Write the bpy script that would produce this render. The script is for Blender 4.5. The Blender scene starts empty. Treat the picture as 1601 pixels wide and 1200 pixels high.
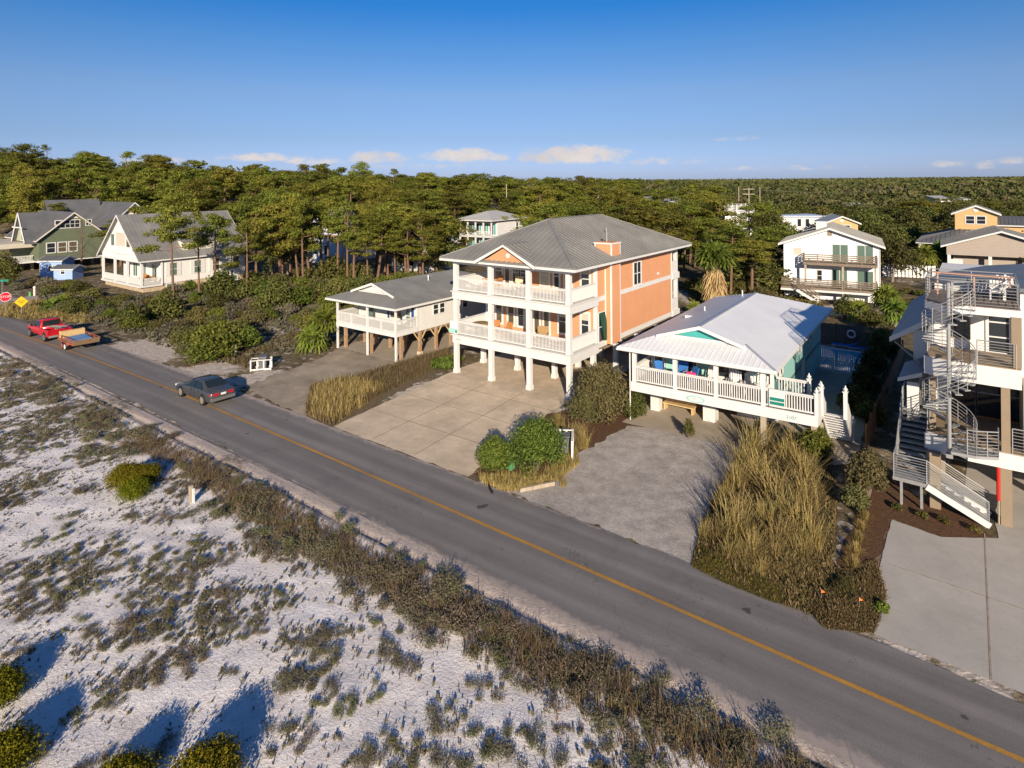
import bpy, math, random
import numpy as np
from mathutils import Vector, Matrix
R = math.radians
SC = bpy.context.scene
COL = SC.collection

# ------------------------------------------------------------------ camera, sky, sun, exposure
F_, CX_, CY_, ROLL, EYE = 974.0, 800.0, 285.4, R(0.51), 14.5      # focal length and horizon measured in photo pixels
AZ = R(127.0)                                                     # heading of the view; the road runs along world X
FWD = np.array([math.cos(AZ), math.sin(AZ), 0.0]); RGT = np.array([math.sin(AZ), -math.cos(AZ), 0.0]); UPV = np.array([0, 0, 1.0])
cr, sr = math.cos(ROLL), math.sin(ROLL)
CR_ = RGT*cr - UPV*sr; CU_ = UPV*cr + RGT*sr; EYEV = np.array([0, 0, EYE])
cam_d = bpy.data.cameras.new("Camera"); cam = bpy.data.objects.new("Camera", cam_d); COL.objects.link(cam)
cam_d.sensor_fit = 'HORIZONTAL'; cam_d.sensor_width = 36.0; cam_d.lens = 36.0*F_/1601.0
cam_d.shift_y = -(600.0 - CY_)/1601.0; cam_d.clip_end = 12000; cam_d.clip_start = 0.2
cam.matrix_world = Matrix(((CR_[0], CU_[0], -FWD[0], 0), (CR_[1], CU_[1], -FWD[1], 0), (CR_[2], CU_[2], -FWD[2], EYE), (0, 0, 0, 1)))
SC.camera = cam
SUN_EL = R(18.5); SUN_AZ = AZ + math.pi + R(1.5)                  # low sun behind the viewer
sd = bpy.data.lights.new("sun", 'SUN'); sd.energy = 4.3; sd.angle = R(0.5); sd.color = (1.0, 0.86, 0.69)
sun = bpy.data.objects.new("sun", sd); COL.objects.link(sun)
to_sun = Vector((math.cos(SUN_AZ)*math.cos(SUN_EL), math.sin(SUN_AZ)*math.cos(SUN_EL), math.sin(SUN_EL)))
sun.rotation_euler = to_sun.to_track_quat('Z', 'Y').to_euler()
SC.view_settings.view_transform = 'Standard'; SC.view_settings.look = 'None'
SC.view_settings.exposure = 0.85; SC.view_settings.gamma = 1.0
W = bpy.data.worlds.new("World"); SC.world = W; W.use_nodes = True
def ramp(N, stops):
    r = N('ShaderNodeValToRGB'); e = r.color_ramp.elements
    while len(e) > 1: e.remove(e[-1])
    e[0].position = stops[0][0]; e[0].color = (*stops[0][1], 1)
    for p, c in stops[1:]: x = e.new(p); x.color = (*c, 1)
    return r
def world_nodes():
    nt = W.node_tree; nt.nodes.clear(); N = nt.nodes.new; L = nt.links.new
    out = N('ShaderNodeOutputWorld'); bg = N('ShaderNodeBackground'); L(bg.outputs[0], out.inputs[0])
    sky = N('ShaderNodeTexSky'); sky.sky_type = 'NISHITA'; sky.sun_disc = False
    sky.sun_elevation = SUN_EL; sky.sun_rotation = (math.pi/2 - SUN_AZ) % (2*math.pi)
    sky.altitude = 0; sky.air_density = 1.1; sky.dust_density = 0.35; sky.ozone_density = 3.2
    hsv = N('ShaderNodeHueSaturation'); hsv.inputs['Saturation'].default_value = 1.0; L(sky.outputs[0], hsv.inputs['Color'])
    bg.inputs['Strength'].default_value = 0.06
    tc = N('ShaderNodeTexCoord'); sep = N('ShaderNodeSeparateXYZ'); L(tc.outputs['Generated'], sep.inputs[0])
    def m(op, a, b=None, c=None):
        n = N('ShaderNodeMath'); n.operation = op
        for i, x in enumerate((a, b, c)):
            if x is None: continue
            if isinstance(x, (int, float)): n.inputs[i].default_value = x
            else: L(x, n.inputs[i])
        return n.outputs[0]
    x, y, z = sep.outputs
    az = m('ARCTAN2', y, x)
    el = m('ARCTAN2', z, m('SQRT', m('ADD', m('MULTIPLY', x, x), m('MULTIPLY', y, y))))
    # clear winter air: deeper blue overhead, cooler near the horizon
    hr = N('ShaderNodeMapRange'); L(el, hr.inputs['Value']); hr.inputs['From Max'].default_value = R(40)
    cr_ = ramp(N, [(.0, (.28,.37,.78)), (.03, (.28,.36,.75)), (.10, (.26,.31,.52)), (.20, (.285,.33,.475)), (.305, (.18,.315,.49)), (.395, (.07,.275,.51)), (.6, (.10,.28,.50)), (1, (.16,.31,.50))]); L(hr.outputs[0], cr_.inputs[0])
    vm = N('ShaderNodeVectorMath'); vm.operation = 'MULTIPLY'; L(hsv.outputs[0], vm.inputs[0]); L(cr_.outputs[0], vm.inputs[1])
    vs = N('ShaderNodeVectorMath'); vs.operation = 'SCALE'; vs.inputs['Scale'].default_value = 2.0; L(vm.outputs[0], vs.inputs[0])
    comb = N('ShaderNodeCombineXYZ'); L(az, comb.inputs[0]); L(m('MULTIPLY', el, 2.0), comb.inputs[1])
    def noise(sc, det, rough):
        n = N('ShaderNodeTexNoise'); n.inputs['Scale'].default_value = sc; n.inputs['Detail'].default_value = det
        n.inputs['Roughness'].default_value = rough; L(comb.outputs[0], n.inputs['Vector']); return n.outputs[0]
    n1 = noise(34, 6, 0.62); n2 = noise(9, 4, 0.55)
    # low cumulus: heading (degrees left of the view axis), height and half sizes in degrees, strength
    blobs = [(-5.8, 2.3, 5.8, 1.3, 1.15), (4.2, 2.35, 4.8, 1.0, 1.1), (12.2, 2.25, 3.0, .9, 1.0), (22.2, 2.3, 3.2, .65, .95), (17.6, 2.0, 3.0, .6, .8), (30, 1.9, 4, .5, .6),
             (-37.3, .85, .7, .55, .55), (-35.0, 1.05, 1.3, .45, .5), (-39, 1.2, 2.2, .4, .6), (-13.5, 1.75, 5, .55, .42), (30, 1.9, 6, .5, .4), (-24, 1.0, 6, .35, .35), (8, 1.6, 12, .35, .3), (-19, 3.6, 3.5, .3, .28)]
    acc = None
    for a, e, wa, we, st in blobs:
        da = m('DIVIDE', m('SUBTRACT', az, AZ + R(a)), R(wa)); de = m('DIVIDE', m('SUBTRACT', el, R(e)), R(we))
        low = m('MULTIPLY', m('LESS_THAN', de, 0.0), 2.2)
        de2 = m('MULTIPLY', m('MULTIPLY', de, de), m('ADD', low, 1.0))
        v = m('MULTIPLY', m('SUBTRACT', 1.0, m('ADD', m('MULTIPLY', da, da), de2)), st)
        acc = v if acc is None else m('MAXIMUM', acc, v)
    dens = m('ADD', acc, m('MULTIPLY', m('SUBTRACT', n1, 0.50), 2.6))
    mr = N('ShaderNodeMapRange'); mr.interpolation_type = 'SMOOTHSTEP'; L(dens, mr.inputs['Value'])
    mr.inputs['From Min'].default_value = 0.02; mr.inputs['From Max'].default_value = 1.15; mr.inputs['To Max'].default_value = 0.9
    gate = N('ShaderNodeMapRange'); L(acc, gate.inputs['Value']); gate.inputs['From Min'].default_value = -0.35; gate.inputs['From Max'].default_value = 0.25
    mask = m('MULTIPLY', mr.outputs[0], gate.outputs[0])
    shade = N('ShaderNodeMapRange'); L(n2, shade.inputs['Value']); shade.inputs['From Min'].default_value = .3; shade.inputs['From Max'].default_value = .7
    shade.inputs['To Min'].default_value = .82; shade.inputs['To Max'].default_value = 1.05
    ccol = N('ShaderNodeMixRGB'); ccol.blend_type = 'MULTIPLY'; ccol.inputs[0].default_value = 1.0; ccol.inputs[1].default_value = (7.6, 6.8, 6.3, 1)
    L(shade.outputs[0], ccol.inputs[2])
    mix = N('ShaderNodeMixRGB'); L(mask, mix.inputs[0]); L(vs.outputs[0], mix.inputs[1]); L(ccol.outputs[0], mix.inputs[2])
    L(mix.outputs[0], bg.inputs['Color'])
world_nodes()

# ------------------------------------------------------------------ helpers
def at(px, py, z=0.0):
    """ground point (at height z) seen at a photo pixel"""
    v = FWD*F_ + CR_*(px - CX_) + CU_*(CY_ - py); t = (z - EYE)/v[2]; p = EYEV + v*t
    return Vector((p[0], p[1], z))
def pix(p):
    q = np.array(p, float) - EYEV; k = q @ FWD
    return (CX_ + F_*(q @ CR_)/k, CY_ - F_*(q @ CU_)/k, k)
def hash2(ix, iy, seed):
    h = (ix.astype(np.int64)*374761393 + iy.astype(np.int64)*668265263 + seed*974711) & 0xFFFFFFFF
    h = ((h ^ (h >> 13))*1274126177) & 0xFFFFFFFF
    return ((h ^ (h >> 16)) & 0xFFFF)/65535.0
def vnoise(x, y, seed=0):
    ix, iy = np.floor(x), np.floor(y); fx, fy = x - ix, y - iy; fx = fx*fx*(3 - 2*fx); fy = fy*fy*(3 - 2*fy)
    a, b, c, d = hash2(ix, iy, seed), hash2(ix+1, iy, seed), hash2(ix, iy+1, seed), hash2(ix+1, iy+1, seed)
    return (a*(1-fx) + b*fx)*(1-fy) + (c*(1-fx) + d*fx)*fy
def fbm(x, y, seed=0, oct=4):
    s, a, t = 0, 1.0, 0
    for o in range(oct):
        s = s + a*vnoise(x*2**o + 17.3*o, y*2**o - 9.1*o, seed+o); t += a; a *= .5
    return s/t
def sstep(x): x = np.clip(x, 0, 1); return x*x*(3 - 2*x)
def hill(x, y):
    x = np.asarray(x, float); y = np.asarray(y, float)
    d = x*FWD[0] + y*FWD[1]; r = x*RGT[0] + y*RGT[1]
    amp = np.interp(r*200/np.maximum(d, 120), [-220, -160, -100, -20, 40, 65, 110], [17, 15.5, 10.0, 5.0, 3.6, .8, 0])
    return amp*sstep((d - 112)/95)*(1 - .9*sstep((d - 300)/300))

class MB:
    def __init__(s): s.v = []; s.f = []
    def add(s, vs, fs):
        b = len(s.v); s.v += [tuple(v) for v in vs]; s.f += [tuple(i + b for i in f) for f in fs]
    def box(s, x0, x1, y0, y1, z0, z1):
        s.add([(x0,y0,z0),(x1,y0,z0),(x1,y1,z0),(x0,y1,z0),(x0,y0,z1),(x1,y0,z1),(x1,y1,z1),(x0,y1,z1)],
              [(0,3,2,1),(4,5,6,7),(0,1,5,4),(1,2,6,5),(2,3,7,6),(3,0,4,7)]); return s
    def obox(s, o, u, n, a0, a1, b0, b1, c0, c1):
        o, u, n = Vector(o), Vector(u), Vector(n); z = Vector((0,0,1))
        s.add([o + u*a + z*b + n*c for a, b, c in ((a0,b0,c0),(a1,b0,c0),(a1,b1,c0),(a0,b1,c0),(a0,b0,c1),(a1,b0,c1),(a1,b1,c1),(a0,b1,c1))],
              [(0,3,2,1),(4,5,6,7),(0,1,5,4),(1,2,6,5),(2,3,7,6),(3,0,4,7)]); return s
    def poly(s, pts): s.add(pts, [tuple(range(len(pts)))]); return s
    def prism(s, pts, z0, z1):
        n = len(pts); s.add([(p[0],p[1],z0) for p in pts] + [(p[0],p[1],z1) for p in pts],
              [tuple(range(n))[::-1], tuple(range(n, 2*n))] + [(i,(i+1)%n,n+(i+1)%n,n+i) for i in range(n)]); return s
    def sprism(s, pts, ext):
        """3-D polygon pushed along a vector"""
        n = len(pts); e = Vector(ext); s.add([Vector(p) for p in pts] + [Vector(p) + e for p in pts],
              [tuple(range(n))[::-1], tuple(range(n, 2*n))] + [(i,(i+1)%n,n+(i+1)%n,n+i) for i in range(n)]); return s
    def slab(s, pts, t=.12): return s.sprism([(p[0],p[1],p[2]-t) for p in pts], (0,0,t))
    def beam(s, p, q, w, h=None, up=(0,0,1)):
        h = h or w; p, q = Vector(p), Vector(q); d = (q-p); d.normalize(); upv = Vector(up)
        if abs(d.dot(upv)) > .98: upv = Vector((0,1,0))
        a = d.cross(upv); a.normalize(); b = a.cross(d); a *= w/2; b *= h/2
        s.add([p-a-b,p+a-b,p+a+b,p-a+b,q-a-b,q+a-b,q+a+b,q-a+b], [(0,3,2,1),(4,5,6,7),(0,1,5,4),(1,2,6,5),(2,3,7,6),(3,0,4,7)]); return s
    def tube(s, pts, rs, n=6, cap=True):
        pts = [Vector(p) for p in pts]; rs = rs if isinstance(rs, (list, tuple)) else [rs]*len(pts); vs = []; fs = []
        for i, p in enumerate(pts):
            d = (pts[min(i+1, len(pts)-1)] - pts[max(i-1, 0)]); d.normalize()
            up = Vector((0,0,1)) if abs(d.z) < .95 else Vector((0,1,0)); a = d.cross(up); a.normalize(); b = a.cross(d)
            vs += [p + (a*math.cos(k*2*math.pi/n) + b*math.sin(k*2*math.pi/n))*rs[i] for k in range(n)]
        for i in range(len(pts)-1):
            fs += [(i*n+k, i*n+(k+1)%n, (i+1)*n+(k+1)%n, (i+1)*n+k) for k in range(n)]
        if cap: fs += [tuple(range(n))[::-1], tuple(range((len(pts)-1)*n, len(pts)*n))]
        s.add(vs, fs); return s
    def lathe(s, prof, c=(0,0,0), n=12, axis='z'):
        vs = []; fs = []
        for r, h in prof:
            for k in range(n):
                a = 2*math.pi*k/n; p = (r*math.cos(a), r*math.sin(a), h)
                if axis == 'y': p = (p[0], p[2], p[1])
                if axis == 'x': p = (p[2], p[0], p[1])
                vs.append((p[0]+c[0], p[1]+c[1], p[2]+c[2]))
        m = len(prof)
        for i in range(m-1): fs += [(i*n+k, i*n+(k+1)%n, (i+1)*n+(k+1)%n, (i+1)*n+k) for k in range(n)]
        fs += [tuple(range(n))[::-1], tuple(range((m-1)*n, m*n))]
        s.add(vs, fs); return s
    def ribs(s, pts, e1, spacing=.42, w=.05, h=.045, off=.0):
        """standing seams running down the slope of a planar polygon; e1 = direction of the eave"""
        P = [Vector(p) for p in pts]; e1 = Vector(e1).normalized(); n = (P[1]-P[0]).cross(P[2]-P[1]); n.normalize()
        if n.z < 0: n = -n
        e2 = n.cross(e1); o = P[0]; uv = [((p-o).dot(e1), (p-o).dot(e2)) for p in P]
        lo, hi = min(u for u, _ in uv), max(u for u, _ in uv); u = lo + spacing*.5
        while u < hi:
            xs = []
            for (u0, v0), (u1, v1) in zip(uv, uv[1:] + uv[:1]):
                if (u0 <= u < u1) or (u1 <= u < u0): xs.append(v0 + (v1-v0)*(u-u0)/(u1-u0))
            xs.sort()
            for a, b in zip(xs[::2], xs[1::2]):
                if b - a > .1: s.beam(o + e1*u + e2*a + n*(h*.3+off), o + e1*u + e2*b + n*(h*.3+off), w, h, n)
            u += spacing
        return s
    def build(s, name, mat=None, parent=None, smooth=False):
        me = bpy.data.meshes.new(name); me.from_pydata(s.v, [], s.f); me.validate()
        if smooth: me.shade_smooth()
        return link(name, me, mat, parent)
def link(name, me, mat=None, parent=None):
    o = bpy.data.objects.new(name, me); COL.objects.link(o)
    if mat: me.materials.append(mat)
    if parent: o.parent = parent
    return o
def tag(o, label=None, cat=None, group=None, kind=None):
    for k, v in (('label', label), ('category', cat), ('group', group), ('kind', kind)):
        if v: o[k] = v
    return o
def thing(name, label, cat, loc=(0,0,0), rz=0, group=None):
    o = bpy.data.objects.new(name, None); COL.objects.link(o); o.location = loc; o.rotation_euler = (0,0,rz)
    o.empty_display_size = .3; return tag(o, label, cat, group)
def dup(root, loc, rz=0.0, sc=(1,1,1), label=None):
    r = root.copy(); COL.objects.link(r); r.location = loc; r.rotation_euler = (0,0,rz)
    r.scale = sc if isinstance(sc, (tuple, list)) else (sc, sc, sc)
    if label: r['label'] = label
    for ch in root.children:
        c = ch.copy(); COL.objects.link(c); c.parent = r
        for g in ch.children:
            e = g.copy(); COL.objects.link(e); e.parent = c
    return r
def struct(name, mb, mat): return tag(mb.build(name, mat), kind='structure')
def np_mesh(name, V, FQ, mat, smooth=False, attr=None):
    V = np.asarray(V, np.float32); FQ = np.asarray(FQ, np.int32); k = FQ.shape[1]
    me = bpy.data.meshes.new(name); me.vertices.add(len(V)); me.vertices.foreach_set('co', V.ravel())
    me.loops.add(FQ.size); me.loops.foreach_set('vertex_index', FQ.ravel())
    me.polygons.add(len(FQ)); me.polygons.foreach_set('loop_start', np.arange(0, FQ.size, k, dtype=np.int32))
    if attr is not None:
        for an, av in attr.items():
            a = me.attributes.new(an, 'FLOAT', 'POINT'); a.data.foreach_set('value', np.asarray(av, np.float32))
    me.update(calc_edges=True)
    if smooth: me.shade_smooth()
    if mat: me.materials.append(mat)
    return me
def text_mb(txt, size):
    c = bpy.data.curves.new('t', 'FONT'); c.body = txt; c.size = size; c.align_x = 'CENTER'; c.align_y = 'CENTER'; c.extrude = .004
    o = bpy.data.objects.new('t', c); COL.objects.link(o); bpy.context.view_layer.update()
    me = bpy.data.meshes.new_from_object(o.evaluated_get(bpy.context.evaluated_depsgraph_get()))
    mb = MB(); mb.add([v.co.copy() for v in me.vertices], [tuple(p.vertices) for p in me.polygons])
    bpy.data.objects.remove(o); bpy.data.curves.remove(c); bpy.data.meshes.remove(me)
    return mb
def put_text(txt, size, o, u, n, name, mat, parent):
    mb = text_mb(txt, size); o, u, n = Vector(o), Vector(u), Vector(n); z = n.cross(u)
    mb.v = [tuple(o + u*v[0] + z*v[1] + n*(v[2]+.006)) for v in mb.v]
    return mb.build(name, mat, parent)

# ------------------------------------------------------------------ materials
def nmat(name):
    m = bpy.data.materials.new(name); m.use_nodes = True; nt = m.node_tree
    return m, nt, nt.nodes['Principled BSDF'], nt.nodes.new, nt.links.new
def mat(name, col, rough=.7, var=.14, scale=2.0, metal=0.0, bump=0.0, bscale=30, lap=0.0, lapdir=2, spec=.3, stain=0.0, speck=0.0):
    m, nt, b, N, L = nmat(name); b.inputs['Roughness'].default_value = rough; b.inputs['Metallic'].default_value = metal
    b.inputs['Specular IOR Level'].default_value = spec
    tc = N('ShaderNodeTexCoord'); n = N('ShaderNodeTexNoise'); n.inputs['Scale'].default_value = scale; n.inputs['Detail'].default_value = 6; n.inputs['Roughness'].default_value = .65
    L(tc.outputs['Object'], n.inputs['Vector'])
    c = np.array(col); r = ramp(N, [(.28, tuple(np.clip(c*(1-var), 0, 1))), (.72, tuple(np.clip(c*(1+var*.7), 0, 1)))]); L(n.outputs[0], r.inputs[0]); last = r.outputs[0]
    if stain:
        n2 = N('ShaderNodeTexNoise'); n2.inputs['Scale'].default_value = .35; n2.inputs['Detail'].default_value = 8; n2.inputs['Roughness'].default_value = .7; L(tc.outputs['Object'], n2.inputs['Vector'])
        r2 = ramp(N, [(.38, (1-stain,)*3), (.6, (1,1,1))]); L(n2.outputs[0], r2.inputs[0])
        mx = N('ShaderNodeMixRGB'); mx.blend_type = 'MULTIPLY'; mx.inputs[0].default_value = 1; L(last, mx.inputs[1]); L(r2.outputs[0], mx.inputs[2]); last = mx.outputs[0]
    if speck:
        n4 = N('ShaderNodeTexNoise'); n4.inputs['Scale'].default_value = 9; n4.inputs['Detail'].default_value = 8; n4.inputs['Roughness'].default_value = .85; L(tc.outputs['Object'], n4.inputs['Vector'])
        r4 = ramp(N, [(.36, (1-speck,)*3), (.64, (1+speck*.6,)*3)]); L(n4.outputs[0], r4.inputs[0])
        mx = N('ShaderNodeMixRGB'); mx.blend_type = 'MULTIPLY'; mx.inputs[0].default_value = 1; L(last, mx.inputs[1]); L(r4.outputs[0], mx.inputs[2]); last = mx.outputs[0]
    L(last, b.inputs['Base Color'])
    h = None
    if lap:
        s = N('ShaderNodeSeparateXYZ'); L(tc.outputs['Object'], s.inputs[0]); d = N('ShaderNodeMath'); d.operation = 'DIVIDE'; L(s.outputs[lapdir], d.inputs[0]); d.inputs[1].default_value = lap
        fr = N('ShaderNodeMath'); fr.operation = 'FRACT'; L(d.outputs[0], fr.inputs[0]); h = fr.outputs[0]
        bp = N('ShaderNodeBump'); bp.inputs['Distance'].default_value = .03; bp.inputs['Strength'].default_value = .55; bp.invert = True; L(h, bp.inputs['Height']); L(bp.outputs[0], b.inputs['Normal'])
    elif bump:
        n3 = N('ShaderNodeTexNoise'); n3.inputs['Scale'].default_value = bscale; n3.inputs['Detail'].default_value = 5; L(tc.outputs['Object'], n3.inputs['Vector'])
        bp = N('ShaderNodeBump'); bp.inputs['Distance'].default_value = bump; L(n3.outputs[0], bp.inputs['Height']); L(bp.outputs[0], b.inputs['Normal'])
    return m
def leafmat(name, cols, var=.35, trans=.22, rough=.75, hue=.026):
    m, nt, b, N, L = nmat(name); g = N('ShaderNodeNewGeometry'); oi = N('ShaderNodeObjectInfo')
    k = len(cols); r = ramp(N, [(i/(k-1) if k > 1 else 0, c) for i, c in enumerate(cols)]); L(g.outputs['Random Per Island'], r.inputs[0])
    h = N('ShaderNodeHueSaturation'); L(r.outputs[0], h.inputs['Color'])
    mr = N('ShaderNodeMapRange'); L(oi.outputs['Random'], mr.inputs[0]); mr.inputs['To Min'].default_value = 1-var; mr.inputs['To Max'].default_value = 1+var*.8; L(mr.outputs[0], h.inputs['Value'])
    mr2 = N('ShaderNodeMapRange'); mm = N('ShaderNodeMath'); mm.operation = 'FRACT'; mu = N('ShaderNodeMath'); mu.operation = 'MULTIPLY'; mu.inputs[1].default_value = 7.31; L(oi.outputs['Random'], mu.inputs[0]); L(mu.outputs[0], mm.inputs[0])
    L(mm.outputs[0], mr2.inputs[0]); mr2.inputs['To Min'].default_value = .502-hue; mr2.inputs['To Max'].default_value = .502+hue; L(mr2.outputs[0], h.inputs['Hue'])
    L(h.outputs[0], b.inputs['Base Color']); b.inputs['Roughness'].default_value = rough; b.inputs['Specular IOR Level'].default_value = .15
    if trans:
        t = N('ShaderNodeBsdfTranslucent'); L(h.outputs[0], t.inputs['Color']); mx = N('ShaderNodeMixShader'); mx.inputs[0].default_value = trans
        L(b.outputs[0], mx.inputs[1]); L(t.outputs[0], mx.inputs[2]); L(mx.outputs[0], nt.nodes['Material Output'].inputs[0])
    return m
def glassmat(name, col=(.02,.025,.03), rough=.06):
    m, nt, b, N, L = nmat(name); b.inputs['Base Color'].default_value = (*col, 1); b.inputs['Roughness'].default_value = rough; b.inputs['Specular IOR Level'].default_value = .7
    return m
class M: pass
M.white = mat('white_paint', (.60,.59,.56), .5, .06, 1.5)
M.trim = mat('white_trim', (.63,.62,.59), .45, .05, 2)
M.wood_w = mat('weathered_wood', (.20,.155,.115), .85, .35, 5)
M.post = mat('post_wood', (.33,.21,.12), .85, .3, 4)
M.postgrey = mat('grey_post_wood', (.36,.30,.22), .85, .25, 4)
M.lumber = mat('new_lumber', (.55,.38,.17), .8, .2, 4)
M.orange = mat('orange_siding', (.58,.275,.138), .7, .06, .8, lap=.2)
M.wsiding = mat('white_siding', (.66,.64,.60), .7, .05, .8, lap=.2)
M.gsiding = mat('pale_grey_siding', (.60,.58,.54), .7, .06, .8, lap=.15)
M.vsiding = mat('white_board_siding', (.76,.76,.74), .7, .05, .8, lap=.3, lapdir=0)
M.teal = mat('teal_siding', (.24,.46,.42), .7, .06, .8, lap=.2)
M.tealpaint = mat('teal_paint', (.05,.31,.29), .6, .06, 2)
M.aqua = mat('aqua_paint', (.30,.55,.48), .6, .06, 2)
M.cream = mat('cream_siding', (.62,.55,.45), .7, .06, .8, lap=.2)
M.green = mat('green_siding', (.115,.135,.082), .7, .1, .8, lap=.2)
M.yellow = mat('yellow_siding', (.52,.345,.155), .7, .06, .8, lap=.2)
M.tan = mat('tan_siding', (.34,.285,.235), .7, .06, .8, lap=.2)
M.tanpost = mat('tan_paint', (.25,.19,.125), .7, .08, 2)
M.blue = mat('blue_paint', (.27,.38,.60), .7, .08, 2)
M.roofgrey = mat('grey_metal_roof', (.265,.255,.232), .5, .16, .5, .25, stain=.15)
M.roofdark = mat('dark_metal_roof', (.15,.15,.15), .5, .15, .5, .25, stain=.15)
M.roofblue = mat('blue_grey_roof', (.15,.17,.19), .55, .12, .6, .2)
M.roofwhite = mat('white_metal_roof', (.70,.70,.69), .42, .05, .6, .0, stain=.06)
M.rooflight = mat('light_grey_roof', (.40,.39,.36), .6, .08, .6)
M.shingle = mat('grey_shingle_roof', (.225,.22,.20), .85, .18, .5, bump=.02, bscale=14, stain=.2)
M.glass = glassmat('dark_glass'); M.glass2 = glassmat('curtained_glass', (.10,.155,.125), .12); M.glassb = glassmat('warm_glass', (.10,.08,.05), .1)
M.blind = mat('blind', (.5,.45,.36), .6, .1, 3)
M.steel = mat('galvanised_steel', (.30,.30,.295), .5, .14, 6, .3)
M.black = mat('black_paint', (.02,.02,.022), .5)
M.greenp = mat('green_shutter', (.015,.075,.045), .6)
M.navy = mat('navy_paint', (.02,.06,.22), .6)
M.red = mat('red_paint', (.55,.03,.02), .45)
M.pink = mat('pink_towel', (.75,.04,.16), .9)
M.bluefab = mat('blue_fabric', (.03,.14,.42), .85)
M.wicker = mat('wicker', (.30,.19,.08), .8, .3, 20, bump=.01, bscale=60)
M.cedar = mat('orange_wood', (.42,.17,.05), .7, .2, 6)
M.cushion = mat('beige_cushion', (.55,.45,.30), .9, .1, 3)
M.concrete = mat('old_concrete', (.66,.525,.37), .9, .13, 1.2, bump=.01, bscale=50, stain=.26, speck=.10)
M.concgrey = mat('dirty_concrete', (.38,.31,.225), .9, .2, .9, bump=.01, bscale=50, stain=.34, speck=.14)
M.concnew = mat('new_concrete', (.45,.41,.355), .85, .08, 1.2, bump=.006, bscale=60, stain=.12, speck=.07)
M.gravel = mat('crushed_shell_gravel', (.47,.415,.36), .95, .26, 1.4, bump=.04, bscale=26, stain=.16, speck=.34)
M.mulch = mat('pine_straw_mulch', (.125,.062,.028), .95, .45, 7, bump=.05, bscale=18, speck=.5)
M.rock = mat('dark_gravel', (.05,.05,.05), .9, .6, 9, bump=.05, bscale=14)
M.bark = mat('pine_bark', (.17,.10,.065), .95, .35, 4, bump=.03, bscale=14)
M.barkg = mat('grey_bark', (.20,.17,.14), .95, .3, 4)
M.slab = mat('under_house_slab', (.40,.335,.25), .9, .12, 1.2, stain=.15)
M.water = glassmat('pool_water', (.06,.38,.46), .05)
M.plank = mat('fence_wood', (.11,.085,.065), .9, .3, 3, lap=.15, lapdir=0)
M.fencew = mat('redwood_fence', (.22,.115,.06), .9, .25, 3, lap=.15, lapdir=1)
M.deckw = mat('deck_wood', (.34,.25,.15), .8, .15, 4, lap=.14, lapdir=1)
M.pine = leafmat('pine_needles', [(.100,.112,.016), (.135,.146,.020), (.172,.175,.025), (.215,.20,.034)])
M.oak = leafmat('oak_leaves', [(.042,.050,.013), (.075,.082,.019), (.11,.112,.026), (.155,.142,.040)])
M.scrub = leafmat('scrub_leaves', [(.075,.082,.02), (.125,.125,.03), (.17,.155,.04), (.15,.115,.065)])
M.greyscrub = leafmat('grey_scrub', [(.105,.09,.065), (.165,.14,.10), (.14,.13,.075), (.225,.185,.14)])
M.dune = leafmat('dune_scrub', [(.10,.085,.05), (.135,.12,.07), (.16,.125,.078), (.15,.145,.09), (.20,.17,.11)], .3, .15)
M.dunegreen = leafmat('dune_green', [(.095,.10,.04), (.14,.145,.065), (.19,.185,.095), (.12,.10,.055)], .3, .15)
M.rosemary = leafmat('bright_shrub', [(.085,.088,.004), (.135,.130,.005), (.19,.175,.008), (.06,.065,.004)], .12, .2)
M.shrub = leafmat('shrub_leaves', [(.045,.066,.011), (.085,.112,.017), (.13,.155,.024), (.185,.195,.036)], .15)
M.myrtle = leafmat('wax_myrtle', [(.08,.082,.026), (.125,.12,.04), (.165,.15,.058), (.10,.08,.04)], .15)
M.palm = leafmat('palm_leaves', [(.10,.13,.02), (.17,.205,.03), (.26,.28,.05)], .2, .25)
M.deadpalm = leafmat('dead_palm', [(.30,.17,.08), (.42,.25,.13), (.50,.33,.19)], .15, .1)
M.drygrass = leafmat('dry_grass', [(.26,.18,.06), (.42,.31,.11), (.20,.15,.045), (.52,.40,.17), (.34,.24,.09)], .2, .3, hue=.006)
M.browngrass = leafmat('brown_grass', [(.13,.095,.045), (.20,.14,.07), (.11,.105,.04), (.27,.20,.10), (.09,.10,.035)], .2, .2)
M.yellowgr = leafmat('yellow_green_herbs', [(.085,.085,.022), (.11,.10,.03), (.10,.075,.035), (.07,.08,.02), (.34,.25,.02)], .2, .2)
M.duneb = leafmat('dune_brown', [(.11,.085,.055), (.16,.125,.08), (.12,.115,.07), (.22,.18,.12), (.09,.085,.05)], .25, .15)
M.weeds = leafmat('brown_weeds', [(.14,.09,.04), (.21,.14,.062), (.11,.09,.035), (.075,.08,.025), (.30,.205,.095)], .2, .15)
M.twig = mat('dry_twigs', (.14,.10,.075), .95, .3, 4)

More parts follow.
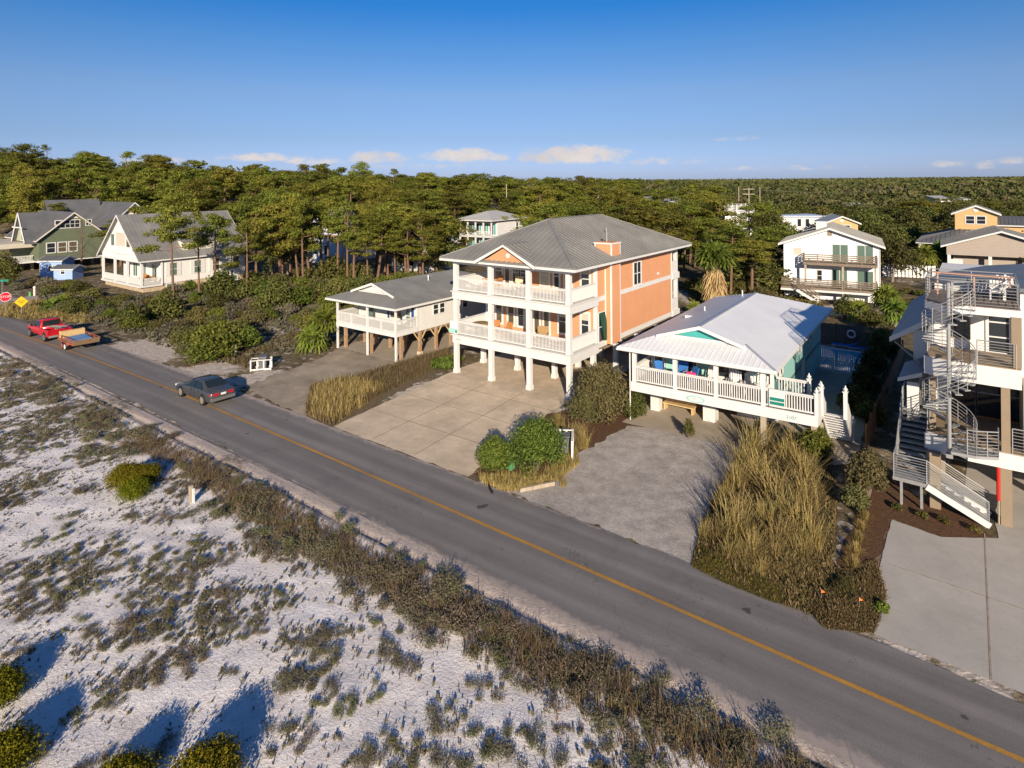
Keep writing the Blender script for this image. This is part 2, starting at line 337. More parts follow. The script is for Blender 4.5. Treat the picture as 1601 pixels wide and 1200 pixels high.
# ------------------------------------------------------------------ setting: ground, dune, road, drives
def ground_material():
    m, nt, b, N, L = nmat('ground'); b.inputs['Roughness'].default_value = .95; b.inputs['Specular IOR Level'].default_value = .1
    tc = N('ShaderNodeTexCoord')
    def noise(sc, d=6, r=.65):
        n = N('ShaderNodeTexNoise'); n.inputs['Scale'].default_value = sc; n.inputs['Detail'].default_value = d; n.inputs['Roughness'].default_value = r; L(tc.outputs['Object'], n.inputs['Vector']); return n.outputs[0]
    a = N('ShaderNodeAttribute'); a.attribute_name = 'sandy'
    lit = ramp(N, [(.3, (.06,.048,.026)), (.5, (.14,.108,.06)), (.7, (.24,.185,.11))]); L(noise(.9), lit.inputs[0])
    snd = ramp(N, [(.3, (.36,.29,.23)), (.55, (.52,.45,.38)), (.75, (.62,.56,.50))]); L(noise(2.2), snd.inputs[0])
    ad = N('ShaderNodeMath'); ad.operation = 'ADD'; L(a.outputs['Fac'], ad.inputs[0])
    sub = N('ShaderNodeMath'); sub.operation = 'MULTIPLY_ADD'; sub.inputs[1].default_value = 1.3; sub.inputs[2].default_value = -.68; L(noise(1.1, 8, .7), sub.inputs[0]); L(sub.outputs[0], ad.inputs[1])
    r = ramp(N, [(.42, (0,0,0)), (.58, (1,1,1))]); L(ad.outputs[0], r.inputs[0])
    mx = N('ShaderNodeMixRGB'); L(r.outputs[0], mx.inputs[0]); L(lit.outputs[0], mx.inputs[1]); L(snd.outputs[0], mx.inputs[2]); L(mx.outputs[0], b.inputs['Base Color'])
    bp = N('ShaderNodeBump'); bp.inputs['Distance'].default_value = .12; L(noise(5), bp.inputs['Height']); L(bp.outputs[0], b.inputs['Normal'])
    return m
def ellipse_mask(X, Y, pts):
    s = np.zeros_like(X)
    for px, py, rx, ry, w in pts:
        c = at(px, py); r1 = (at(px+rx, py)-c).length; dv = (at(px, py-ry)-c).length
        u = (X-c.x)*RGT[0] + (Y-c.y)*RGT[1]; v = (X-c.x)*FWD[0] + (Y-c.y)*FWD[1]
        s = np.maximum(s, w*np.clip(1.25 - (u/r1)**2 - (v/dv)**2, 0, 1))
    return s
xs = np.concatenate([-np.geomspace(5000, 210, 18), np.arange(-200, 70, 1.5), np.geomspace(75, 5000, 20)])
ys = np.concatenate([[17.2], np.arange(18, 160, 1.5), np.arange(162, 330, 6), np.geomspace(335, 9000, 20)])
GX, GY = np.meshgrid(xs, ys); GZ = hill(GX, GY)
sand_patches = [(230,548,120,22,.8),(330,575,60,14,.8),(265,505,40,14,.7),(400,590,40,14,.8),(420,530,70,30,.55),(180,500,40,10,.6),(520,690,60,14,.7),(640,610,55,14,.8),(700,600,30,14,.7),
  (1085,470,30,24,.75),(1330,487,60,12,.9),(1300,860,25,30,.7),(1350,900,40,30,.3),(1180,940,80,20,.4),(1280,800,25,90,.55),(150,485,30,8,.5),(740,725,15,22,.8),(870,640,16,22,.8),(70,473,25,4,.8),(110,470,20,5,.8),(1180,450,40,15,.5),(350,600,60,12,.7),(480,650,20,10,.6),(1420,440,40,8,.5),(560,760,400,10,.0)]
S = ellipse_mask(GX, GY, sand_patches)
S = np.maximum(S, .55*sstep((24.6-GY)/1.2)*(GX > -60)*(GX < 12))
S = np.where(GX < -66, S*.5, S)
S = np.maximum(S, .40*sstep((56-GY)/12))
ni, nj = GX.shape; idx = np.arange(ni*nj).reshape(ni, nj)
Q = np.stack([idx[:-1,:-1], idx[:-1,1:], idx[1:,1:], idx[1:,:-1]], -1).reshape(-1, 4)
tag(link('ground', np_mesh('ground', np.stack([GX, GY, GZ], -1).reshape(-1,3), Q, ground_material(), attr={'sandy': S.ravel()})), kind='structure')

def dune_z(x, y):
    x = np.asarray(x, float); y = np.asarray(y, float)
    fade = sstep((17.3 - y)/2.2)
    z = .16*(fbm(x/6, y/6, 5, 3)-.5) + .10*(fbm(x/1.4, y/1.4, 8, 3)-.5) + .07*(fbm(x/.45, y/.45, 11, 2)-.5)
    rut = -.07*np.exp(-((y-16.8)/.14)**2) + .13*np.exp(-((y-16.5)/.16)**2)*(.35+fbm(x/2, y*0, 3, 2)) + .06*np.exp(-((y-17.15)/.12)**2)*(.2+fbm(x/1.5, y*0, 4, 2))
    return z*fade + rut + .02*(1-fade) - .25*sstep((y-17.75)/.35)
DXs = np.arange(-96, 22, .2); DYs = np.arange(-3, 18.21, .2); DX, DY = np.meshgrid(DXs, DYs)
DZ = dune_z(DX, DY)
def dune_material():
    m, nt, b, N, L = nmat('white_sand'); b.inputs['Roughness'].default_value = .9; b.inputs['Specular IOR Level'].default_value = .15
    tc = N('ShaderNodeTexCoord')
    def noise(sc, d=6, r=.65):
        n = N('ShaderNodeTexNoise'); n.inputs['Scale'].default_value = sc; n.inputs['Detail'].default_value = d; n.inputs['Roughness'].default_value = r; L(tc.outputs['Object'], n.inputs['Vector']); return n.outputs[0]
    c = ramp(N, [(.3, (.62,.56,.52)), (.6, (.78,.73,.69)), (.8, (.82,.79,.75))]); L(noise(.8), c.inputs[0])
    sp = ramp(N, [(.58, (1,1,1)), (.70, (.42,.36,.30))]); L(noise(5.5, 8, .72), sp.inputs[0])
    mu = N('ShaderNodeMixRGB'); mu.blend_type = 'MULTIPLY'; mu.inputs[0].default_value = 1; L(c.outputs[0], mu.inputs[1]); L(sp.outputs[0], mu.inputs[2])
    # trodden pinkish shoulder next to the road, matted litter where the scrub grows
    s = N('ShaderNodeSeparateXYZ'); L(tc.outputs['Object'], s.inputs[0]); ma = N('ShaderNodeMath'); ma.operation = 'MULTIPLY_ADD'; L(noise(1.7), ma.inputs[0]); ma.inputs[1].default_value = .9; L(s.outputs[1], ma.inputs[2])
    e = N('ShaderNodeMapRange'); L(ma.outputs[0], e.inputs[0]); e.inputs['From Min'].default_value = 16.7; e.inputs['From Max'].default_value = 17.1
    sh = ramp(N, [(.35, (.40,.32,.26)), (.65, (.56,.47,.40))]); L(noise(6, 8, .7), sh.inputs[0])
    mx = N('ShaderNodeMixRGB'); L(e.outputs[0], mx.inputs[0]); L(mu.outputs[0], mx.inputs[1]); L(sh.outputs[0], mx.inputs[2])
    a = N('ShaderNodeAttribute'); a.attribute_name = 'litter'; ad = N('ShaderNodeMath'); ad.operation = 'MULTIPLY_ADD'; L(noise(3.2, 8, .75), ad.inputs[0]); ad.inputs[1].default_value = 1.6; 
    su = N('ShaderNodeMath'); su.operation = 'SUBTRACT'; L(a.outputs['Fac'], su.inputs[0]); su.inputs[1].default_value = .95; L(su.outputs[0], ad.inputs[2])
    r = ramp(N, [(.3, (0,0,0)), (.62, (1,1,1))]); L(ad.outputs[0], r.inputs[0])
    li = ramp(N, [(.35, (.10,.085,.06)), (.65, (.24,.20,.15))]); L(noise(7), li.inputs[0])
    m2 = N('ShaderNodeMixRGB'); L(r.outputs[0], m2.inputs[0]); L(mx.outputs[0], m2.inputs[1]); L(li.outputs[0], m2.inputs[2])
    L(m2.outputs[0], b.inputs['Base Color'])
    bp = N('ShaderNodeBump'); bp.inputs['Distance'].default_value = .05; L(noise(9, 8, .7), bp.inputs['Height']); L(bp.outputs[0], b.inputs['Normal'])
    return m
# scrub cover on the dune, in patches (photo px: x, y, half sizes, density)
dune_patches = [(60,600,90,42,.8),(30,690,70,50,.65),(130,650,100,38,.85),(190,690,60,25,.7),(20,770,50,30,.7),(60,890,60,22,.55),(120,910,50,28,.7),(30,930,50,25,.5),(150,860,40,25,.4),
  (270,890,70,45,.75),(330,950,60,40,.7),(300,1010,60,34,.75),(215,985,45,26,.7),(120,1000,45,20,.4),(200,1060,50,25,.35),(110,1115,35,14,.35),(70,950,30,15,.4),(165,755,30,14,.3),(250,800,60,20,.25),
  (430,845,70,24,.9),(385,790,60,30,.95),(340,735,55,30,.9),(520,870,66,30,.95),(470,1000,45,22,.5),(560,985,40,18,.35),(620,908,66,34,.95),(710,955,76,34,1),(810,1000,80,32,1),(900,1048,80,32,1),(1000,1098,90,32,1),(1120,1158,100,32,1),(1250,1210,100,36,1),
  (480,1060,40,24,.6),(540,1100,34,20,.6),(620,1015,28,14,.4),(700,1130,34,18,.5),(760,1080,30,16,.45),(800,1160,44,22,.5),(880,1150,34,20,.45),(640,1180,40,16,.45),(450,1150,36,18,.35),(570,1190,36,16,.4),(930,1190,40,18,.5),
  (90,560,110,16,.8),(230,640,40,16,.35),(390,960,50,30,.35),(420,930,40,20,.4),(1000,1185,60,30,.6)]
def dune_density(x, y): return ellipse_mask(np.asarray(x, float), np.asarray(y, float), dune_patches)
LT = dune_density(DX, DY)*(.45 + .3*sstep((DY-13.6)/1.2))
ni, nj = DX.shape; idx = np.arange(ni*nj).reshape(ni, nj)
Q = np.stack([idx[:-1,:-1], idx[:-1,1:], idx[1:,1:], idx[1:,:-1]], -1).reshape(-1, 4)
tag(link('dune_sand', np_mesh('dune_sand', np.stack([DX, DY, DZ], -1).reshape(-1,3), Q, dune_material(), True, {'litter': LT.ravel()})), kind='structure')
sand_far = MB(); sand_far.poly([(-5000,-3000,-.6),(5000,-3000,-.6),(5000,17.4,-.6),(-5000,17.4,-.6)]); struct('sand', sand_far, mat('beach_sand', (.6,.55,.5), .9))

# road
def asphalt():
    m, nt, b, N, L = nmat('asphalt'); b.inputs['Roughness'].default_value = .8; b.inputs['Specular IOR Level'].default_value = .25
    tc = N('ShaderNodeTexCoord'); O = tc.outputs['Object']; mp = N('ShaderNodeMapping'); mp.inputs['Scale'].default_value = (.05, .9, 1); L(O, mp.inputs[0])
    def noise(sc, vec, d=6, r=.65):
        n = N('ShaderNodeTexNoise'); n.inputs['Scale'].default_value = sc; n.inputs['Detail'].default_value = d; n.inputs['Roughness'].default_value = r; L(vec, n.inputs['Vector']); return n.outputs[0]
    def mul(c1, c2, f=1.0):
        x = N('ShaderNodeMixRGB'); x.blend_type = 'MULTIPLY'; x.inputs[0].default_value = f; L(c1, x.inputs[1]); L(c2, x.inputs[2]); return x.outputs[0]
    def rmp(v, st): r = ramp(N, st); L(v, r.inputs[0]); return r.outputs[0]
    def mth(op, a, c):
        n = N('ShaderNodeMath'); n.operation = op
        for i, q in enumerate((a, c)):
            if isinstance(q, (int, float)): n.inputs[i].default_value = q
            else: L(q, n.inputs[i])
        return n.outputs[0]
    c = rmp(noise(1.3, mp.outputs[0], 5), [(.3, (.160,.146,.135)), (.7, (.225,.206,.190))])
    c = mul(c, rmp(noise(30, O, 4, .8), [(.3, (.66,)*3), (.7, (1.28,)*3)]))
    c = mul(c, rmp(noise(.5, O, 8, .75), [(.28, (.70,)*3), (.40, (.94,)*3), (.7, (1.08,)*3)]))
    c = mul(c, rmp(noise(1.15, O, 2, .4), [(.245, (.42,)*3), (.275, (1,)*3)]))                      # oil drips
    sp = N('ShaderNodeSeparateXYZ'); L(O, sp.inputs[0])
    lane = mth('ABSOLUTE', mth('SUBTRACT', mth('ABSOLUTE', mth('SUBTRACT', sp.outputs[1], 20.3), 0), 1.35), 0)
    c = mul(c, rmp(mth('ADD', mth('ABSOLUTE', mth('SUBTRACT', lane, .62), 0), mth('MULTIPLY', noise(.6, mp.outputs[0]), .5)), [(.25, (1.10,1.09,1.08)), (.55, (.92,.92,.93))]))  # wheel paths
    v = N('ShaderNodeTexVoronoi'); v.feature = 'DISTANCE_TO_EDGE'; v.inputs['Scale'].default_value = .22; wv = N('ShaderNodeMixRGB'); wv.inputs[0].default_value = .45; L(O, wv.inputs[1])
    nn = N('ShaderNodeTexNoise'); nn.inputs['Scale'].default_value = .9; nn.inputs['Detail'].default_value = 6; L(O, nn.inputs['Vector']); sc_ = N('ShaderNodeVectorMath'); sc_.operation = 'SCALE'; sc_.inputs['Scale'].default_value = 6; L(nn.outputs['Color'], sc_.inputs[0])
    av = N('ShaderNodeVectorMath'); av.operation = 'ADD'; L(O, av.inputs[0]); L(sc_.outputs[0], av.inputs[1]); L(av.outputs[0], v.inputs['Vector'])
    crack = mth('LESS_THAN', v.outputs['Distance'], .0045); gate = mth('GREATER_THAN', noise(.12, O, 2), .53)
    cm = N('ShaderNodeMixRGB'); L(mth('MULTIPLY', mth('MULTIPLY', crack, gate), .55), cm.inputs[0]); L(c, cm.inputs[1]); cm.inputs[2].default_value = (.05,.045,.04,1); c = cm.outputs[0]
    # sand blown over both edges
    ea = mth('ADD', mth('ABSOLUTE', mth('SUBTRACT', sp.outputs[1], 20.35), 0), mth('MULTIPLY', noise(1.6, O, 7, .75), 1.1))
    sd_ = N('ShaderNodeMapRange'); L(ea, sd_.inputs[0]); sd_.inputs['From Min'].default_value = 3.02; sd_.inputs['From Max'].default_value = 3.32; sd_.inputs['To Max'].default_value = .8
    sm = N('ShaderNodeMixRGB'); L(sd_.outputs[0], sm.inputs[0]); L(c, sm.inputs[1]); sm.inputs[2].default_value = (.40,.33,.28,1)
    L(sm.outputs[0], b.inputs['Base Color'])
    bp = N('ShaderNodeBump'); bp.inputs['Distance'].default_value = .008; L(noise(60, O, 3), bp.inputs['Height']); L(bp.outputs[0], b.inputs['Normal'])
    return m
M.asphalt = asphalt()
road_c = [(-300,-4),(-200,6),(-120,14.6),(-96,17.8),(-79.6,19.45),(-63,20.4),(-48,20.74),(-34,20.55),(-19,20.34),(-5,20.05),(5,19.85),(80,18.6)]
rcx, rcy = np.array(road_c).T
def road_y(x): return np.interp(x, rcx, rcy)
RX = np.arange(-300, 80, .4); c0 = road_y(RX); c0 = np.convolve(np.pad(c0, 12, 'edge'), np.ones(25)/25, 'valid')
jn = (fbm(RX/.9, RX*0, 31, 3)-.5)*.34; jf = (fbm(RX/.8, RX*0+9, 37, 3)-.5)*.30
def strip(name, ya, yb, z, m, x=RX):
    V = np.concatenate([np.stack([x, ya, np.full_like(x, z)], -1), np.stack([x, yb, np.full_like(x, z)], -1)]); n = len(x)
    Q = np.stack([np.arange(n-1), np.arange(1, n), np.arange(n+1, 2*n), np.arange(n, 2*n-1)], -1)
    return tag(link(name, np_mesh(name, V, Q, m)), kind='structure')
strip('road', c0-2.72+jn, c0+2.68+jf-.5*sstep((RX+8)/10), .03, M.asphalt)
def worn_paint():
    m, nt, b, N, L = nmat('yellow_paint'); b.inputs['Roughness'].default_value = .75; tc = N('ShaderNodeTexCoord'); n = N('ShaderNodeTexNoise'); n.inputs['Scale'].default_value = 9; n.inputs['Detail'].default_value = 9; n.inputs['Roughness'].default_value = .8; L(tc.outputs['Object'], n.inputs['Vector'])
    n2 = N('ShaderNodeTexNoise'); n2.inputs['Scale'].default_value = .5; n2.inputs['Detail'].default_value = 5; L(tc.outputs['Object'], n2.inputs['Vector']); ad = N('ShaderNodeMath'); ad.operation = 'MULTIPLY_ADD'; ad.inputs[1].default_value = .6; L(n2.outputs[0], ad.inputs[0]); L(n.outputs[0], ad.inputs[2])
    r = ramp(N, [(.62, (.16,.13,.10)), (.72, (.33,.17,.03)), (.95, (.46,.23,.03))]); L(ad.outputs[0], r.inputs[0]); L(r.outputs[0], b.inputs['Base Color']); return m
ypaint = worn_paint()
strip('road_marking', c0-.085, c0+.085, .036, ypaint)
ss = MB(); a0, a1, a2, a3 = at(-70,488), at(20,471), at(75,462.5), at(112,456.5)
for p, q in ((a0,a1),(a1,a2),(a2,a3)):
    d = (q-p).normalized(); n = Vector((-d.y, d.x, 0))*2.3; ss.poly([(p-n-d*.3).to_tuple()[:2]+(.032,), (q-n).to_tuple()[:2]+(.032,), (q+n).to_tuple()[:2]+(.032,), (p+n-d*.3).to_tuple()[:2]+(.032,)])
struct('side_street', ss, M.asphalt)
def sheet(name, pts, z, m, jag=0, seed=1):
    if jag:
        rng = random.Random(seed); out = []
        for i, p in enumerate(pts):
            q = pts[(i+1) % len(pts)]; n = max(1, int(math.dist(p, q)/.4))
            for k in range(n):
                t = k/n; out.append((p[0]+(q[0]-p[0])*t + rng.gauss(0, jag), p[1]+(q[1]-p[1])*t + rng.gauss(0, jag)))
        pts = out
    mb = MB(); mb.poly([(p[0], p[1], z) for p in pts]); return struct(name, mb, m)
def pts_px(l): return [at(*p)[:2] for p in l]
sheet('concrete_driveway', [(-31.1,23.25),(-20.3,23.15),(-21.0,27),(-21.85,33),(-21.85,54.4),(-32.75,54.4),(-32.7,35.6),(-31.8,29)], .02, M.concrete, .03, 2)
joint = mat('joint', (.34,.27,.20), .95, .4, 3)
jm = MB()
for p, q in (((-27.72,23.4),(-28.75,35.3)), ((-24.3,23.4),(-25.42,35.3)), ((-31.4,26.5),(-20.9,26.5)), ((-31.9,29.85),(-21.4,29.75)), ((-32.5,33.1),(-21.8,33.0))):
    jm.beam((p[0],p[1],.0225), (q[0],q[1],.0225), .06, .004)
for p, q in (((.12,22.6),(.0,31.8)), ((-2.9,27.2),(8,26.6))): jm.beam((p[0],p[1],.0225), (q[0],q[1],.0225), .05, .004)
struct('driveway_joint', jm, joint)
sheet('concrete_driveway', [(-42.4,24.05),(-33.8,23.2),(-35.3,26.2),(-36.9,31.5),(-37.5,34.6),(-45.6,34.9),(-44.2,32)], .016, M.concgrey, .08, 3)
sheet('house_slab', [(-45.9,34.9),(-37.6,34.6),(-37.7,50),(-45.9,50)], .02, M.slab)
sheet('gravel_driveway', [(-17.7,23.2),(-17.2,29.5),(-16.9,33.5),(-16,34.0),(-13.2,34.25),(-10.2,34.5),(-9.5,31.5),(-9.8,27.4),(-9.0,22.85),(-13,23.0)], .012, M.gravel, .09, 4)
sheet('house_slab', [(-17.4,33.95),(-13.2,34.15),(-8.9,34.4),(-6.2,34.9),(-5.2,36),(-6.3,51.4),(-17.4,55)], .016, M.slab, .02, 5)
sheet('concrete_driveway', [(-3.15,30.86),(-3.15,26.3),(-2.85,22.72),(9,22.2),(9,50),(-.7,50),(-.7,33.5),(.35,33.2),(.45,31.75),(-1.4,30.5)], .018, M.concnew, .012, 6)
sheet('mulch_ground', [*pts_px([(1322,735),(1398,742)]), (-2.3,33.5), (-.8,33.4), (.35,31.7), (-1.4,30.45), (-3.2,30.9), (-3.2,26.3), *pts_px([(1392,940),(1368,990),(1290,985),(1312,860),(1345,790)])], .008, M.mulch, .08, 7)
sheet('gravel_ground', [(-2.0,33.3),(.4,33.0),(.5,36),(-2,36)], .022, M.rock, .03, 8)
sheet('mulch_ground', pts_px([(742,742),(762,762),(810,769),(865,757),(984,667),(1012,642),(985,615),(905,625),(888,640),(840,650),(770,700)]), .008, M.mulch, .07, 9)
sheet('turf_ground', [*pts_px([(478,655),(486,605),(560,588),(650,560),(705,545),(700,575),(660,595),(600,625),(560,650),(520,672)])], .006, mat('dry_turf', (.15,.11,.06), .95, .45, 4, bump=.05, bscale=12), .12, 10)
sheet('turf_ground', pts_px([(1085,880),(1078,850),(1105,790),(1160,715),(1230,690),(1300,720),(1310,790),(1300,900),(1290,980),(1200,935)]), .006, mat('brown_turf', (.10,.072,.035), .95, .5, 4, bump=.05, bscale=12), .1, 11)
sheet('pool_deck', [(-12.5,51.7),(-5.9,51.7),(-5.9,60.2),(-12.5,60.2)], .012, M.slab)

# ------------------------------------------------------------------ building helpers
def window(par, o, u, n, w, h, nx=1, ny=2, fm=None, gm=None, fw=.1, name='window', blind=0.0):
    """cased window or door leaf: frame with glazing bars as the part, its pane as the sub-part; o = lower left corner"""
    f = MB(); fm = fm or M.trim; d0, d1 = .002, .06
    f.obox(o,u,n,-fw,0,-fw,h+fw,d0,d1); f.obox(o,u,n,w,w+fw,-fw,h+fw,d0,d1); f.obox(o,u,n,0,w,-fw,0,d0,d1+.02); f.obox(o,u,n,0,w,h,h+fw,d0,d1)
    for i in range(1, nx): f.obox(o,u,n,w*i/nx-.03,w*i/nx+.03,0,h,.012,d1-.01)
    for j in range(1, ny): f.obox(o,u,n,0,w,h*j/ny-.03,h*j/ny+.03,.013,d1-.012)
    fo = f.build(name, fm, par); g = MB(); g.obox(o,u,n,0,w,0,h*(1-blind),.003,.022); g.build('pane', gm or M.glass, fo)
    if blind: b = MB(); b.obox(o,u,n,0,w,h*(1-blind)+.001,h,.003,.024); b.build('blind', M.blind, fo)
    return fo
def balustrade(mb, p, q, h=1.0, sp=.115, bw=.04, rail=.075, gap=.1, cap=.1):
    p, q = Vector(p), Vector(q); z = Vector((0,0,1)); L = (q-p).length; n = max(2, int(L/sp))
    mb.beam(p+z*h, q+z*h, cap, rail*.8); mb.beam(p+z*(h-.09), q+z*(h-.09), .05, .06); mb.beam(p+z*gap, q+z*gap, .06, .07)
    for i in range(1, n): c = p + (q-p)*(i/n); mb.beam(c+z*gap, c+z*(h-.09), bw, bw, (q-p))
def horails(mb, pts, h=1.02, n=7, post=1.3, pr=.024, rr=.0125, closed=False):
    pts = [Vector(p) for p in pts]; z = Vector((0,0,1)); seq = list(zip(pts, pts[1:])) + ([(pts[-1], pts[0])] if closed else [])
    for p, q in seq:
        L = math.hypot(q.x-p.x, q.y-p.y); k = max(1, round(L/post))
        for i in range(k+1): c = p + (q-p)*(i/k); mb.tube([c, c+z*h], pr, 5)
        for j in range(n+1): mb.tube([p+z*(.08+(h-.08)*j/n), q+z*(.08+(h-.08)*j/n)], rr if j < n else .026, 5)
def hiproof(x0, x1, y0, y1, z, s, front='hip', rear='hip', t=.14):
    """returns list of (polygon, eave direction) for a hip / gable roof with ridge along y"""
    c = (x0+x1)/2; hw = (x1-x0)/2; zr = z + hw*s; ya = y0 + (hw if front == 'hip' else 0); yb = y1 - (hw if rear == 'hip' else 0)
    out = [([(x1,y0,z),(x1,y1,z),(c,yb,zr),(c,ya,zr)], (0,1,0)), ([(x0,y1,z),(x0,y0,z),(c,ya,zr),(c,yb,zr)], (0,1,0))]
    if front == 'hip': out.append(([(x0,y0,z),(x1,y0,z),(c,ya,zr)], (1,0,0)))
    if rear == 'hip': out.append(([(x1,y1,z),(x0,y1,z),(c,yb,zr)], (1,0,0)))
    return out, (c, ya, yb, zr)
def roof_part(par, planes, m, spacing=.42, t=.1, name='roof', ridge=None, rib=True, rw=.05, rh=.04):
    mb = MB()
    for i, (poly, e) in enumerate(planes):
        k = t + .0013*i; mb.sprism([(p[0],p[1],p[2]-k) for p in poly], (0,0,k))
        if rib: mb.ribs(poly, e, spacing, rw, rh)
    for p, q in (ridge or []): mb.beam((p[0],p[1],p[2]+.015), (q[0],q[1],q[2]+.015), .28, .05)
    return mb.build(name, m, par)
def fascia(par, x0, x1, y0, y1, z0, z1, m=None, th=.06):
    f = MB(); f.box(x0,x1,y0,y0+th,z0,z1); f.box(x1-th,x1,y0+th,y1-th,z0,z1); f.box(x0,x1,y1-th,y1,z0,z1); f.box(x0,x0+th,y0+th,y1-th,z0,z1)
    return f.build('fascia', m or M.trim, par)
def walls(par, x0, x1, y0, y1, z0, z1, m, gables=None, name='wall'):
    mb = MB(); mb.box(x0,x1,y0,y1,z0,z1)
    return mb.build(name, m, par)
X_, Y_, mX, mY = (1,0,0), (0,1,0), (-1,0,0), (0,-1,0)

# ------------------------------------------------------------------ the orange three-storey house
def orange_house():
    h = thing('stilt_house', 'orange three-storey house on white columns with two stacked porches and a grey hip roof', 'house', (-32.22, 35.53, 0))
    Wd, D, Z1, Z2, ZE, YW = 10.12, 18.7, 2.97, 6.3, 8.62, 3.64
    cx = [0, 3.42, 6.84, 10.12]
    for x in cx:                                                      # front columns run through all storeys
        c = MB(); c.box(x-.16,x+.16,-.16,.16,.05,ZE); c.box(x-.2,x+.2,-.2,.2,0,.32); c.box(x-.19,x+.19,-.19,.19,Z1+.02,Z1+.22); c.box(x-.19,x+.19,-.19,.19,Z2+.02,Z2+.22); c.box(x-.185,x+.185,-.185,.185,ZE-.25,ZE-.02); c.build('column', M.white, h)
    for y in (3.2, 6.6, 10.2, 14, 17.9):
        for x in cx:
            c = MB(); c.box(x-.16,x+.16,y-.16,y+.16,0,Z1-.62); c.box(x-.2,x+.2,y-.2,y+.2,0,.3); c.build('column', M.white, h)
    for z, hh in ((Z1, .66), (Z2, .62)):                              # deck band with cornice
        b = MB(); e = .22
        b.box(-e,Wd+e,-e,0.05,z-hh,z-.07); b.box(Wd-.05,Wd+e,.05,YW,z-hh,z-.07); b.box(-e,.05,.05,YW,z-hh,z-.07)
        b.box(-e-.1,Wd+e+.1,-e-.1,-.1,z-.07,z); b.box(Wd+.1,Wd+e+.1,-.1,YW,z-.07,z); b.box(-e-.1,-.1,-.1,YW,z-.07,z); b.build('deck_band', M.white, h)
        f = MB(); f.box(-.095,Wd+.095,-.095,YW-.003,z-.2,z-.003); f.build('porch_floor', M.gsiding, h)
    w = MB(); w.box(0,Wd,YW,17.35,Z1-.3,ZE); w.build('wall', M.orange, h)
    so = MB(); so.box(-.15,Wd+.15,.06,YW-.01,ZE-.1,ZE-.03); so.build('porch_ceiling', M.white, h)
    un = MB(); un.box(.1,Wd-.1,.3,18.5,Z1-.62,Z1-.31); un.build('floor_frame', M.wood_w, h)
    for bx in ((Wd-.001,Wd+.05,YW,YW+.2,Z1-.3,ZE-.02), (Wd-.001,Wd+.05,17.15,17.35,Z1-.3,ZE-.02), (Wd-.001,Wd+.045,YW+.2,17.15,Z1-.42,Z1-.05), (Wd-.001,Wd+.045,YW+.2,4.98,Z2-.42,Z2-.08), (Wd-.001,Wd+.045,6.4,17.15,Z2-.42,Z2-.08), (Wd-.2,Wd-.001,YW-.05,YW,Z1,ZE-.1), (0,.2,YW-.05,YW,Z1,ZE-.1)):
        MB().box(*bx).build('trim_board', M.white, h)                 # white boards at corners, middle band, skirt
    # rear porch seen at the back corner
    rp = MB(); rp.box(Wd-.3,Wd,18.4,18.7,0,ZE); rp.box(0,.3,18.4,18.7,0,ZE)
    rp.box(-.1,Wd+.1,17.35,18.85,Z2-.55,Z2); rp.box(-.1,Wd+.1,17.35,18.85,Z1-.55,Z1); rp.box(Wd-.08,Wd,17.36,18.39,Z2,Z2+1.05); rp.box(Wd-.08,Wd,17.36,18.39,Z1,Z1+1.05); rp.build('rear_porch', M.white, h)
    # porch railings
    for z in (Z1, Z2):
        for a, b in zip(cx, cx[1:]): r = MB(); balustrade(r, (a+.19,0,z), (b-.19,0,z), 1.0); r.build('railing', M.white, h)
        for x in (0, Wd): r = MB(); balustrade(r, (x,.19,z), (x,YW-.06,z), 1.0, .085); r.build('railing', M.white, h)
    # windows and doors of the porch wall: (x0, x1, kind)
    for z, rows in ((Z2, [(.25,.85,0),(1.06,1.62,0),(1.97,2.38,2),(2.75,3.3,1),(3.5,4.0,1),(5.4,6.1,3),(6.62,7.02,1),(7.55,8.1,2),(8.98,9.6,1)]), (Z1, [(.12,.62,1),(1.04,1.58,1),(2.25,2.78,1),(3.22,3.72,1),(4.76,5.2,2),(5.66,6.1,2),(7.02,7.62,1),(8.95,9.52,1)])):
        for a, b, k in rows:
            z0 = z + (.06 if k == 2 else .38); hh = 2.02 if k == 2 else 1.62
            window(h, (a, YW, z0), X_, mY, b-a, hh, 1, 1 if k == 2 else 2, gm=M.blind if k == 3 else (M.glassb if (a*7) % 2 > 1 else M.glass), fw=.16 if k == 1 else .14, name='door' if k == 2 else 'window', blind=.3 if k == 1 and a > 6 else 0)
    window(h, (Wd, 9.72, 6.32), Y_, X_, 1.25, 1.72, 2, 2, gm=M.glass, fw=.13)
    # crooked green shutter over the low side window
    wd = window(h, (Wd, 3.98, 2.98), Y_, X_, .95, 2.05, 1, 2, fw=.07)
    s = MB(); s.sprism([(Wd+.10,3.98,5.06),(Wd+.10,4.72,5.06),(Wd+.10,5.42,2.95),(Wd+.10,4.68,2.95)], (.05,0,0))
    for k in range(18): a = k/18; s.beam((Wd+.155,4.06+.7*a,4.98-2.02*a),(Wd+.155,4.66+.7*a,4.98-2.02*a),.02,.05)
    tag(s.build('shutter', M.greenp, h), 'dark green shutter hanging crooked')
    # chimney: chase on the side wall and the stack above the eave
    ch = MB(); ch.box(Wd+.002,Wd+.55,4.98,6.4,Z1-.3,ZE+.1); ch.box(9.25,Wd+.55,5.05,6.45,ZE+.1,10.02); co = ch.build('chimney', M.orange, h)
    tr = MB()
    for yy in (4.975, 6.3): tr.box(Wd+.45,Wd+.556,yy,yy+.11,Z1-.3,ZE+.08)
    tr.box(Wd+.002,Wd+.1,4.972,5.06,Z1-.3,ZE+.08)
    for x0 in (9.243, Wd+.46): tr.box(x0,x0+.1,5.043,5.13,ZE+.12,9.93); 
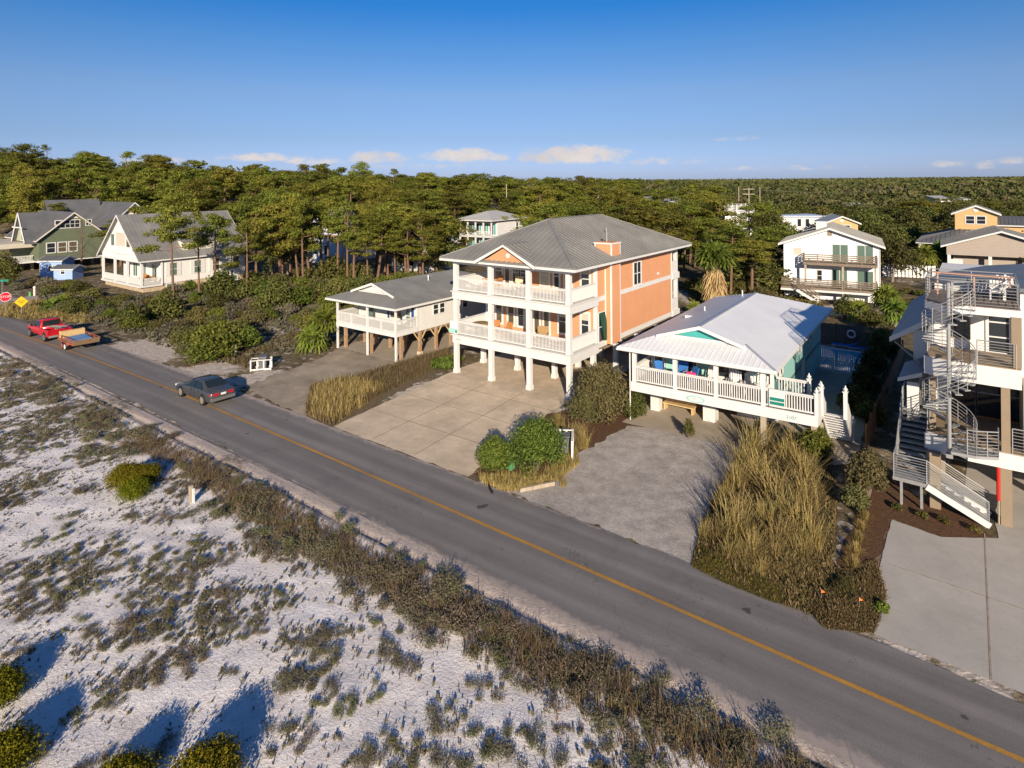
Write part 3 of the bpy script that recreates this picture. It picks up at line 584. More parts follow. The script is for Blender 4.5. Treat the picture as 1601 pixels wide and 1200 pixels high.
    tr.box(Wd+.46,Wd+.557,6.36,6.457,ZE+.12,9.93); tr.box(9.2,Wd+.6,5.0,6.5,9.93,10.03); tr.build('chimney_trim', M.white, co)
    cap = MB(); cap.box(9.3,Wd+.5,5.1,6.4,10.03,10.06); cap.build('chimney_cap', M.orange, co)
    fl = MB(); fl.tube([(9.9,5.75,10.05),(9.9,5.75,10.72)],.06,8); fl.tube([(9.9,5.75,10.72),(9.9,5.75,10.76)],.14,8); fl.tube([(9.9,5.75,10.6),(9.9,5.75,10.63)],.1,8); fl.build('flue', M.steel, co)
    # roof
    e = .98; x0, x1, y0, y1, ze, s_ = -e, Wd+e, -.78, D+.85, 8.87, .456
    pl, (c, ya, yb, zr) = hiproof(x0, x1, y0, y1, ze, s_)
    gx, gz, gw = 5.30, 10.12, 2.55
    # front gable: its two planes meet the hip plane
    yi = lambda z: y0 + (z-ze)/s_
    gp = [([(gx-gw,y0-.16,ze+.02),(gx,y0-.16,gz),(gx,yi(gz),gz),(gx-gw,yi(ze),ze+.02)], (0,1,0)), ([(gx+gw,y0-.16,ze+.02),(gx,y0-.16,gz),(gx,yi(gz),gz),(gx+gw,yi(ze),ze+.02)], (0,1,0))]
    R3 = [((c,ya,zr),(c,yb,zr)), ((x1,y0,ze),(c,ya,zr)), ((x0,y0,ze),(c,ya,zr)), ((x1,y1,ze),(c,yb,zr)), ((gx,y0-.16,gz),(gx,yi(gz),gz))]
    roof_part(h, pl + gp, M.roofgrey, .46, .1, ridge=R3, rw=.07, rh=.075)
    f = MB(); zf0, zf1 = 8.62, 8.78
    f.box(x0,gx-gw-.05,y0-.03,y0+.05,zf0,zf1); f.box(gx+gw+.05,x1,y0-.03,y0+.05,zf0,zf1); f.box(x1-.06,x1+.02,y0+.05,y1,zf0,zf1); f.box(x0-.02,x0+.06,y0+.05,y1,zf0,zf1); f.box(x0,x1,y1-.06,y1+.02,zf0-.002,zf1)
    f.box(x0+.06,x1-.06,y0+.05,y1-.06,8.60,8.63)
    f.sprism([(gx-gw-.1,0,8.60),(gx,0,gz-.13),(gx+gw+.1,0,8.60),(gx+gw+.1,0,8.84),(gx,0,gz+.1-.08),(gx-gw-.1,0,8.84)], (0,.07,0)); 
    f.v = [v if not (abs(v[1]) < 1e-9 or abs(v[1]-.07) < 1e-9) else (v[0], v[1]+y0-.2, v[2]) for v in f.v]
    f.build('fascia', M.white, h)
    g = MB(); g.sprism([(gx-gw+.25,y0+.12,8.70),(gx+gw-.25,y0+.12,8.70),(gx,y0+.12,gz-.16)], (0,.06,0)); go = g.build('gable', M.orange, h)
    v = MB(); v.lathe([(.0,-.05),(.17,-.05),(.17,.0),(0,0)], (gx+.25,y0+.115,9.36), 14, 'y'); v.build('vent', M.white, go)
    fr = MB(); fr.box(gx-gw+.1,gx+gw-.1,y0+.06,y0+.14,8.62,8.74); fr.box(-.17,Wd+.17,-.17,.17,8.36,8.6); fr.box(Wd-.17,Wd+.17,.17,YW,8.36,8.6); fr.box(-.17,.17,.17,YW,8.36,8.6); fr.build('porch_beam', M.white, h)
    pv = MB(); pv.tube([(8.0,9.2,10.1),(8.0,9.2,10.75)],.06,8); pv.tube([(8.0,9.2,10.7),(8.0,9.2,10.78)],.09,8); pv.build('vent_pipe', M.steel, h)
    lf = MB(); lf.box(Wd+.002,Wd+.12,14.2,14.4,6.6,6.75); lf.build('wall_lamp', M.white, h)
    put_text('614', .26, (.36,-.22,2.62), X_, mY, 'house_number', mat('grey_number', (.16,.15,.15), .6), h)
    sg = MB(); sg.box(-.42,.42,-.27,-.235,Z1+.08,Z1+1.02); so_ = tag(sg.build('sign_board', M.white, h), 'white and sea green sign board')
    sp = MB(); sp.box(-.36,.36,-.276,-.2705,Z1+.5,Z1+.96); sp.build('sign_panel', mat('pale_blue', (.62,.72,.76), .5), so_)
    sp = MB(); sp.prism([(-.42+.0,0),(.36,0)],0,0) if False else sp.box(-.55,.36,-.277,-.2712,Z1+.12,Z1+.46); sp.build('sign_panel', mat('sea_green', (.30,.55,.47), .5), so_)
    sp = MB(); sp.lathe([(0,-.003),(.1,-.003),(.1,.0),(0,0)], (.2,-.2785,Z1+.24), 10, 'y'); sp.build('sign_badge', mat('deep_green', (.05,.16,.12), .5), so_)
    return h
orange = orange_house()

# ------------------------------------------------------------------ Dutch-gable cottages (white stilt cottage, aqua cottage)
def dutch_roof(par, x0, x1, y0, y1, z, s, tg, over, m, trimm, gm, spacing=.3, rear='hip', rib=True, ridge_m=None):
    c = (x0+x1)/2; hw = (x1-x0)/2; zr = z+hw*s; zt = z+tg*s; yb = y1 - (hw if rear == 'hip' else 0); yf = y0+tg-over
    pl = [([(x1,y0,z),(x1,y1,z),(c,yb,zr),(c,yf,zr),(x1-tg,yf,zt),(x1-tg,y0+tg,zt)], (0,1,0)), ([(x0,y1,z),(x0,y0,z),(x0+tg,y0+tg,zt),(x0+tg,yf,zt),(c,yf,zr),(c,yb,zr)], (0,1,0)),
          ([(x0,y0,z),(x1,y0,z),(x1-tg,y0+tg,zt),(x0+tg,y0+tg,zt)], (1,0,0))]
    if rear == 'hip': pl.append(([(x1,y1,z),(x0,y1,z),(c,yb,zr)], (1,0,0)))
    mb = MB()
    for i, (p, e) in enumerate(pl):
        if i < 2 and len(p) == 6:                                     # split the notched plane into convex pieces
            a = p
            pieces = [[a[0],a[1],a[2],a[3],a[4],a[5]]]
        else: pieces = [p]
        for q in pieces: mb.sprism([(v[0],v[1],v[2]-.09-.001*i) for v in q], (0,0,.09+.001*i))
        if rib and i > 1: mb.ribs(p, e, spacing, .03, .022)
    mb.build('roof', m, par)
    if ridge_m: r = MB(); r.beam((c,yf,zr+.02),(c,yb,zr+.02),.2,.04); r.beam((x1,y0,z+.02),(x1-tg,y0+tg,zt+.02),.14,.03); r.build('ridge_cap', ridge_m, par)
    f = MB(); f.box(x0,x1,y0-.03,y0+.03,z-.2,z-.03); f.box(x1-.03,x1+.03,y0+.03,y1,z-.2,z-.03); f.box(x0-.03,x0+.03,y0+.03,y1,z-.2,z-.03); f.box(x0,x1,y1-.03,y1+.03,z-.2,z-.03)
    for sgn in (-1, 1):
        xe = c + sgn*(hw-tg*.92); ze_ = z + tg*.92*s
        f.sprism([(c,yf-.06,zr+.04),(xe,yf-.06,ze_+.04),(xe,yf-.06,ze_-.15),(c,yf-.06,zr-.17)], (0,.055,0))
    f.box(x0+tg+.35,x1-tg-.35,y0+tg-.2,y0+tg-.08,zt-.05,zt+.05)
    f.build('fascia', trimm, par)
    g = MB(); g.sprism([(x0+tg,y0+tg-.05,zt-.02),(x1-tg,y0+tg-.05,zt-.02),(c,y0+tg-.05,zr-.1)], (0,.05,0)); g.build('gable', gm, par)
    so = MB(); so.box(x0+.03,x1-.03,y0+.03,y1-.03,z-.22,z-.2); so.build('soffit', trimm, par)
    return c, yb, zr

def white_cottage():
    h = thing('stilt_cottage', 'white one-storey cottage on brown wooden posts with grey roof and white front porch', 'house', (-38.16, 34.75, 0))
    Wd = 7.52; Zd, Zb, ZE = 2.3, 2.0, 4.25
    for x in (0, -3.52, -Wd): c = MB(); c.box(x-.075,x+.075,-.075,.075,0,ZE+.08); c.build('porch_post', M.white, h)
    for iy, y in enumerate((.6, 2.75, 4.7, 6.6, 8.6, 10.6, 12.6)):
        for x in (-.05, -3.75, -Wd+.35) + ((-1.9, -5.6) if iy in (1, 3) else ()):
            c = MB(); c.box(x-.115,x+.115,y-.115,y+.115,0,Zb); po = c.build('post', M.post, h)
            if y > 2 and x > -1:
                k = MB()
                for s in (-1, 1): k.beam((x,y+s*.12,1.2),(x,y+s*.75,1.98),.07,.09)
                k.build('brace', M.lumber, po)
                if iy in (1, 4): k = MB(); k.box(x-.18,x+.18,y-.18,y+.18,0,.25); k.build('footing', M.concrete, po)
    b = MB(); b.box(-Wd-.08,.08,-.1,.0,Zb,Zd+.05); b.box(.0,.08,0,2.35,Zb,Zd+.05); b.box(-Wd-.08,-Wd,0,2.35,Zb,Zd+.05); b.build('deck_band', M.white, h)
    f = MB(); f.box(-Wd,0,0,2.4,Zd-.14,Zd); f.box(-Wd+.1,-.1,2.5,15,Zb-.22,Zb-.004); f.build('floor', M.wood_w, h)
    w = MB(); w.box(-Wd,0,2.4,15.2,Zb,ZE+.1); w.build('wall', M.gsiding, h)
    for xa, xb in ((-.11,.05),(-Wd-.03,-Wd+.11)): MB().box(xa,xb,2.34,2.46,Zb,ZE).build('corner_board', M.white, h)
    xs_ = [-Wd, -5.64, -3.52, -1.76, 0]
    for a, b_ in zip(xs_, xs_[1:]): r = MB(); balustrade(r, (a+.08,0,Zd), (b_-.08,0,Zd), .98, .105, .035); r.build('railing', M.white, h)
    for x in (0, -Wd): r = MB(); balustrade(r, (x,.1,Zd), (x,2.3,Zd), .98, .105, .035); r.build('railing', M.white, h)
    for x in (-5.64, -1.76): c = MB(); c.box(x-.06,x+.06,-.06,.06,Zd-.2,Zd+1.02); c.build('rail_post', M.white, h)
    window(h, (-3.3,2.4,Zd+.55), X_, mY, 1.45, 1.2, 2, 1, gm=M.glassb, fw=.12); 
    for x in (-3.62, -.62): s = MB(); s.box(x,x+.25,2.33,2.399,Zd+.45,Zd+1.85); tag(s.build('shutter', M.navy, h), 'navy blue shutter')
    window(h, (-6.35,2.4,Zd+.1), X_, mY, .9, 1.75, 1, 1, gm=M.glass2, name='door'); window(h, (-1.3,2.4,Zd+.1), X_, mY, .5, 1.6, 1, 2, gm=M.glass2)
    for y in (4.35, 5.15, 8.2): window(h, (0,y,3.12), Y_, X_, .58, .8, 1, 2, fm=M.gsiding, gm=M.glass, fw=.06)
    c, yb, zr = dutch_roof(h, -Wd-1.0, .55, -.55, 15.8, 4.47, .32, 1.9, .45, M.shingle, M.white, M.white, .5, rib=False)
    p = MB(); p.tube([(-2.8,6.6,4.9),(-2.8,6.6,5.95)],.05,6); p.tube([(-2.8,6.6,5.85),(-2.8,6.6,6.0)],.08,6); p.build('vent_pipe', M.trim, h)
    return h
white_cottage()

def aqua_cottage():
    h = thing('stilt_cottage', 'aqua raised cottage with white metal roof, white railed porch and deck', 'house', (-9.42, 34.75, 0), R(2))
    Zb, Zd, ZE = 1.9, 2.42, 4.32; WL = -7.42; XR = 2.62; YW = 2.5
    for x in (WL, -4.88, -2.52, 0):
        c = MB(); c.box(x-.11,x+.11,-.11,.11,Zb,ZE+.05); c.build('porch_post', M.white, h)
    for x, y, s, m in ((0,-.02,.13,M.postgrey),(2.45,.15,.13,M.postgrey),(2.45,2.2,.13,M.postgrey),(-7.1,2.6,.28,M.gsiding),(-3.7,2.75,.36,M.gsiding),(-7.1,7,.25,M.gsiding),(-3.7,7,.25,M.gsiding),(-.2,6.5,.2,M.postgrey),(-7.1,12,.25,M.gsiding),(-.2,12,.2,M.postgrey)):
        c = MB(); c.box(x-s,x+s,y-s,y+s,0,Zb); c.build('post', m, h)
    b = MB(); b.box(WL-.16,XR+.06,-.2,-.1,Zb,Zd+.02); b.box(XR-.04,XR+.06,-.1,2.6,Zb,Zd+.02); b.box(WL-.16,WL-.06,-.1,YW,Zb,Zd+.02); b.build('deck_band', M.white, h)
    f = MB(); f.box(WL-.05,XR-.05,-.09,YW-.01,Zd-.12,Zd); f.build('deck_floor', M.wood_w, h)
    u = MB(); u.box(WL,0,YW,18.2,Zb,Zb+.2); u.build('floor_frame', M.wood_w, h)
    w = MB(); w.box(WL,0,YW,18.3,Zb+.2,ZE+.1); w.build('wall', M.teal, h)
    pw = MB(); pw.box(WL+.02,-.02,YW-.03,YW-.001,Zd,ZE); pw.build('porch_wall', M.white, h)
    lo = MB(); lo.box(-2.6,-.3,4.4,12,0.02,Zb); lo.build('storage_room', M.gsiding, h); window(h, (-1.9,4.4,.25), X_, mY, 1.6, 1.35, 2, 1, gm=M.glass)
    for a, b_ in ((WL, -4.88), (-4.88, -2.52), (-2.52, 0), (0, XR-.05)): r = MB(); balustrade(r, (a+.12,-.05,Zd), (b_-.1,-.05,Zd), .98, .125, .05, gap=.12); r.build('railing', M.white, h)
    r = MB(); balustrade(r, (WL,.1,Zd), (WL,YW-.1,Zd), .98, .125, .05); r.build('railing', M.white, h)
    r = MB(); balustrade(r, (.15,2.35,Zd), (1.75,2.35,Zd), .98, .14, .05); r.build('railing', M.white, h)
    def newel(x, y, z0, z1, par):
        n = MB(); n.box(x-.09,x+.09,y-.09,y+.09,z0,z1); n.box(x-.13,x+.13,y-.13,y+.13,z1,z1+.04); n.lathe([(.05,z1+.04),(.10,z1+.12),(.12,z1+.17),(.05,z1+.22),(.02,z1+.34)], (x,y,0), 8); return n.build('newel_post', M.white, par)
    for x, y in ((XR-.02,-.05),(1.85,2.35),(XR-.02,1.2)): newel(x, y, Zd-.1, Zd+1.12, h)
    # stair down from the deck end, boarded sides
    st = MB(); 
    for k in range(10): st.box(XR-.1-.0,XR+1.1,1.3+k*.27,1.3+k*.27+.28,Zd-.1-(k+1)*.225,Zd-.06-(k+1)*.225)
    so = st.build('staircase', M.gsiding, h)
    for x in (XR+.0, XR+1.12):
        k = MB(); k.sprism([(x,1.25,Zd-.35),(x,1.25,Zd+1.0),(x,3.95,1.0),(x,3.95,.02),(x,3.6,.02)], (.05,0,0)); k.build('side_board', M.white, so)
        newel(x+.03, 3.95, 0, 1.1, so); newel(x+.03, 1.15, Zd-.3, Zd+1.1, so)
    lat = MB(); lat.sprism([(XR+.0,-.08,Zd-.3),(XR+.0,-.08,Zd+.97),(XR+.0,1.15,Zd+.97),(XR+.0,1.15,Zd-.3)], (.04,0,0)); lat.build('privacy_panel', M.white, h)
    # porch wall openings
    for a, wd_, k in ((-7.1,.5,'w'),(-6.4,.7,'d'),(-5.3,.85,'w'),(-4.25,.55,'d'),(-3.45,.95,'w'),(-2.2,.7,'w'),(-1.35,.4,'d'),(-.8,.6,'w')):
        if k == 'w': window(h, (a,YW-.03,Zd+.45), X_, mY, wd_, 1.35, 1, 2, gm=M.glass, fw=.1)
        else: d = MB(); d.box(a,a+wd_,YW-.09,YW-.031,Zd+.03,Zd+1.95); tag(d.build('door', M.aqua, h), 'aqua door')
    for y in (3.1, 4.0, 9.6, 13.5): window(h, (0,y,3.05), Y_, X_, .6, 1.1, 1, 2, gm=M.glass, fw=.09)
    d = MB(); d.box(.002,.06,10.6,11.5,.1,2.2); d.build('door', M.white, h)
    sk = MB(); sk.box(-.12,.0,5.2,18.2,.02,Zb+.198); sk.build('skirt_wall', M.teal, h)
    c, yb, zr = dutch_roof(h, WL-.95, .72, -.42, 18.9, 4.5, .32, 2.05, .5, M.roofwhite, M.white, M.tealpaint, .3, ridge_m=mat('ridge_grey', (.33,.35,.40), .5))
    gu = MB(); gu.tube([(WL-.95,-.5,4.36),(.72,-.5,4.38)],.06,8); gu.tube([(WL-.25,-.12,4.3),(WL-.25,-.12,.1)],.04,6); gu.build('gutter', M.trim, h)
    p = MB(); p.tube([(-6.2,9.5,5.0),(-6.2,9.5,5.5)],.05,6); p.tube([(-4.8,14.2,5.6),(-4.8,14.2,6.1)],.05,6); p.box(-6.9,-6.5,7.4,7.7,4.9,5.15); p.build('vent_pipe', M.trim, h)
    # writing and signs
    ov = MB(); n = 20; ov.sprism([(-3.62+.52*math.cos(k*2*math.pi/n), -.235, 2.13+.19*math.sin(k*2*math.pi/n)) for k in range(n)], (0,.03,0)); oo = tag(ov.build('oval_sign', mat('pale_aqua', (.27,.48,.44), .5), h), 'pale aqua oval sign on the deck band')
    ov = MB(); ov.sprism([(-3.62+.42*math.cos(k*2*math.pi/n), -.239, 2.13+.13*math.sin(k*2*math.pi/n)) for k in range(n)], (0,.003,0)); ov.build('oval_field', M.white, oo)
    ov = MB(); ov.box(-3.75,-3.62,-.243,-.24,2.14,2.2); ov.build('oval_mark', M.lumber, oo)
    put_text('3107', .25, (1.42,-.2,2.13), X_, mY, 'house_number', mat('aqua_number', (.10,.27,.26), .6), h)
    sg = MB(); sg.box(.32,1.12,-.17,-.12,Zd+.1,Zd+1.02); s1 = tag(sg.build('sign_board', M.white, h), 'white sign board with two dark green bars')
    for k, zz in enumerate((.42, .2)):
        sb = MB(); q = []
        for i in range(13): q.append((.36+i*.06, -.178, Zd+zz+.17+(.025 if i % 2 else 0)))
        for i in range(12, -1, -1): q.append((.36+i*.06, -.178, Zd+zz+(.025 if i % 2 else 0)))
        sb.sprism(q, (0,.006,0)); g = sb.build('green_bar', mat('sign_green', (.01,.17,.13), .5), s1)
    sc = MB(); sc.tube([(.5,-.175,Zd+.93),(.58,-.175,Zd+.9),(.68,-.175,Zd+.9),(.8,-.175,Zd+.9),(.95,-.175,Zd+.88),(1.0,-.175,Zd+.86)],.012,4); sc.build('script_line', mat('sign_grey', (.35,.42,.40), .6), s1)
    return h
aqua = aqua_cottage()

# ------------------------------------------------------------------ modern house on the right with decks, stairs and spiral stair
def modern_house():
    h = thing('modern_house', 'white modern house with steel-railed decks, outdoor stairs and a spiral staircase', 'house', (0, 33.1, 0))
    Z1, Z2, Z3 = 3.08, 6.6, 9.02; YW = 4.25; Y2 = 2.7
    for x, y, z0, z1, s in ((.74,.12,0,2.42,.19),(.74,.12,Z1,5.78,.15),(1.12,.3,Z2,8.7,.17),(-1.72,.1,0,2.42,.2),(5,.12,0,2.42,.19),(5,.12,Z1,5.78,.15),(-1.72,4.2,0,2.42,.2),(.74,4.6,0,2.42,.2),(3.6,4.6,0,2.42,.2),(-1.85,1.2,Z1,5.78,.12)):
        c = MB(); c.box(x-s,x+s,y-s,y+s,z0,z1); c.build('column', M.tanpost, h)
    # decks
    d = MB(); d.prism([(-.75,-.05),(9,-.05),(9,YW-.01),(-2.1,YW-.01),(-2.1,.85),(-.9,.15)], Z1-.02, Z1); tag(d.build('deck_floor', M.deckw, h))
    b = MB(); b.box(-.55,9,-.12,-.06,2.42,Z1-.03); b.prism([(-.6,-.05),(9,-.05),(9,YW),(-2.1,YW),(-2.1,.8),(-1.0,.3)], 2.44, Z1-.025); b.build('deck_band', M.white, h)
    gb = MB(); gb.sprism([(-2.15,.72,2.35),(-1.1,.12,2.35),(-1.1,.12,3.0),(-2.15,.72,3.0)], (0,-.06,0)); tag(gb.build('deck_band', M.gsiding, h), 'left edge band of lowest deck with shade painted grey')  # shade on this end of the white band put in as a greyer material
    d = MB(); d.prism([(-1.15,.0),(1.25,-.05),(1.25,Y2-.01),(-2.1,Y2-.01),(-2.1,.5)], Z2-.02, Z2); d.build('deck_floor', M.deckw, h)
    b = MB(); b.prism([(-1.15,-.06),(1.27,-.1),(1.27,YW-.011),(-2.12,YW-.011),(-2.12,.4)], 5.78, Z2-.022); b.build('deck_band', M.white, h)
    P3 = [(-1.06,-.35),(-.5,.22),(1.28,.22),(1.28,4.3),(-2.1,4.3),(-2.1,.75)]
    b = MB(); b.prism(P3, 8.66, Z3-.03); b.build('deck_band', M.white, h)
    d = MB(); d.prism([(x*.985, y*.985+.03) for x, y in P3], Z3-.028, Z3); d.build('deck_floor', M.wood_w, h)
    # walls
    w = MB(); w.box(-1.95,9,YW,12,2.5,5.77); w.box(-1.95,1.31,Y2,12,Z2-.83,8.65); w.box(-1.9,9,4.32,12,8.66,9.5); w.box(1.32,9,2.05,11.9,Z2-.82,9.5); w.build('wall', M.wsiding, h)
    w = MB(); w.box(1.33,9,.3,YW-.002,Z1,Z2-.81); 
    wl = MB(); wl.box(-3.0,-1.96,6.8,20,2.9,6.4); wl.box(-3.05,-2.55,3.6,6.6,2.6,4.4); wl.build('side_wing', M.gsiding, h)
    base = MB(); base.box(-1.9,9,7.5,16,.02,2.49); base.build('ground_wall', M.tan, h)
    # roofs
    r = MB()
    r.slab([(-2.05,4.38,9.6),(1.29,4.38,9.72),(1.29,1.7,9.72),(9.3,1.7,9.95),(9.3,14,10.1),(2.2,11.6,9.8),(.2,10.2,9.7),(-1.6,6.6,9.6)], .16); r.build('roof', M.roofblue, h)
    r = MB(); r.slab([(-1.95,6.6,7.3),(-4.1,7.1,5.75),(-4.1,20,5.75),(-1.95,20,7.3)], .1); r.slab([(-2.4,3.4,5.0),(-3.4,3.4,4.55),(-3.4,6.8,4.55),(-2.4,6.8,5.0)], .1)
    ro = r.build('shed_roof', M.roofblue, h)
    f = MB(); f.sprism([(-1.96,6.55,7.32),(-4.14,7.05,5.77),(-4.14,7.05,5.5),(-1.96,6.55,7.0)], (0,-.05,0)); f.build('fascia', M.white, ro); f = MB(); f.sprism([(-2.38,3.38,5.02),(-3.42,3.38,4.57),(-3.42,3.38,4.4),(-2.38,3.38,4.82)], (0,-.05,0)); f.build('fascia', M.white, ro)
    s = MB(); s.beam((-3.9,7.1,5.55),(-2.2,5.2,4.7),.05); s.build('strut', M.postgrey, ro)
    # windows and doors
    for a in (-1.25,-.25,.75): window(h, (a,YW,Z1+.05), X_, mY, .95, 2.25, 1, 2, fm=M.steel, gm=M.glass, fw=.06, name='door')
    th = MB(); th.box(-1.4,1.8,YW-.12,YW-.001,Z1+.001,Z1+.06); th.build('threshold', M.cedar, h)
    for a in (2.2, 3.2): window(h, (a,.3,Z1+.1), X_, mY, .9, 2.2, 1, 2, fm=M.trim, gm=M.glass, name='door')
    rw = w.build('recess_wall', M.tan, h)
    window(h, (.22,Y2,Z2+.03), X_, mY, .72, 2.02, 1, 3, fm=M.trim, gm=M.glass, name='door', fw=.12); window(h, (-1.25,Y2,Z2+.5), X_, mY, .75, 1.55, 1, 1, fm=M.tanpost, gm=M.glass, fw=.05)
    window(h, (2.2,2.05,Z2+.4), X_, mY, .9, 1.7, 1, 2)
    # steel railings
    r = MB(); horails(r, [(-2.05,.8,Z3),(-1.06,-.3,Z3)]); r.build('railing', M.steel, h)
    r = MB(); horails(r, [(-1.02,-.3,Z3),(-.5,.26,Z3),(1.2,.26,Z3),(1.2,4.2,Z3),(-2.05,4.2,Z3),(-2.05,.8,Z3)]); r.build('railing', M.steel, h)
    r = MB(); horails(r, [(-.2,.05,Z2),(1.1,-.02,Z2)], n=8); r.build('railing', M.steel, h); r = MB(); horails(r, [(-2.0,2.6,Z2),(-2.0,.6,Z2)]); r.build('railing', M.steel, h)
    for run in ([(.95,0,Z1),(4.9,0,Z1)], [(5.2,0,Z1),(8.9,0,Z1)], [(-2.05,4.1,Z1),(-2.05,1.0,Z1)]): r = MB(); horails(r, run); r.build('railing', M.steel, h)
    bt = MB(); bt.beam((-1.9,3.0,Z3+1.02),(1.15,2.6,Z3+1.02),.3,.05); 
    for x in (-1.7,-.3,1.0): bt.box(x-.03,x+.03,2.75,2.81,Z3,Z3+1.0)
    bt.build('bar_counter', mat('cedar_board', (.45,.27,.18), .7, .15, 4), h)
    # spiral stair: pole, treads, helical rails
    cx, cy = -1.17, -.66; sp = MB(); sp.tube([(cx,cy,2.72),(cx,cy,Z3+1.05)], .075, 10); sp.box(cx-.12,cx+.12,cy-.12,cy+.12,2.6,2.78); so = sp.build('spiral_staircase', M.steel, h)
    n = 34; a0 = R(-20); turn = R(720); rad = .95
    for k in range(n):
        a = a0 + turn*k/(n-1); z = Z1 + (Z3-Z1)*k/(n-1); t = MB(); q = [(cx+.06*math.cos(a), cy+.06*math.sin(a))]
        q += [(cx+rad*math.cos(a+da), cy+rad*math.sin(a+da)) for da in (0, .14, .28)] + [(cx+.06*math.cos(a+.28), cy+.06*math.sin(a+.28))]
        t.prism(q, z-.04, z); t.tube([(cx+rad*math.cos(a+.1), cy+rad*math.sin(a+.1), z-.02), (cx+rad*math.cos(a+.1), cy+rad*math.sin(a+.1), z+.95)], .014, 5); t.build('tread', M.steel, so)
    hr = MB()
    for j in range(6):
        hh = .2 + j*.15; hr.tube([(cx+rad*math.cos(a0+turn*k/120), cy+rad*math.sin(a0+turn*k/120), Z1+(Z3-Z1)*k/120+hh) for k in range(121)], .02 if j == 5 else .012, 5)
    hr.build('handrail', M.steel, so)
    ld = MB(); ld.prism([(-1.1,-1.2),(-.25,-1.15),(.5,-.75),(.5,-.13),(-1.0,-.13)], Z1-.14, Z1-.02); ld.build('landing', M.steel, so)
    lr = MB(); horails(lr, [(-.55,-1.15,Z1-.02),(-.25,-1.13,Z1-.02),(.48,-.74,Z1-.02),(.48,-.14,Z1-.02)], n=7, post=.5); lr.build('landing_rail', M.steel, so)
    # lower stair: flight from the deck down to the landing, then down to the drive
    st = MB(); zl = 1.2
    st.prism([(-3.28,-.55),(-1.98,-.62),(-1.98,.55),(-3.28,.6)], zl-.16, zl)
    for x, y in ((-2.95,-.5),(-2.2,-.45)): st.box(x-.05,x+.05,y-.05,y+.05,0,zl-.15)
    sto = st.build('staircase', M.steel, h)
    for k in range(10):
        t = MB(); y = .6 + k*.29; z = zl + (k+1)*.17; t.box(-3.2,-2.1,y,y+.3,z-.045,z); t.build('tread', M.steel, sto)
    tp = MB(); tp.prism([(-3.2,3.5),(-2.1,3.5),(-2.1,4.6),(-3.2,4.6)], Z1-.12, Z1-.02); tp.build('landing', M.steel, sto)
    for x in (-3.24,-2.06): t = MB(); t.beam((x,.5,zl-.02),(x,3.6,Z1-.05),.05,.25); t.build('stringer', M.steel, sto)
    for k in range(7):
        t = MB(); x = -1.95 + k*.3; z = zl - (k+1)*.155; t.box(x,x+.3,-.6,.45,z-.045,z); t.build('tread', M.steel, sto)
    for y in (-.64,.48): t = MB(); t.beam((-2.0,y,zl-.1),(.2,y-.0,.08),.05,.26); tag(t.build('stringer', M.white, sto), 'white stringer')
    rl = MB(); horails(rl, [(-3.24,-.52,zl),(-2.0,-.6,zl)], n=8); horails(rl, [(-3.24,-.5,zl),(-3.24,.55,zl)], n=8); horails(rl, [(-3.24,.55,zl),(-3.24,3.6,Z1)], n=7); horails(rl, [(-3.22,4.55,Z1),(-2.1,4.55,Z1)], n=7); horails(rl, [(-3.22,3.6,Z1),(-3.22,4.55,Z1)], n=7); horails(rl, [(-2.05,.55,zl),(-2.05,3.6,Z1)], n=7)
    horails(rl, [(-2.0,-.62,zl),(.15,-.64,.05)], n=9, post=2.2); horails(rl, [(-2.0,.48,zl),(.15,.48,.05)], n=9, post=2.2); rl.build('stair_rail', M.steel, sto)
    dp = MB(); dp.tube([(.49,.0,1.0),(.49,.0,2.5)], .085, 8); tag(dp.build('drain_pipe', M.red, h), 'red upper pipe beside column'); dp = MB(); dp.tube([(.49,.0,0),(.49,.0,1.0)], .04, 8); dp.build('drain_pipe', M.postgrey, h)
    return h
modern_house()

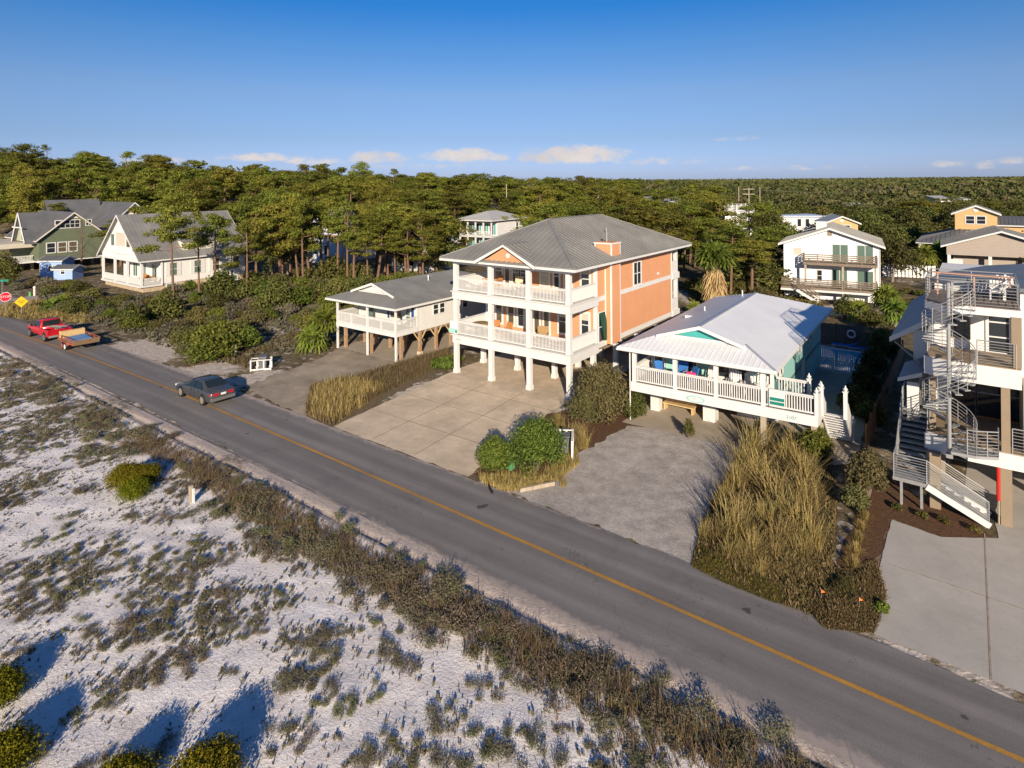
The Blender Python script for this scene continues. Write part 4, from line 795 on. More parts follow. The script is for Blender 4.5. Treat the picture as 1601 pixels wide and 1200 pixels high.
# ------------------------------------------------------------------ houses farther back
def rot(par): return par
def gabled(par, x0, x1, y0, y1, z0, z1, s, wm, rm, over=.5, axis='y', tm=None, rib=True, spacing=.5, wall='wall'):
    """walls with a gable roof; axis = direction of the ridge"""
    tm = tm or M.white
    if axis == 'y':
        c = (x0+x1)/2; zr = z1 + (x1-x0)/2*s
        w = MB(); w.sprism([(x0,y0,z0),(x1,y0,z0),(x1,y0,z1),(c,y0,zr),(x0,y0,z1)], (0,y1-y0,0)); wo = w.build(wall, wm, par)
        e = over; zz = z1 - e*s; a, b = y0-e, y1+e
        pl = [([(x1+e,a,zz+.12),(x1+e,b,zz+.12),(c,b,zr+.12),(c,a,zr+.12)], (0,1,0)), ([(x0-e,b,zz+.12),(x0-e,a,zz+.12),(c,a,zr+.12),(c,b,zr+.12)], (0,1,0))]
        ro = roof_part(par, pl, rm, spacing, .11, rib=rib)
        f = MB()
        for y in (a-.05, b+.0): f.sprism([(x0-e,y,zz+.14),(c,y,zr+.14),(x1+e,y,zz+.14),(x1+e,y,zz-.1),(c,y,zr-.1),(x0-e,y,zz-.1)], (0,.05,0))
        for x in (x0-e-.02, x1+e-.03): f.box(x,x+.05,a,b,zz-.12,zz+.05)
        f.build('fascia', tm, par)
    else:
        c = (y0+y1)/2; zr = z1 + (y1-y0)/2*s
        w = MB(); w.sprism([(x0,y0,z0),(x0,y1,z0),(x0,y1,z1),(x0,c,zr),(x0,y0,z1)], (x1-x0,0,0)); wo = w.build(wall, wm, par)
        e = over; zz = z1 - e*s; a, b = x0-e, x1+e
        pl = [([(a,y0-e,zz+.12),(b,y0-e,zz+.12),(b,c,zr+.12),(a,c,zr+.12)], (1,0,0)), ([(b,y1+e,zz+.12),(a,y1+e,zz+.12),(a,c,zr+.12),(b,c,zr+.12)], (1,0,0))]
        ro = roof_part(par, pl, rm, spacing, .11, rib=rib)
        f = MB()
        for x in (a-.05, b+.0): f.sprism([(x,y0-e,zz+.14),(x,c,zr+.14),(x,y1+e,zz+.14),(x,y1+e,zz-.1),(x,c,zr-.1),(x,y0-e,zz-.1)], (.05,0,0))
        for y in (y0-e-.02, y1+e-.03): f.box(a,b,y,y+.05,zz-.12,zz+.05)
        f.build('fascia', tm, par)
    return wo, ro, zr
def slatrail(mb, p, q, h=.95, n=4, post=1.6):
    p, q = Vector(p), Vector(q); z = Vector((0,0,1)); k = max(1, round((q-p).length/post))
    for i in range(k+1): c = p + (q-p)*(i/k); mb.beam(c, c+z*h, .09, .09, (q-p))
    for j in range(n): mb.beam(p+z*(.25+(h-.25)*j/(n-1)), q+z*(.25+(h-.25)*j/(n-1)), .04, .13)

def deck_house():
    h = thing('house', 'white gabled house with two weathered wooden decks across its front', 'house', (-9.6, 82.2, 0), R(8))
    wo, ro, zr = gabled(h, -10.05, .25, 1.8, 13, 0, 6.75, .36, M.vsiding, M.roofgrey, .6, spacing=.4)
    for z, x0 in ((1.6, -10.2), (4.62, -7.75)):
        d = MB(); d.box(x0,.05,0,1.8,z-.3,z); d.build('deck', M.wood_w if z > 2 else M.wood_w, h)
        r = MB(); slatrail(r, (x0+.05,.05,z), (0,.05,z)); slatrail(r, (0,.05,z), (0,1.75,z)); slatrail(r, (x0+.05,.05,z), (x0+.05,1.75,z)); r.build('railing', M.wood_w, h)
    b = MB(); b.box(-10.25,.1,-.06,-.003,1.12,1.35); b.build('deck_band', M.white, h)
    for x, z in ((-7.5,4.3),(-3.5,4.3),(-.2,4.3)): c = MB(); c.box(x-.11,x+.11,.12,.34,0,z); c.build('post', M.postgrey, h)
    for x, z in ((-4.6,4.7),(-2.0,4.7),(-4.7,1.65),(-2.0,1.65)):
        window(h, (x,1.8,z), X_, mY, 1.6, 2.0, 2, 1, gm=M.glass2, fw=.07, name='door')
    window(h, (-6.3,1.8,2.2), X_, mY, .5, 1.3, 1, 2, gm=M.glass); window(h, (-8.9,1.8,5.3), X_, mY, .85, .85, 1, 1, gm=M.blind, fw=.06)
    v = MB(); v.box(-5.15,-4.65,1.74,1.799,7.75,8.2); v.build('vent', M.tanpost, h)
    c = MB(); c.box(-6.6,-5.4,6,7.2,7.5,9.2); c.build('chimney', M.white, h)
    s = MB()
    for k in range(8): s.box(-8.3+k*.3,-8.0+k*.3,-1.1,-.1,1.45-k*.2,1.5-k*.2)
    so = s.build('staircase', M.wood_w, h)
    for y in (-1.15,-.08): q = MB(); q.beam((-8.4,y,1.4),(-5.9,y,-.1),.06,.3); tag(q.build('stringer', M.white, so)); q = MB(); [q.beam((-8.4,y,1.4+a),(-5.9,y,-.1+a),.05,.09) for a in (.45,.7,.95)]; q.build('stair_rail', M.wood_w, so)
    dp = MB(); dp.tube([(.3,1.74,6.4),(.3,1.74,.1)], .05, 6); dp.build('downpipe', M.trim, h)
    return h
deck_house()

def gable_porch_house():
    h = thing('house', 'cream house with steep front gable and wrap porch behind tall pines', 'house', (-91, 36.5, 0))
    wo, ro, zr = gabled(h, -13, 0, 0.6, 15.6, 4.3, 4.75, .86, M.wsiding, M.roofgrey, .55, spacing=.5)
    w = MB(); w.box(-12.9,-.1,3.4,15.5,.9,4.3); w.build('wall', M.wsiding, h)
    b = MB(); b.box(-12.8,-.2,.9,15.3,0,.85); b.build('foundation', M.lumber if False else mat('tan_stone', (.42,.33,.22), .9, .3, 3), h)
    f = MB(); f.box(-13.05,.05,.4,3.38,.68,.92); f.build('porch_floor', M.white, h)
    for x in (-12.9,-8.7,-4.5,-.1): c = MB(); c.box(x-.14,x+.14,.55,.83,.92,4.3); c.build('porch_post', M.white, h)
    c = MB(); c.box(-.24,.04,3.2,3.42,.92,4.3); c.build('porch_post', M.white, h)
    for a, b_ in ((-12.9,-8.7),(-8.7,-4.5),(-4.5,-.1)): r = MB(); balustrade(r, (a+.15,.69,.92), (b_-.15,.69,.92), .95, .14, .06); r.build('railing', M.white, h)
    r = MB(); balustrade(r, (-.1,.9,.92), (-.1,3.2,.92), .95, .14, .06); r.build('railing', M.white, h)
    bm = MB(); bm.box(-13.02,.03,.5,.88,4.05,4.35); bm.box(-.3,.02,.89,15.5,4.3,4.6); bm.build('porch_beam', M.white, h)
    bl = MB(); bl.box(-9.3,-3.7,.35,.6,5.0,5.9); bl.build('balcony_front', M.wsiding, h)
    window(h, (-8.1,.6,6.0), X_, mY, 3.2, 1.9, 1, 1, gm=M.blind, fw=.2); window(h, (-9.75,.6,6.0), X_, mY, 1.2, 1.6, 1, 1, gm=M.glass2, fw=.1); window(h, (-4.55,.6,6.0), X_, mY, 1.2, 1.4, 1, 1, gm=M.glassb, fw=.1)
    for x in (-11.8,-9.4,-6.6,-3.2): window(h, (x,3.4,1.3), X_, mY, 1.4, 2.1, 2, 1, gm=M.glass2, name='door')
    for y, g in ((4.4,M.glass2),(7.8,M.glass2),(10.5,M.glassb),(13.6,M.glassb)):
        window(h, (-.1,y,1.9), Y_, X_, .95, 1.75, 1, 2, gm=g)
        if y < 12: [MB().box(-.098,-.04,ya,ya+.45,1.8,3.75).build('shutter', M.white, h) for ya in (y-.56, y+1.07)]
    window(h, (-.2,4.0,.12), Y_, X_, 1.3, .6, 1, 1, gm=M.glass2); window(h, (-.2,13.2,.1), Y_, X_, 1.1, .65, 1, 1, gm=M.glass2)
    d = MB(); d.slab([(-.2,6.0,6.6),(-.2,12.4,6.6),(-4.6,12.4,8.9),(-4.6,6.0,8.9)], .15); d.build('dormer_roof', M.roofgrey, h)
    d = MB(); d.box(-3.9,-.5,6.3,12.1,4.9,6.5); do = d.build('dormer', M.cream, h); window(do, (-.5,7.0,5.35), Y_, X_, 4.2, .75, 3, 1, gm=M.blind)
    return h
gable_porch_house()

def green_house():
    h = thing('house', 'green shingled house with broad side gable and five-pane attic window', 'house', (-128, 41, 0))
    wo, ro, zr = gabled(h, -16, 0, -4.9, 5.2, 1.75, 5.75, .82, M.green, M.roofdark, .55, 'x', tm=M.cream, spacing=.6)
    for x in (-.3,-5,-10,-15):
        for y in (-4.5,0,4.8): c = MB(); c.box(x-.2,x+.2,y-.2,y+.2,0,1.75); c.build('post', M.postgrey, h)
    b = MB(); b.box(-16,.05,-5.0,5.3,1.6,1.76); b.build('skirt_board', M.trim, h)
    window(h, (.0,-2.5,7.35), Y_, X_, 3.6, 1.25, 5, 2, fw=.12); window(h, (0,2.1,7.6), Y_, X_, .8, .95, 2, 2, fw=.1)
    for y in (-3.75,-2.1,-.5): window(h, (0,y,3.2), Y_, X_, 1.15, 1.6, 1, 2, gm=M.glassb if y > -3 else M.glass, fw=.14)
    v = MB(); v.sprism([(.005,-1.0,8.95),(.005,1.0,8.95),(.005,0,9.75)], (.05,0,0)); v.build('gable_vent', M.cream, h)
    # front wing with small steep gable and porch
    g = MB(); g.sprism([(-6.9,-6.2,5.2),(-1.1,-6.2,5.2),(-4.0,-6.2,9.6)], (0,5,0)); g.build('front_gable', mat('sage_siding', (.33,.34,.22), .8, .08, 1), h)
    rr = MB()
    for sx in (-1, 1): rr.slab([(-4.0+sx*3.5,-6.7,5.0),(-4.0,-6.7,10.1),(-4.0,0,10.1),(-4.0+sx*3.5,0,5.0)], .16)
    rr.build('wing_roof', M.roofdark, h)
    [MB().beam((-4+sx*3.4,-6.76,5.1),(-4,-6.76,10.05),.08,.3).build('rake_board', M.trim, h) for sx in (-1, 1)]; MB().beam((-6.6,-6.85,7.6),(-1.4,-6.85,7.6),.1,.2).build('gable_beam', M.trim, h); MB().box(-16,-2.0,-10.2,-4.96,4.2,5.0).build('porch_roof', mat('cream_band', (.50,.45,.36), .7), h)
    p = MB(); p.box(-16,-2.2,-10,-4.95,1.5,1.8); p.build('porch_floor', M.gsiding, h)
    for x in (-15.5,-11,-6.5,-2.5): c = MB(); c.box(x-.15,x+.15,-9.9,-9.6,0,4.3); c.build('porch_post', M.gsiding, h)
    r = MB(); balustrade(r, (-15.5,-9.75,1.8), (-2.5,-9.75,1.8), .95, .2, .07); balustrade(r, (-2.4,-9.7,1.8), (-2.4,-5,1.8), .95, .2, .07); r.build('railing', M.gsiding, h)
    window(h, (-4.2,-6.2,5.4), X_, mY, .9, 1.8, 1, 1, gm=M.glass2, fw=.1)
    return h
green_house()
def rear_wing():
    h = thing('house', 'grey-roofed house end with cream gables at the far left edge', 'house', (-140, 49, 0))
    gabled(h, -22, 2, 0, 12, 0, 5.4, .95, M.cream, M.roofdark, .6, 'x', tm=M.trim, spacing=.6)
    g = MB(); g.sprism([(-17,-4,5),(-9,-4,5),(-13,-4,11)], (0,6,0)); g.build('front_gable', M.cream, h)
    rr = MB()
    for sx in (-1, 1): rr.slab([(-13+sx*4.8,-4.8,4.6),(-13,-4.8,11.8),(-13,5,11.8),(-13+sx*4.8,5,4.6)], .2)
    rr.build('wing_roof', M.roofdark, h)
    window(h, (-14,-4,6), X_, mY, 2, 2, 2, 1)
    return h
rear_wing()

def pale_house():
    h = thing('house', 'pale two-storey house with stacked porches glimpsed above the orange house eave', 'house', (at(768,405).x, at(768,405).y, 0), R(3))
    W_, D_, ZE = 7.6, 11, 7.35
    w = MB(); w.box(-W_,0,2.0,D_,0,ZE); w.build('wall', M.wsiding, h)
    for z in (1.2, 4.3):
        d = MB(); d.box(-W_-.1,.1,-.05,2.0,z-.25,z); d.build('porch_floor', M.white, h); r = MB(); balustrade(r, (-W_,0.05,z), (0,.05,z), .95, .16, .05); r.build('railing', M.white, h)
    for x in (-W_,-W_*.75,-W_*.5,-W_*.25,0): c = MB(); c.box(x-.12,x+.12,-.05,.19,0,ZE); c.build('column', M.white, h)
    pl, _ = hiproof(-W_-.7, .7, -.7, D_+.7, ZE+.08, .34); roof_part(h, pl, M.rooflight, .5, .1, rib=False)
    fascia(h, -W_-.72, .72, -.72, D_+.72, ZE-.14, ZE+.02, M.white)
    for z in (1.3, 4.4):
        for i, x in enumerate((-6.9,-5.3,-3.6,-1.8)): window(h, (x,2.0,z+.1), X_, mY, .9, 2.0, 1, 1, gm=M.glass if i % 2 else M.glass2, name='door'); s = MB(); s.box(x+1.05,x+1.4,1.93,1.999,z+.1,z+2.1); tag(s.build('shutter', M.tealpaint, h), 'teal shutter')
    for y in (8.5,): window(h, (0,y,4.9), Y_, X_, .7, 1.6, 1, 2)
    return h
pale_house()
def unfinished_house():
    p = at(520, 412); h = thing('house', 'house under construction wrapped in pale sheeting behind the pine trunks', 'house', (p.x, p.y, 0), R(12))
    wrap = mat('house_wrap', (.62,.62,.63), .6, .06, 2)
    w = MB(); w.box(-8,2,0,10,0,5.2); w.sprism([(-8,.5,5.2),(2,.5,5.2),(2,5,8.6),(-8,5,8.6)], (0,.3,0)); w.box(-5,0,2,8,5.2,7.2); w.sprism([(-5.4,1.8,7.2),(.4,1.8,7.2),(-2.5,1.8,10)], (0,6,0)); w.build('wall', wrap, h)
    l = MB(); l.box(-8.2,2.2,-.5,.5,5.05,5.25); l.box(-5.4,.4,1.2,1.9,7.1,7.25)
    for k in range(16): l.box(-8+k*.62,-7.88+k*.62,-.6,.5,4.85,5.04)
    l.build('eave_framing', M.lumber, h)
    for x in (-7,-4.4,-1.9): window(h, (x,0,1.6), X_, mY, .9, 1.7, 1, 1, fw=.05)
    sc = MB(); sc.beam((-6.5,-1.5,0),(-6.1,-.3,5.3),.08); sc.beam((-5.9,-1.5,0),(-5.5,-.3,5.3),.08)
    for k in range(10): sc.beam((-6.45+.04*k,-1.4+.12*k,.4+.5*k),(-5.85+.04*k,-1.4+.12*k,.4+.5*k),.04)
    tag(sc.build('ladder', M.wood_w, h))
    return h
unfinished_house()
def small_house(label, p, rz, W_, D_, z0, ze, s, wm, rm, axis='y', wins=(), base=None, **k):
    h = thing('house', label, 'house', (p[0], p[1], float(hill(p[0], p[1])) if base is None else base), rz)
    gabled(h, -W_/2, W_/2, 0, D_, z0, ze, s, wm, rm, .5, axis, spacing=.55, **k)
    for x, z, w, hh in wins: window(h, (x, 0, z), X_, mY, w, hh, 2 if w > 1.1 else 1, 2 if hh > 1 else 1, fw=.12)
    return h
p = at(640, 425); small_house('white cottage with shaded porch glimpsed between pine trunks left of the orange house', p, R(4), 8, 8, 0, 4.6, .45, M.wsiding, M.rooflight, 'x', [(-2.5,1,.9,2),(0,1,.9,2),(2.2,1,.9,2)])
def yellow_house():
    p = at(1532, 419); h = thing('house', 'yellow house with dark pyramid roof and gabled lookout room', 'house', (p.x, p.y, 0), R(0))
    pl, _ = hiproof(-8.2, 9.5, -8, 9, 4.55, .34); roof_part(h, pl, M.roofdark, .6, .12, rw=.09, rh=.07); fascia(h, -8.2, 9.5, -8, 9, 4.3, 4.5, M.white)
    w = MB(); w.box(-6.5,8,-5.5,8,0,4.5); w.build('wall', M.yellow, h)
    for x in (-7.6,-2.5,3,8.6): c = MB(); c.box(x-.2,x+.2,-7.6,-7.2,0,4.4); c.build('column', M.white, h)
    gabled(h, -3.2, 2.2, -2.6, 2.6, 5.2, 9.0, .42, M.yellow, M.roofdark, .5, 'y', spacing=.5, wall='lookout_wall')
    for sx in (0,): 
        for x in (-1.75, -.35): window(h, (x,-2.6,7.35), X_, mY, 1.05, 1.15, 1, 2, fw=.12)
    v = MB(); v.lathe([(0,-.06),(.36,-.06),(.36,0),(0,0)], (-.5,-2.61,9.55), 12, 'y'); v.build('gable_vent', M.white, h)
    gabled(h, 2.4, 7.6, -2, 5, 5, 7.3, .3, M.yellow, M.roofdark, .5, 'x', spacing=.5, wall='upper_wall')
    return h
yellow_house()
def tan_house():
    p = at(1565, 442); h = thing('house', 'tan gabled house with grey roof in front of the yellow lookout house', 'house', (p.x, p.y, 0), R(3))
    gabled(h, -6.2, 6.2, 0, 12, 3.6, 5.0, .34, M.tan, M.roofdark, .7, 'y', spacing=.6)
    w = MB(); w.box(-5.4,5.4,1.5,11.5,0,3.58); w.build('lower_wall', M.tan, h)
    for x in (-5.9,-1.2,3,5.9): c = MB(); c.box(x-.2,x+.2,.02,.42,0,3.58); c.build('column', M.white, h)
    b = MB(); b.box(-6.1,-4.3,-.1,0.0,1.2,3.0); b.build('porch_panel', M.white, h)
    return h
tan_house()
p = at(1316, 398); hh = thing('house', 'yellow lookout room with grey gable roof rising behind the white deck house', 'house', (p.x, p.y, 0), R(20))
gabled(hh, -2.8, 2.8, 0, 9, 0, 6.2, .42, M.yellow, M.rooflight, .5, 'y', rib=False)
for x in (-1.5, .25): window(hh, (x,0,4.5), X_, mY, 1.15, 1.2, 1, 2, fw=.1)
v = MB(); v.lathe([(0,-.06),(.3,-.06),(.3,0),(0,0)], (0,-.01,6.6), 10, 'y'); v.build('gable_vent', M.white, hh)
p = at(1255, 378); hh = thing('house', 'flat-topped white house with two narrow windows among dark oaks', 'house', (p.x, p.y, 0), R(30))
w = MB(); w.box(-4.6,4.6,0,9,0,5.9); w.build('wall', M.gsiding, hh); w = MB(); w.slab([(-5.2,-.5,6.2),(5,-.5,6.15),(5,9.5,6.15),(-5.2,9.5,6.2)], .25); w.build('roof', mat('blue_white_roof', (.45,.52,.62), .5), hh)
for x in (-1.2, .6): window(hh, (x,0,3.7), X_, mY, .8, 1.7, 1, 1, fw=.06)
p = at(1153, 372); hh = thing('house', 'white house top with outside stair and roof deck in the oaks', 'house', (p.x, p.y, 0), R(25))
w = MB(); w.box(-3,4,0,7,0,6.6); w.build('wall', M.vsiding, hh); w = MB(); horails(w, [(-2.5,0,6.6),(4,0,6.6),(4,6.5,6.6),(-2.5,6.5,6.6)], 1.9, 4, 1.1, .09, .07, True); w.build('roof_railing', M.white, hh)
w = MB(); w.beam((-4.6,-.6,9.0),(1.2,-.6,5.2),.15,.5); w.slab([(-5,-1,8.6),(-2.8,-1,8.6),(-2.8,3,8.9),(-5,3,8.9)], .2); w.build('stair', M.rooflight, hh)
for px, py, w_, lb in ((1492,345,9,'low white flat-roofed building far off in the right-hand woods'), (1040,372,8,'pale house roof glimpsed in the woods right of the orange ridge'), (950,360,6,'small pale house wall glimpsed in the woods above the orange roof'), (1345,345,6,'far grey roof glimpsed in the woods')):
    p = at(px, py); dd = math.hypot(p.x, p.y); k = 11.3/ (7.5 if px < 1400 else 8)
    hh = thing('house', lb, 'house', (p.x, p.y, float(hill(p.x, p.y))), R(33)); ze = 7.4 if px > 1400 else 8.0
    if px == 1345: ze = 5
    w = MB(); w.box(-w_/2,w_/2,0,8,0,ze); w.build('wall', M.white, hh); w = MB(); w.slab([(-w_/2-.5,-.5,ze+.1),(w_/2+.5,-.5,ze+.1),(w_/2+.5,8.5,ze+1.2),(-w_/2-.5,8.5,ze+1.2)], .3); w.build('roof', M.rooflight, hh)

# ------------------------------------------------------------------ vehicles
def loft(st, ring, cap=True):
    mb = MB(); n = None; vs = []; fs = []
    for s in st: r = ring(*s); n = len(r); vs += r
    for i in range(len(st)-1): fs += [(i*n+k, (i+1)*n+k, (i+1)*n+(k+1)%n, i*n+(k+1)%n) for k in range(n)]
    if cap: fs += [tuple(range(n)), tuple(range((len(st)-1)*n, len(st)*n))[::-1]]
    mb.add(vs, fs); return mb
def ring_car(x, zl, zb, zt, wb, wt):
    half = [(wb*.86, zl), (wb*.97, zl+.12), (wb*1.0, zl+(zb-zl)*.55), (wb*.985, zb-.03), (wb*.94, zb+.01), (wt, zt-.05), (wt*.86, zt)]
    return [(x, y, z) for y, z in half] + [(x, -y, z) for y, z in half[::-1]]
def wheel(par, x, y, r, w, s, rim):
    t = MB(); t.lathe([(r*.72,-w/2),(r*.94,-w/2),(r,-w*.3),(r,w*.3),(r*.94,w/2),(r*.72,w/2)], (x,y,r), 20, 'y'); o = t.build('wheel', M.black, par)
    h = MB(); h.lathe([(0,-.012),(r*.6,-.012),(r*.70,.006),(r*.70,.02),(0,.03)] if s > 0 else [(0,-.03),(r*.7,-.02),(r*.70,-.006),(r*.6,.012),(0,.012)], (x,y+s*w/2,r), 16, 'y')
    for k in range(5): a = k*2*math.pi/5; h.beam((x+.06*math.cos(a),y+s*(w/2+.02),r+.06*math.sin(a)),(x+r*.6*math.cos(a),y+s*(w/2+.02),r+r*.6*math.sin(a)),.05,.02,(0,1,0))
    h.build('rim', rim, o); return o
def carpaint(name, c, metal=.4, rough=.28):
    m, nt, b, N, L = nmat(name); b.inputs['Base Color'].default_value = (*c, 1); b.inputs['Metallic'].default_value = metal; b.inputs['Roughness'].default_value = rough
    b.inputs['Coat Weight'].default_value = .5; b.inputs['Coat Roughness'].default_value = .08; return m
M.rim = mat('alloy_rim', (.36,.32,.26), .4, .1, 5, .5)
M.carglass = glassmat('car_glass', (.015,.022,.025), .04)
M.taillamp = mat('tail_lamp_red', (.42,.01,.02), .25)
def sedan():
    h = thing('parked_car', 'dark grey four-door sedan driving away along the yellow line', 'car', (-42.55, 21.3, .035), math.pi); h.name = 'sedan'
    p = carpaint('grey_car_paint', (.075,.078,.082)); 
    st = [(2.5,.36,.55,.60,.62,.5),(2.42,.26,.60,.66,.78,.66),(2.2,.21,.66,.73,.87,.76),(1.5,.19,.78,.86,.905,.80),(.98,.19,.85,.93,.915,.80),(.78,.19,.87,1.05,.915,.76),(.1,.19,.90,1.39,.92,.63),(-.45,.19,.92,1.425,.92,.62),(-1.05,.19,.93,1.385,.92,.63),(-1.72,.19,.95,1.06,.915,.75),(-1.95,.2,.945,1.01,.905,.77),(-2.3,.25,.92,.985,.87,.74),(-2.46,.33,.88,.93,.80,.68),(-2.5,.40,.80,.84,.72,.6)]
    b = loft(st, ring_car).build('body', p, h, True); bv = b.data
    g = lambda pts, nm, off: MB().sprism(pts, off).build(nm, M.carglass, h)
    g([(.80,.60,1.06),(.16,.56,1.385),(.16,-.56,1.385),(.80,-.60,1.06)], 'windscreen', (.02,0,.03))
    g([(-1.68,.62,1.085),(-1.1,.55,1.39),(-1.1,-.55,1.39),(-1.68,-.62,1.085)], 'rear_window', (-.02,0,.035))
    for s in (-1, 1):
        g([(.62,s*.885,.95),(.05,s*.68,1.33),(-.38,s*.67,1.36),(-.38,s*.895,.96)], 'side_window', (0,s*.012,.012))
        g([(-.46,s*.895,.96),(-.46,s*.67,1.36),(-1.0,s*.68,1.33),(-1.45,s*.875,.99)], 'side_window', (0,s*.012,.012))
        m = MB(); m.box(.55,.75,s*.93-.0 if s > 0 else s*.93-.16,s*.93+.16 if s > 0 else s*.93,.92,1.04); m.build('mirror', p, h)
        l = MB(); l.box(2.3,2.47,min(s*.45,s*.80),max(s*.45,s*.80),.56,.67); l.build('headlight', M.trim, h)
        l = MB(); l.sprism([(-2.47,s*.30,.70),(-2.47,s*.70,.70),(-2.33,s*.86,.72),(-2.33,s*.86,.86),(-2.45,s*.72,.86),(-2.475,s*.30,.85)], (-.035,0,0)); l.build('tail_light', M.taillamp, h)
        for x in (1.45, -1.48):
            a = MB(); a.lathe([(0,-.01),(.41,-.01),(.41,.01),(0,.01)], (x,s*.905,.36), 20, 'y'); a.build('wheel_arch', M.black, h); wheel(h, x, s*.83, .335, .2, s, M.rim)
        d = MB(); d.box(.02,.02+.012,min(s*.905,s*.927),max(s*.905,s*.927),.35,.9); d.box(-.43,-.418,min(s*.905,s*.927),max(s*.905,s*.927),.35,.92); d.box(-.2,-.02,min(s*.92,s*.945),max(s*.92,s*.945),.78,.81); d.box(-1.1,-.92,min(s*.92,s*.945),max(s*.92,s*.945),.80,.83); d.build('door_trim', M.black, h)
    lp = MB(); lp.box(-2.525,-2.505,-.17,.17,.70,.83); lp.build('number_plate', M.trim, h)
    bp = MB(); bp.box(-2.56,-2.42,-.78,.78,.38,.58); bp.box(-2.50,-2.40,-.84,.84,.40,.56); bp.build('bumper', mat('bumper_grey', (.22,.21,.20), .35, .05, 3, .5), h)
    return h
sedan()
def pickup():
    h = thing('pickup_truck', 'red pickup truck towing a trailer on the far left of the road', 'pickup truck', (-71.95, 21.0, .035), math.pi - R(-2.0))
    p = carpaint('red_truck_paint', (.50,.012,.02), .15, .3)
    st = [(2.75,.55,.85,.90,.75,.66),(2.66,.45,.95,1.02,.90,.80),(2.3,.42,1.02,1.10,.96,.84),(1.45,.42,1.08,1.16,.97,.86),(1.2,.42,1.10,1.22,.97,.84),(.6,.42,1.12,1.74,.97,.72),(-.2,.42,1.13,1.80,.97,.72),(-.62,.42,1.14,1.77,.97,.73),(-.72,.42,1.14,1.2,.97,.86)]
    loft(st, ring_car).build('body', p, h, True)
    bd = MB()
    for s in (-1, 1): bd.box(-2.75,-.70,min(s*.86,s*.97),max(s*.86,s*.97),.50,1.16)
    bd.box(-2.75,-.7,-.86,.86,.5,.66); bd.box(-2.80,-2.70,-.97,.97,.52,1.14); bo = bd.build('bed', p, h)
    li = MB(); li.box(-2.69,-.71,-.85,.85,.665,.68); li.build('bed_liner', M.black, bo)
    g = lambda pts, nm, off: MB().sprism(pts, off).build(nm, M.carglass, h)
    g([(1.16,.72,1.24),(.64,.64,1.73),(.64,-.64,1.73),(1.16,-.72,1.24)], 'windscreen', (.02,0,.03)); g([(-.70,.70,1.22),(-.66,.66,1.72),(-.66,-.66,1.72),(-.70,-.70,1.22)], 'rear_window', (-.03,0,0))
    for s in (-1, 1):
        g([(1.0,s*.925,1.18),(.55,s*.775,1.66),(.2,s*.77,1.70),(.2,s*.93,1.18)], 'side_window', (0,s*.012,.01)); g([(.12,s*.93,1.18),(.12,s*.77,1.71),(-.5,s*.77,1.70),(-.5,s*.93,1.18)], 'side_window', (0,s*.012,.01))
        l = MB(); l.box(-2.83,-2.68,min(s*.84,s*.985),max(s*.84,s*.985),.78,1.08); l.build('tail_light', M.taillamp, h)
        m = MB(); m.box(.85,1.0,min(s*.98,s*1.16),max(s*.98,s*1.16),1.15,1.36); m.build('mirror', M.black, h)
        for x in (1.75, -1.85):
            a = MB(); a.lathe([(0,-.012),(.46,-.012),(.46,.012),(0,.012)], (x,s*.96,.44), 20, 'y'); a.build('wheel_arch', M.black, h); wheel(h, x, s*.87, .40, .25, s, M.roofdark)
    b = MB(); b.box(-2.95,-2.80,-.9,.9,.46,.62); b.build('bumper', M.steel, h)
    return h
pickup()
def trailer():
    h = thing('utility_trailer', 'rusty red utility trailer with wooden deck behind the pickup', 'trailer', (-65.4, 21.35, .035), math.pi - R(1.5))
    rust = mat('rusty_red_paint', (.33,.085,.05), .75, .35, 6)
    f = MB(); 
    for y in (-.98, .98): f.beam((-2.0,y,.62),(2.0,y,.62),.08,.14); f.beam((-2.0,y,1.0),(1.9,y,1.0),.05,.05)
    for x in (-2,-1,0,1,2): f.beam((x,-.98,.60),(x,.98,.60),.08,.1)
    for y in (-.98,.98):
        for x in (-1.96,-.9,.2,1.2,1.9): f.beam((x,y,.62),(x,y,1.0),.05,.05)
    f.beam((2.0,-.9,.6),(3.4,0,.55),.1,.12); f.beam((2.0,.9,.6),(3.4,0,.55),.1,.12); f.box(3.3,3.6,-.06,.06,.5,.62); f.build('frame', rust, h)
    d = MB(); [d.box(-1.98,1.98,-.9+k*.26,-.9+k*.26+.245,.69,.73) for k in range(7)]; d.build('deck', mat('grey_planks', (.30,.24,.18), .85, .25, 4), h)
    g = MB(); g.sprism([(-2.03,-.98,.55),(-2.03,.98,.55),(-2.3,.98,1.05),(-2.3,-.98,1.05)], (-.05,0,0)); g.build('ramp_gate', mat('brown_planks', (.25,.16,.09), .85, .3, 5, lap=.14, lapdir=2), h)
    for s in (-1, 1):
        for x in (-.55, .2): wheel(h, x, s*1.12, .30, .17, s, M.trim if x < 0 else rust)
        fd = MB(); fd.sprism([(-1.0,s*1.22,.45),(-.85,s*1.22,.68),(.5,s*1.22,.68),(.65,s*1.22,.45),(.65,s*1.22,.50),(.5,s*1.22,.73),(-.85,s*1.22,.73),(-1.0,s*1.22,.50)], (0,-s*.22,0)); fd.build('fender', rust, h)
    return h
trailer()
def crate():
    h = thing('plywood_crate', 'yellow plywood crate standing at the front of the trailer', 'crate', (-66.9, 21.35, .77), math.pi)
    b = MB(); b.box(-.22,.22,-.92,.92,0,.58); b.build('panel', M.lumber, h); b = MB(); b.box(-.24,.24,-.94,-.86,0,.6); b.box(-.24,.24,.86,.94,0,.6); b.box(-.24,-.221,-.86,.86,.5,.6); b.build('batten', M.lumber, h)
crate()
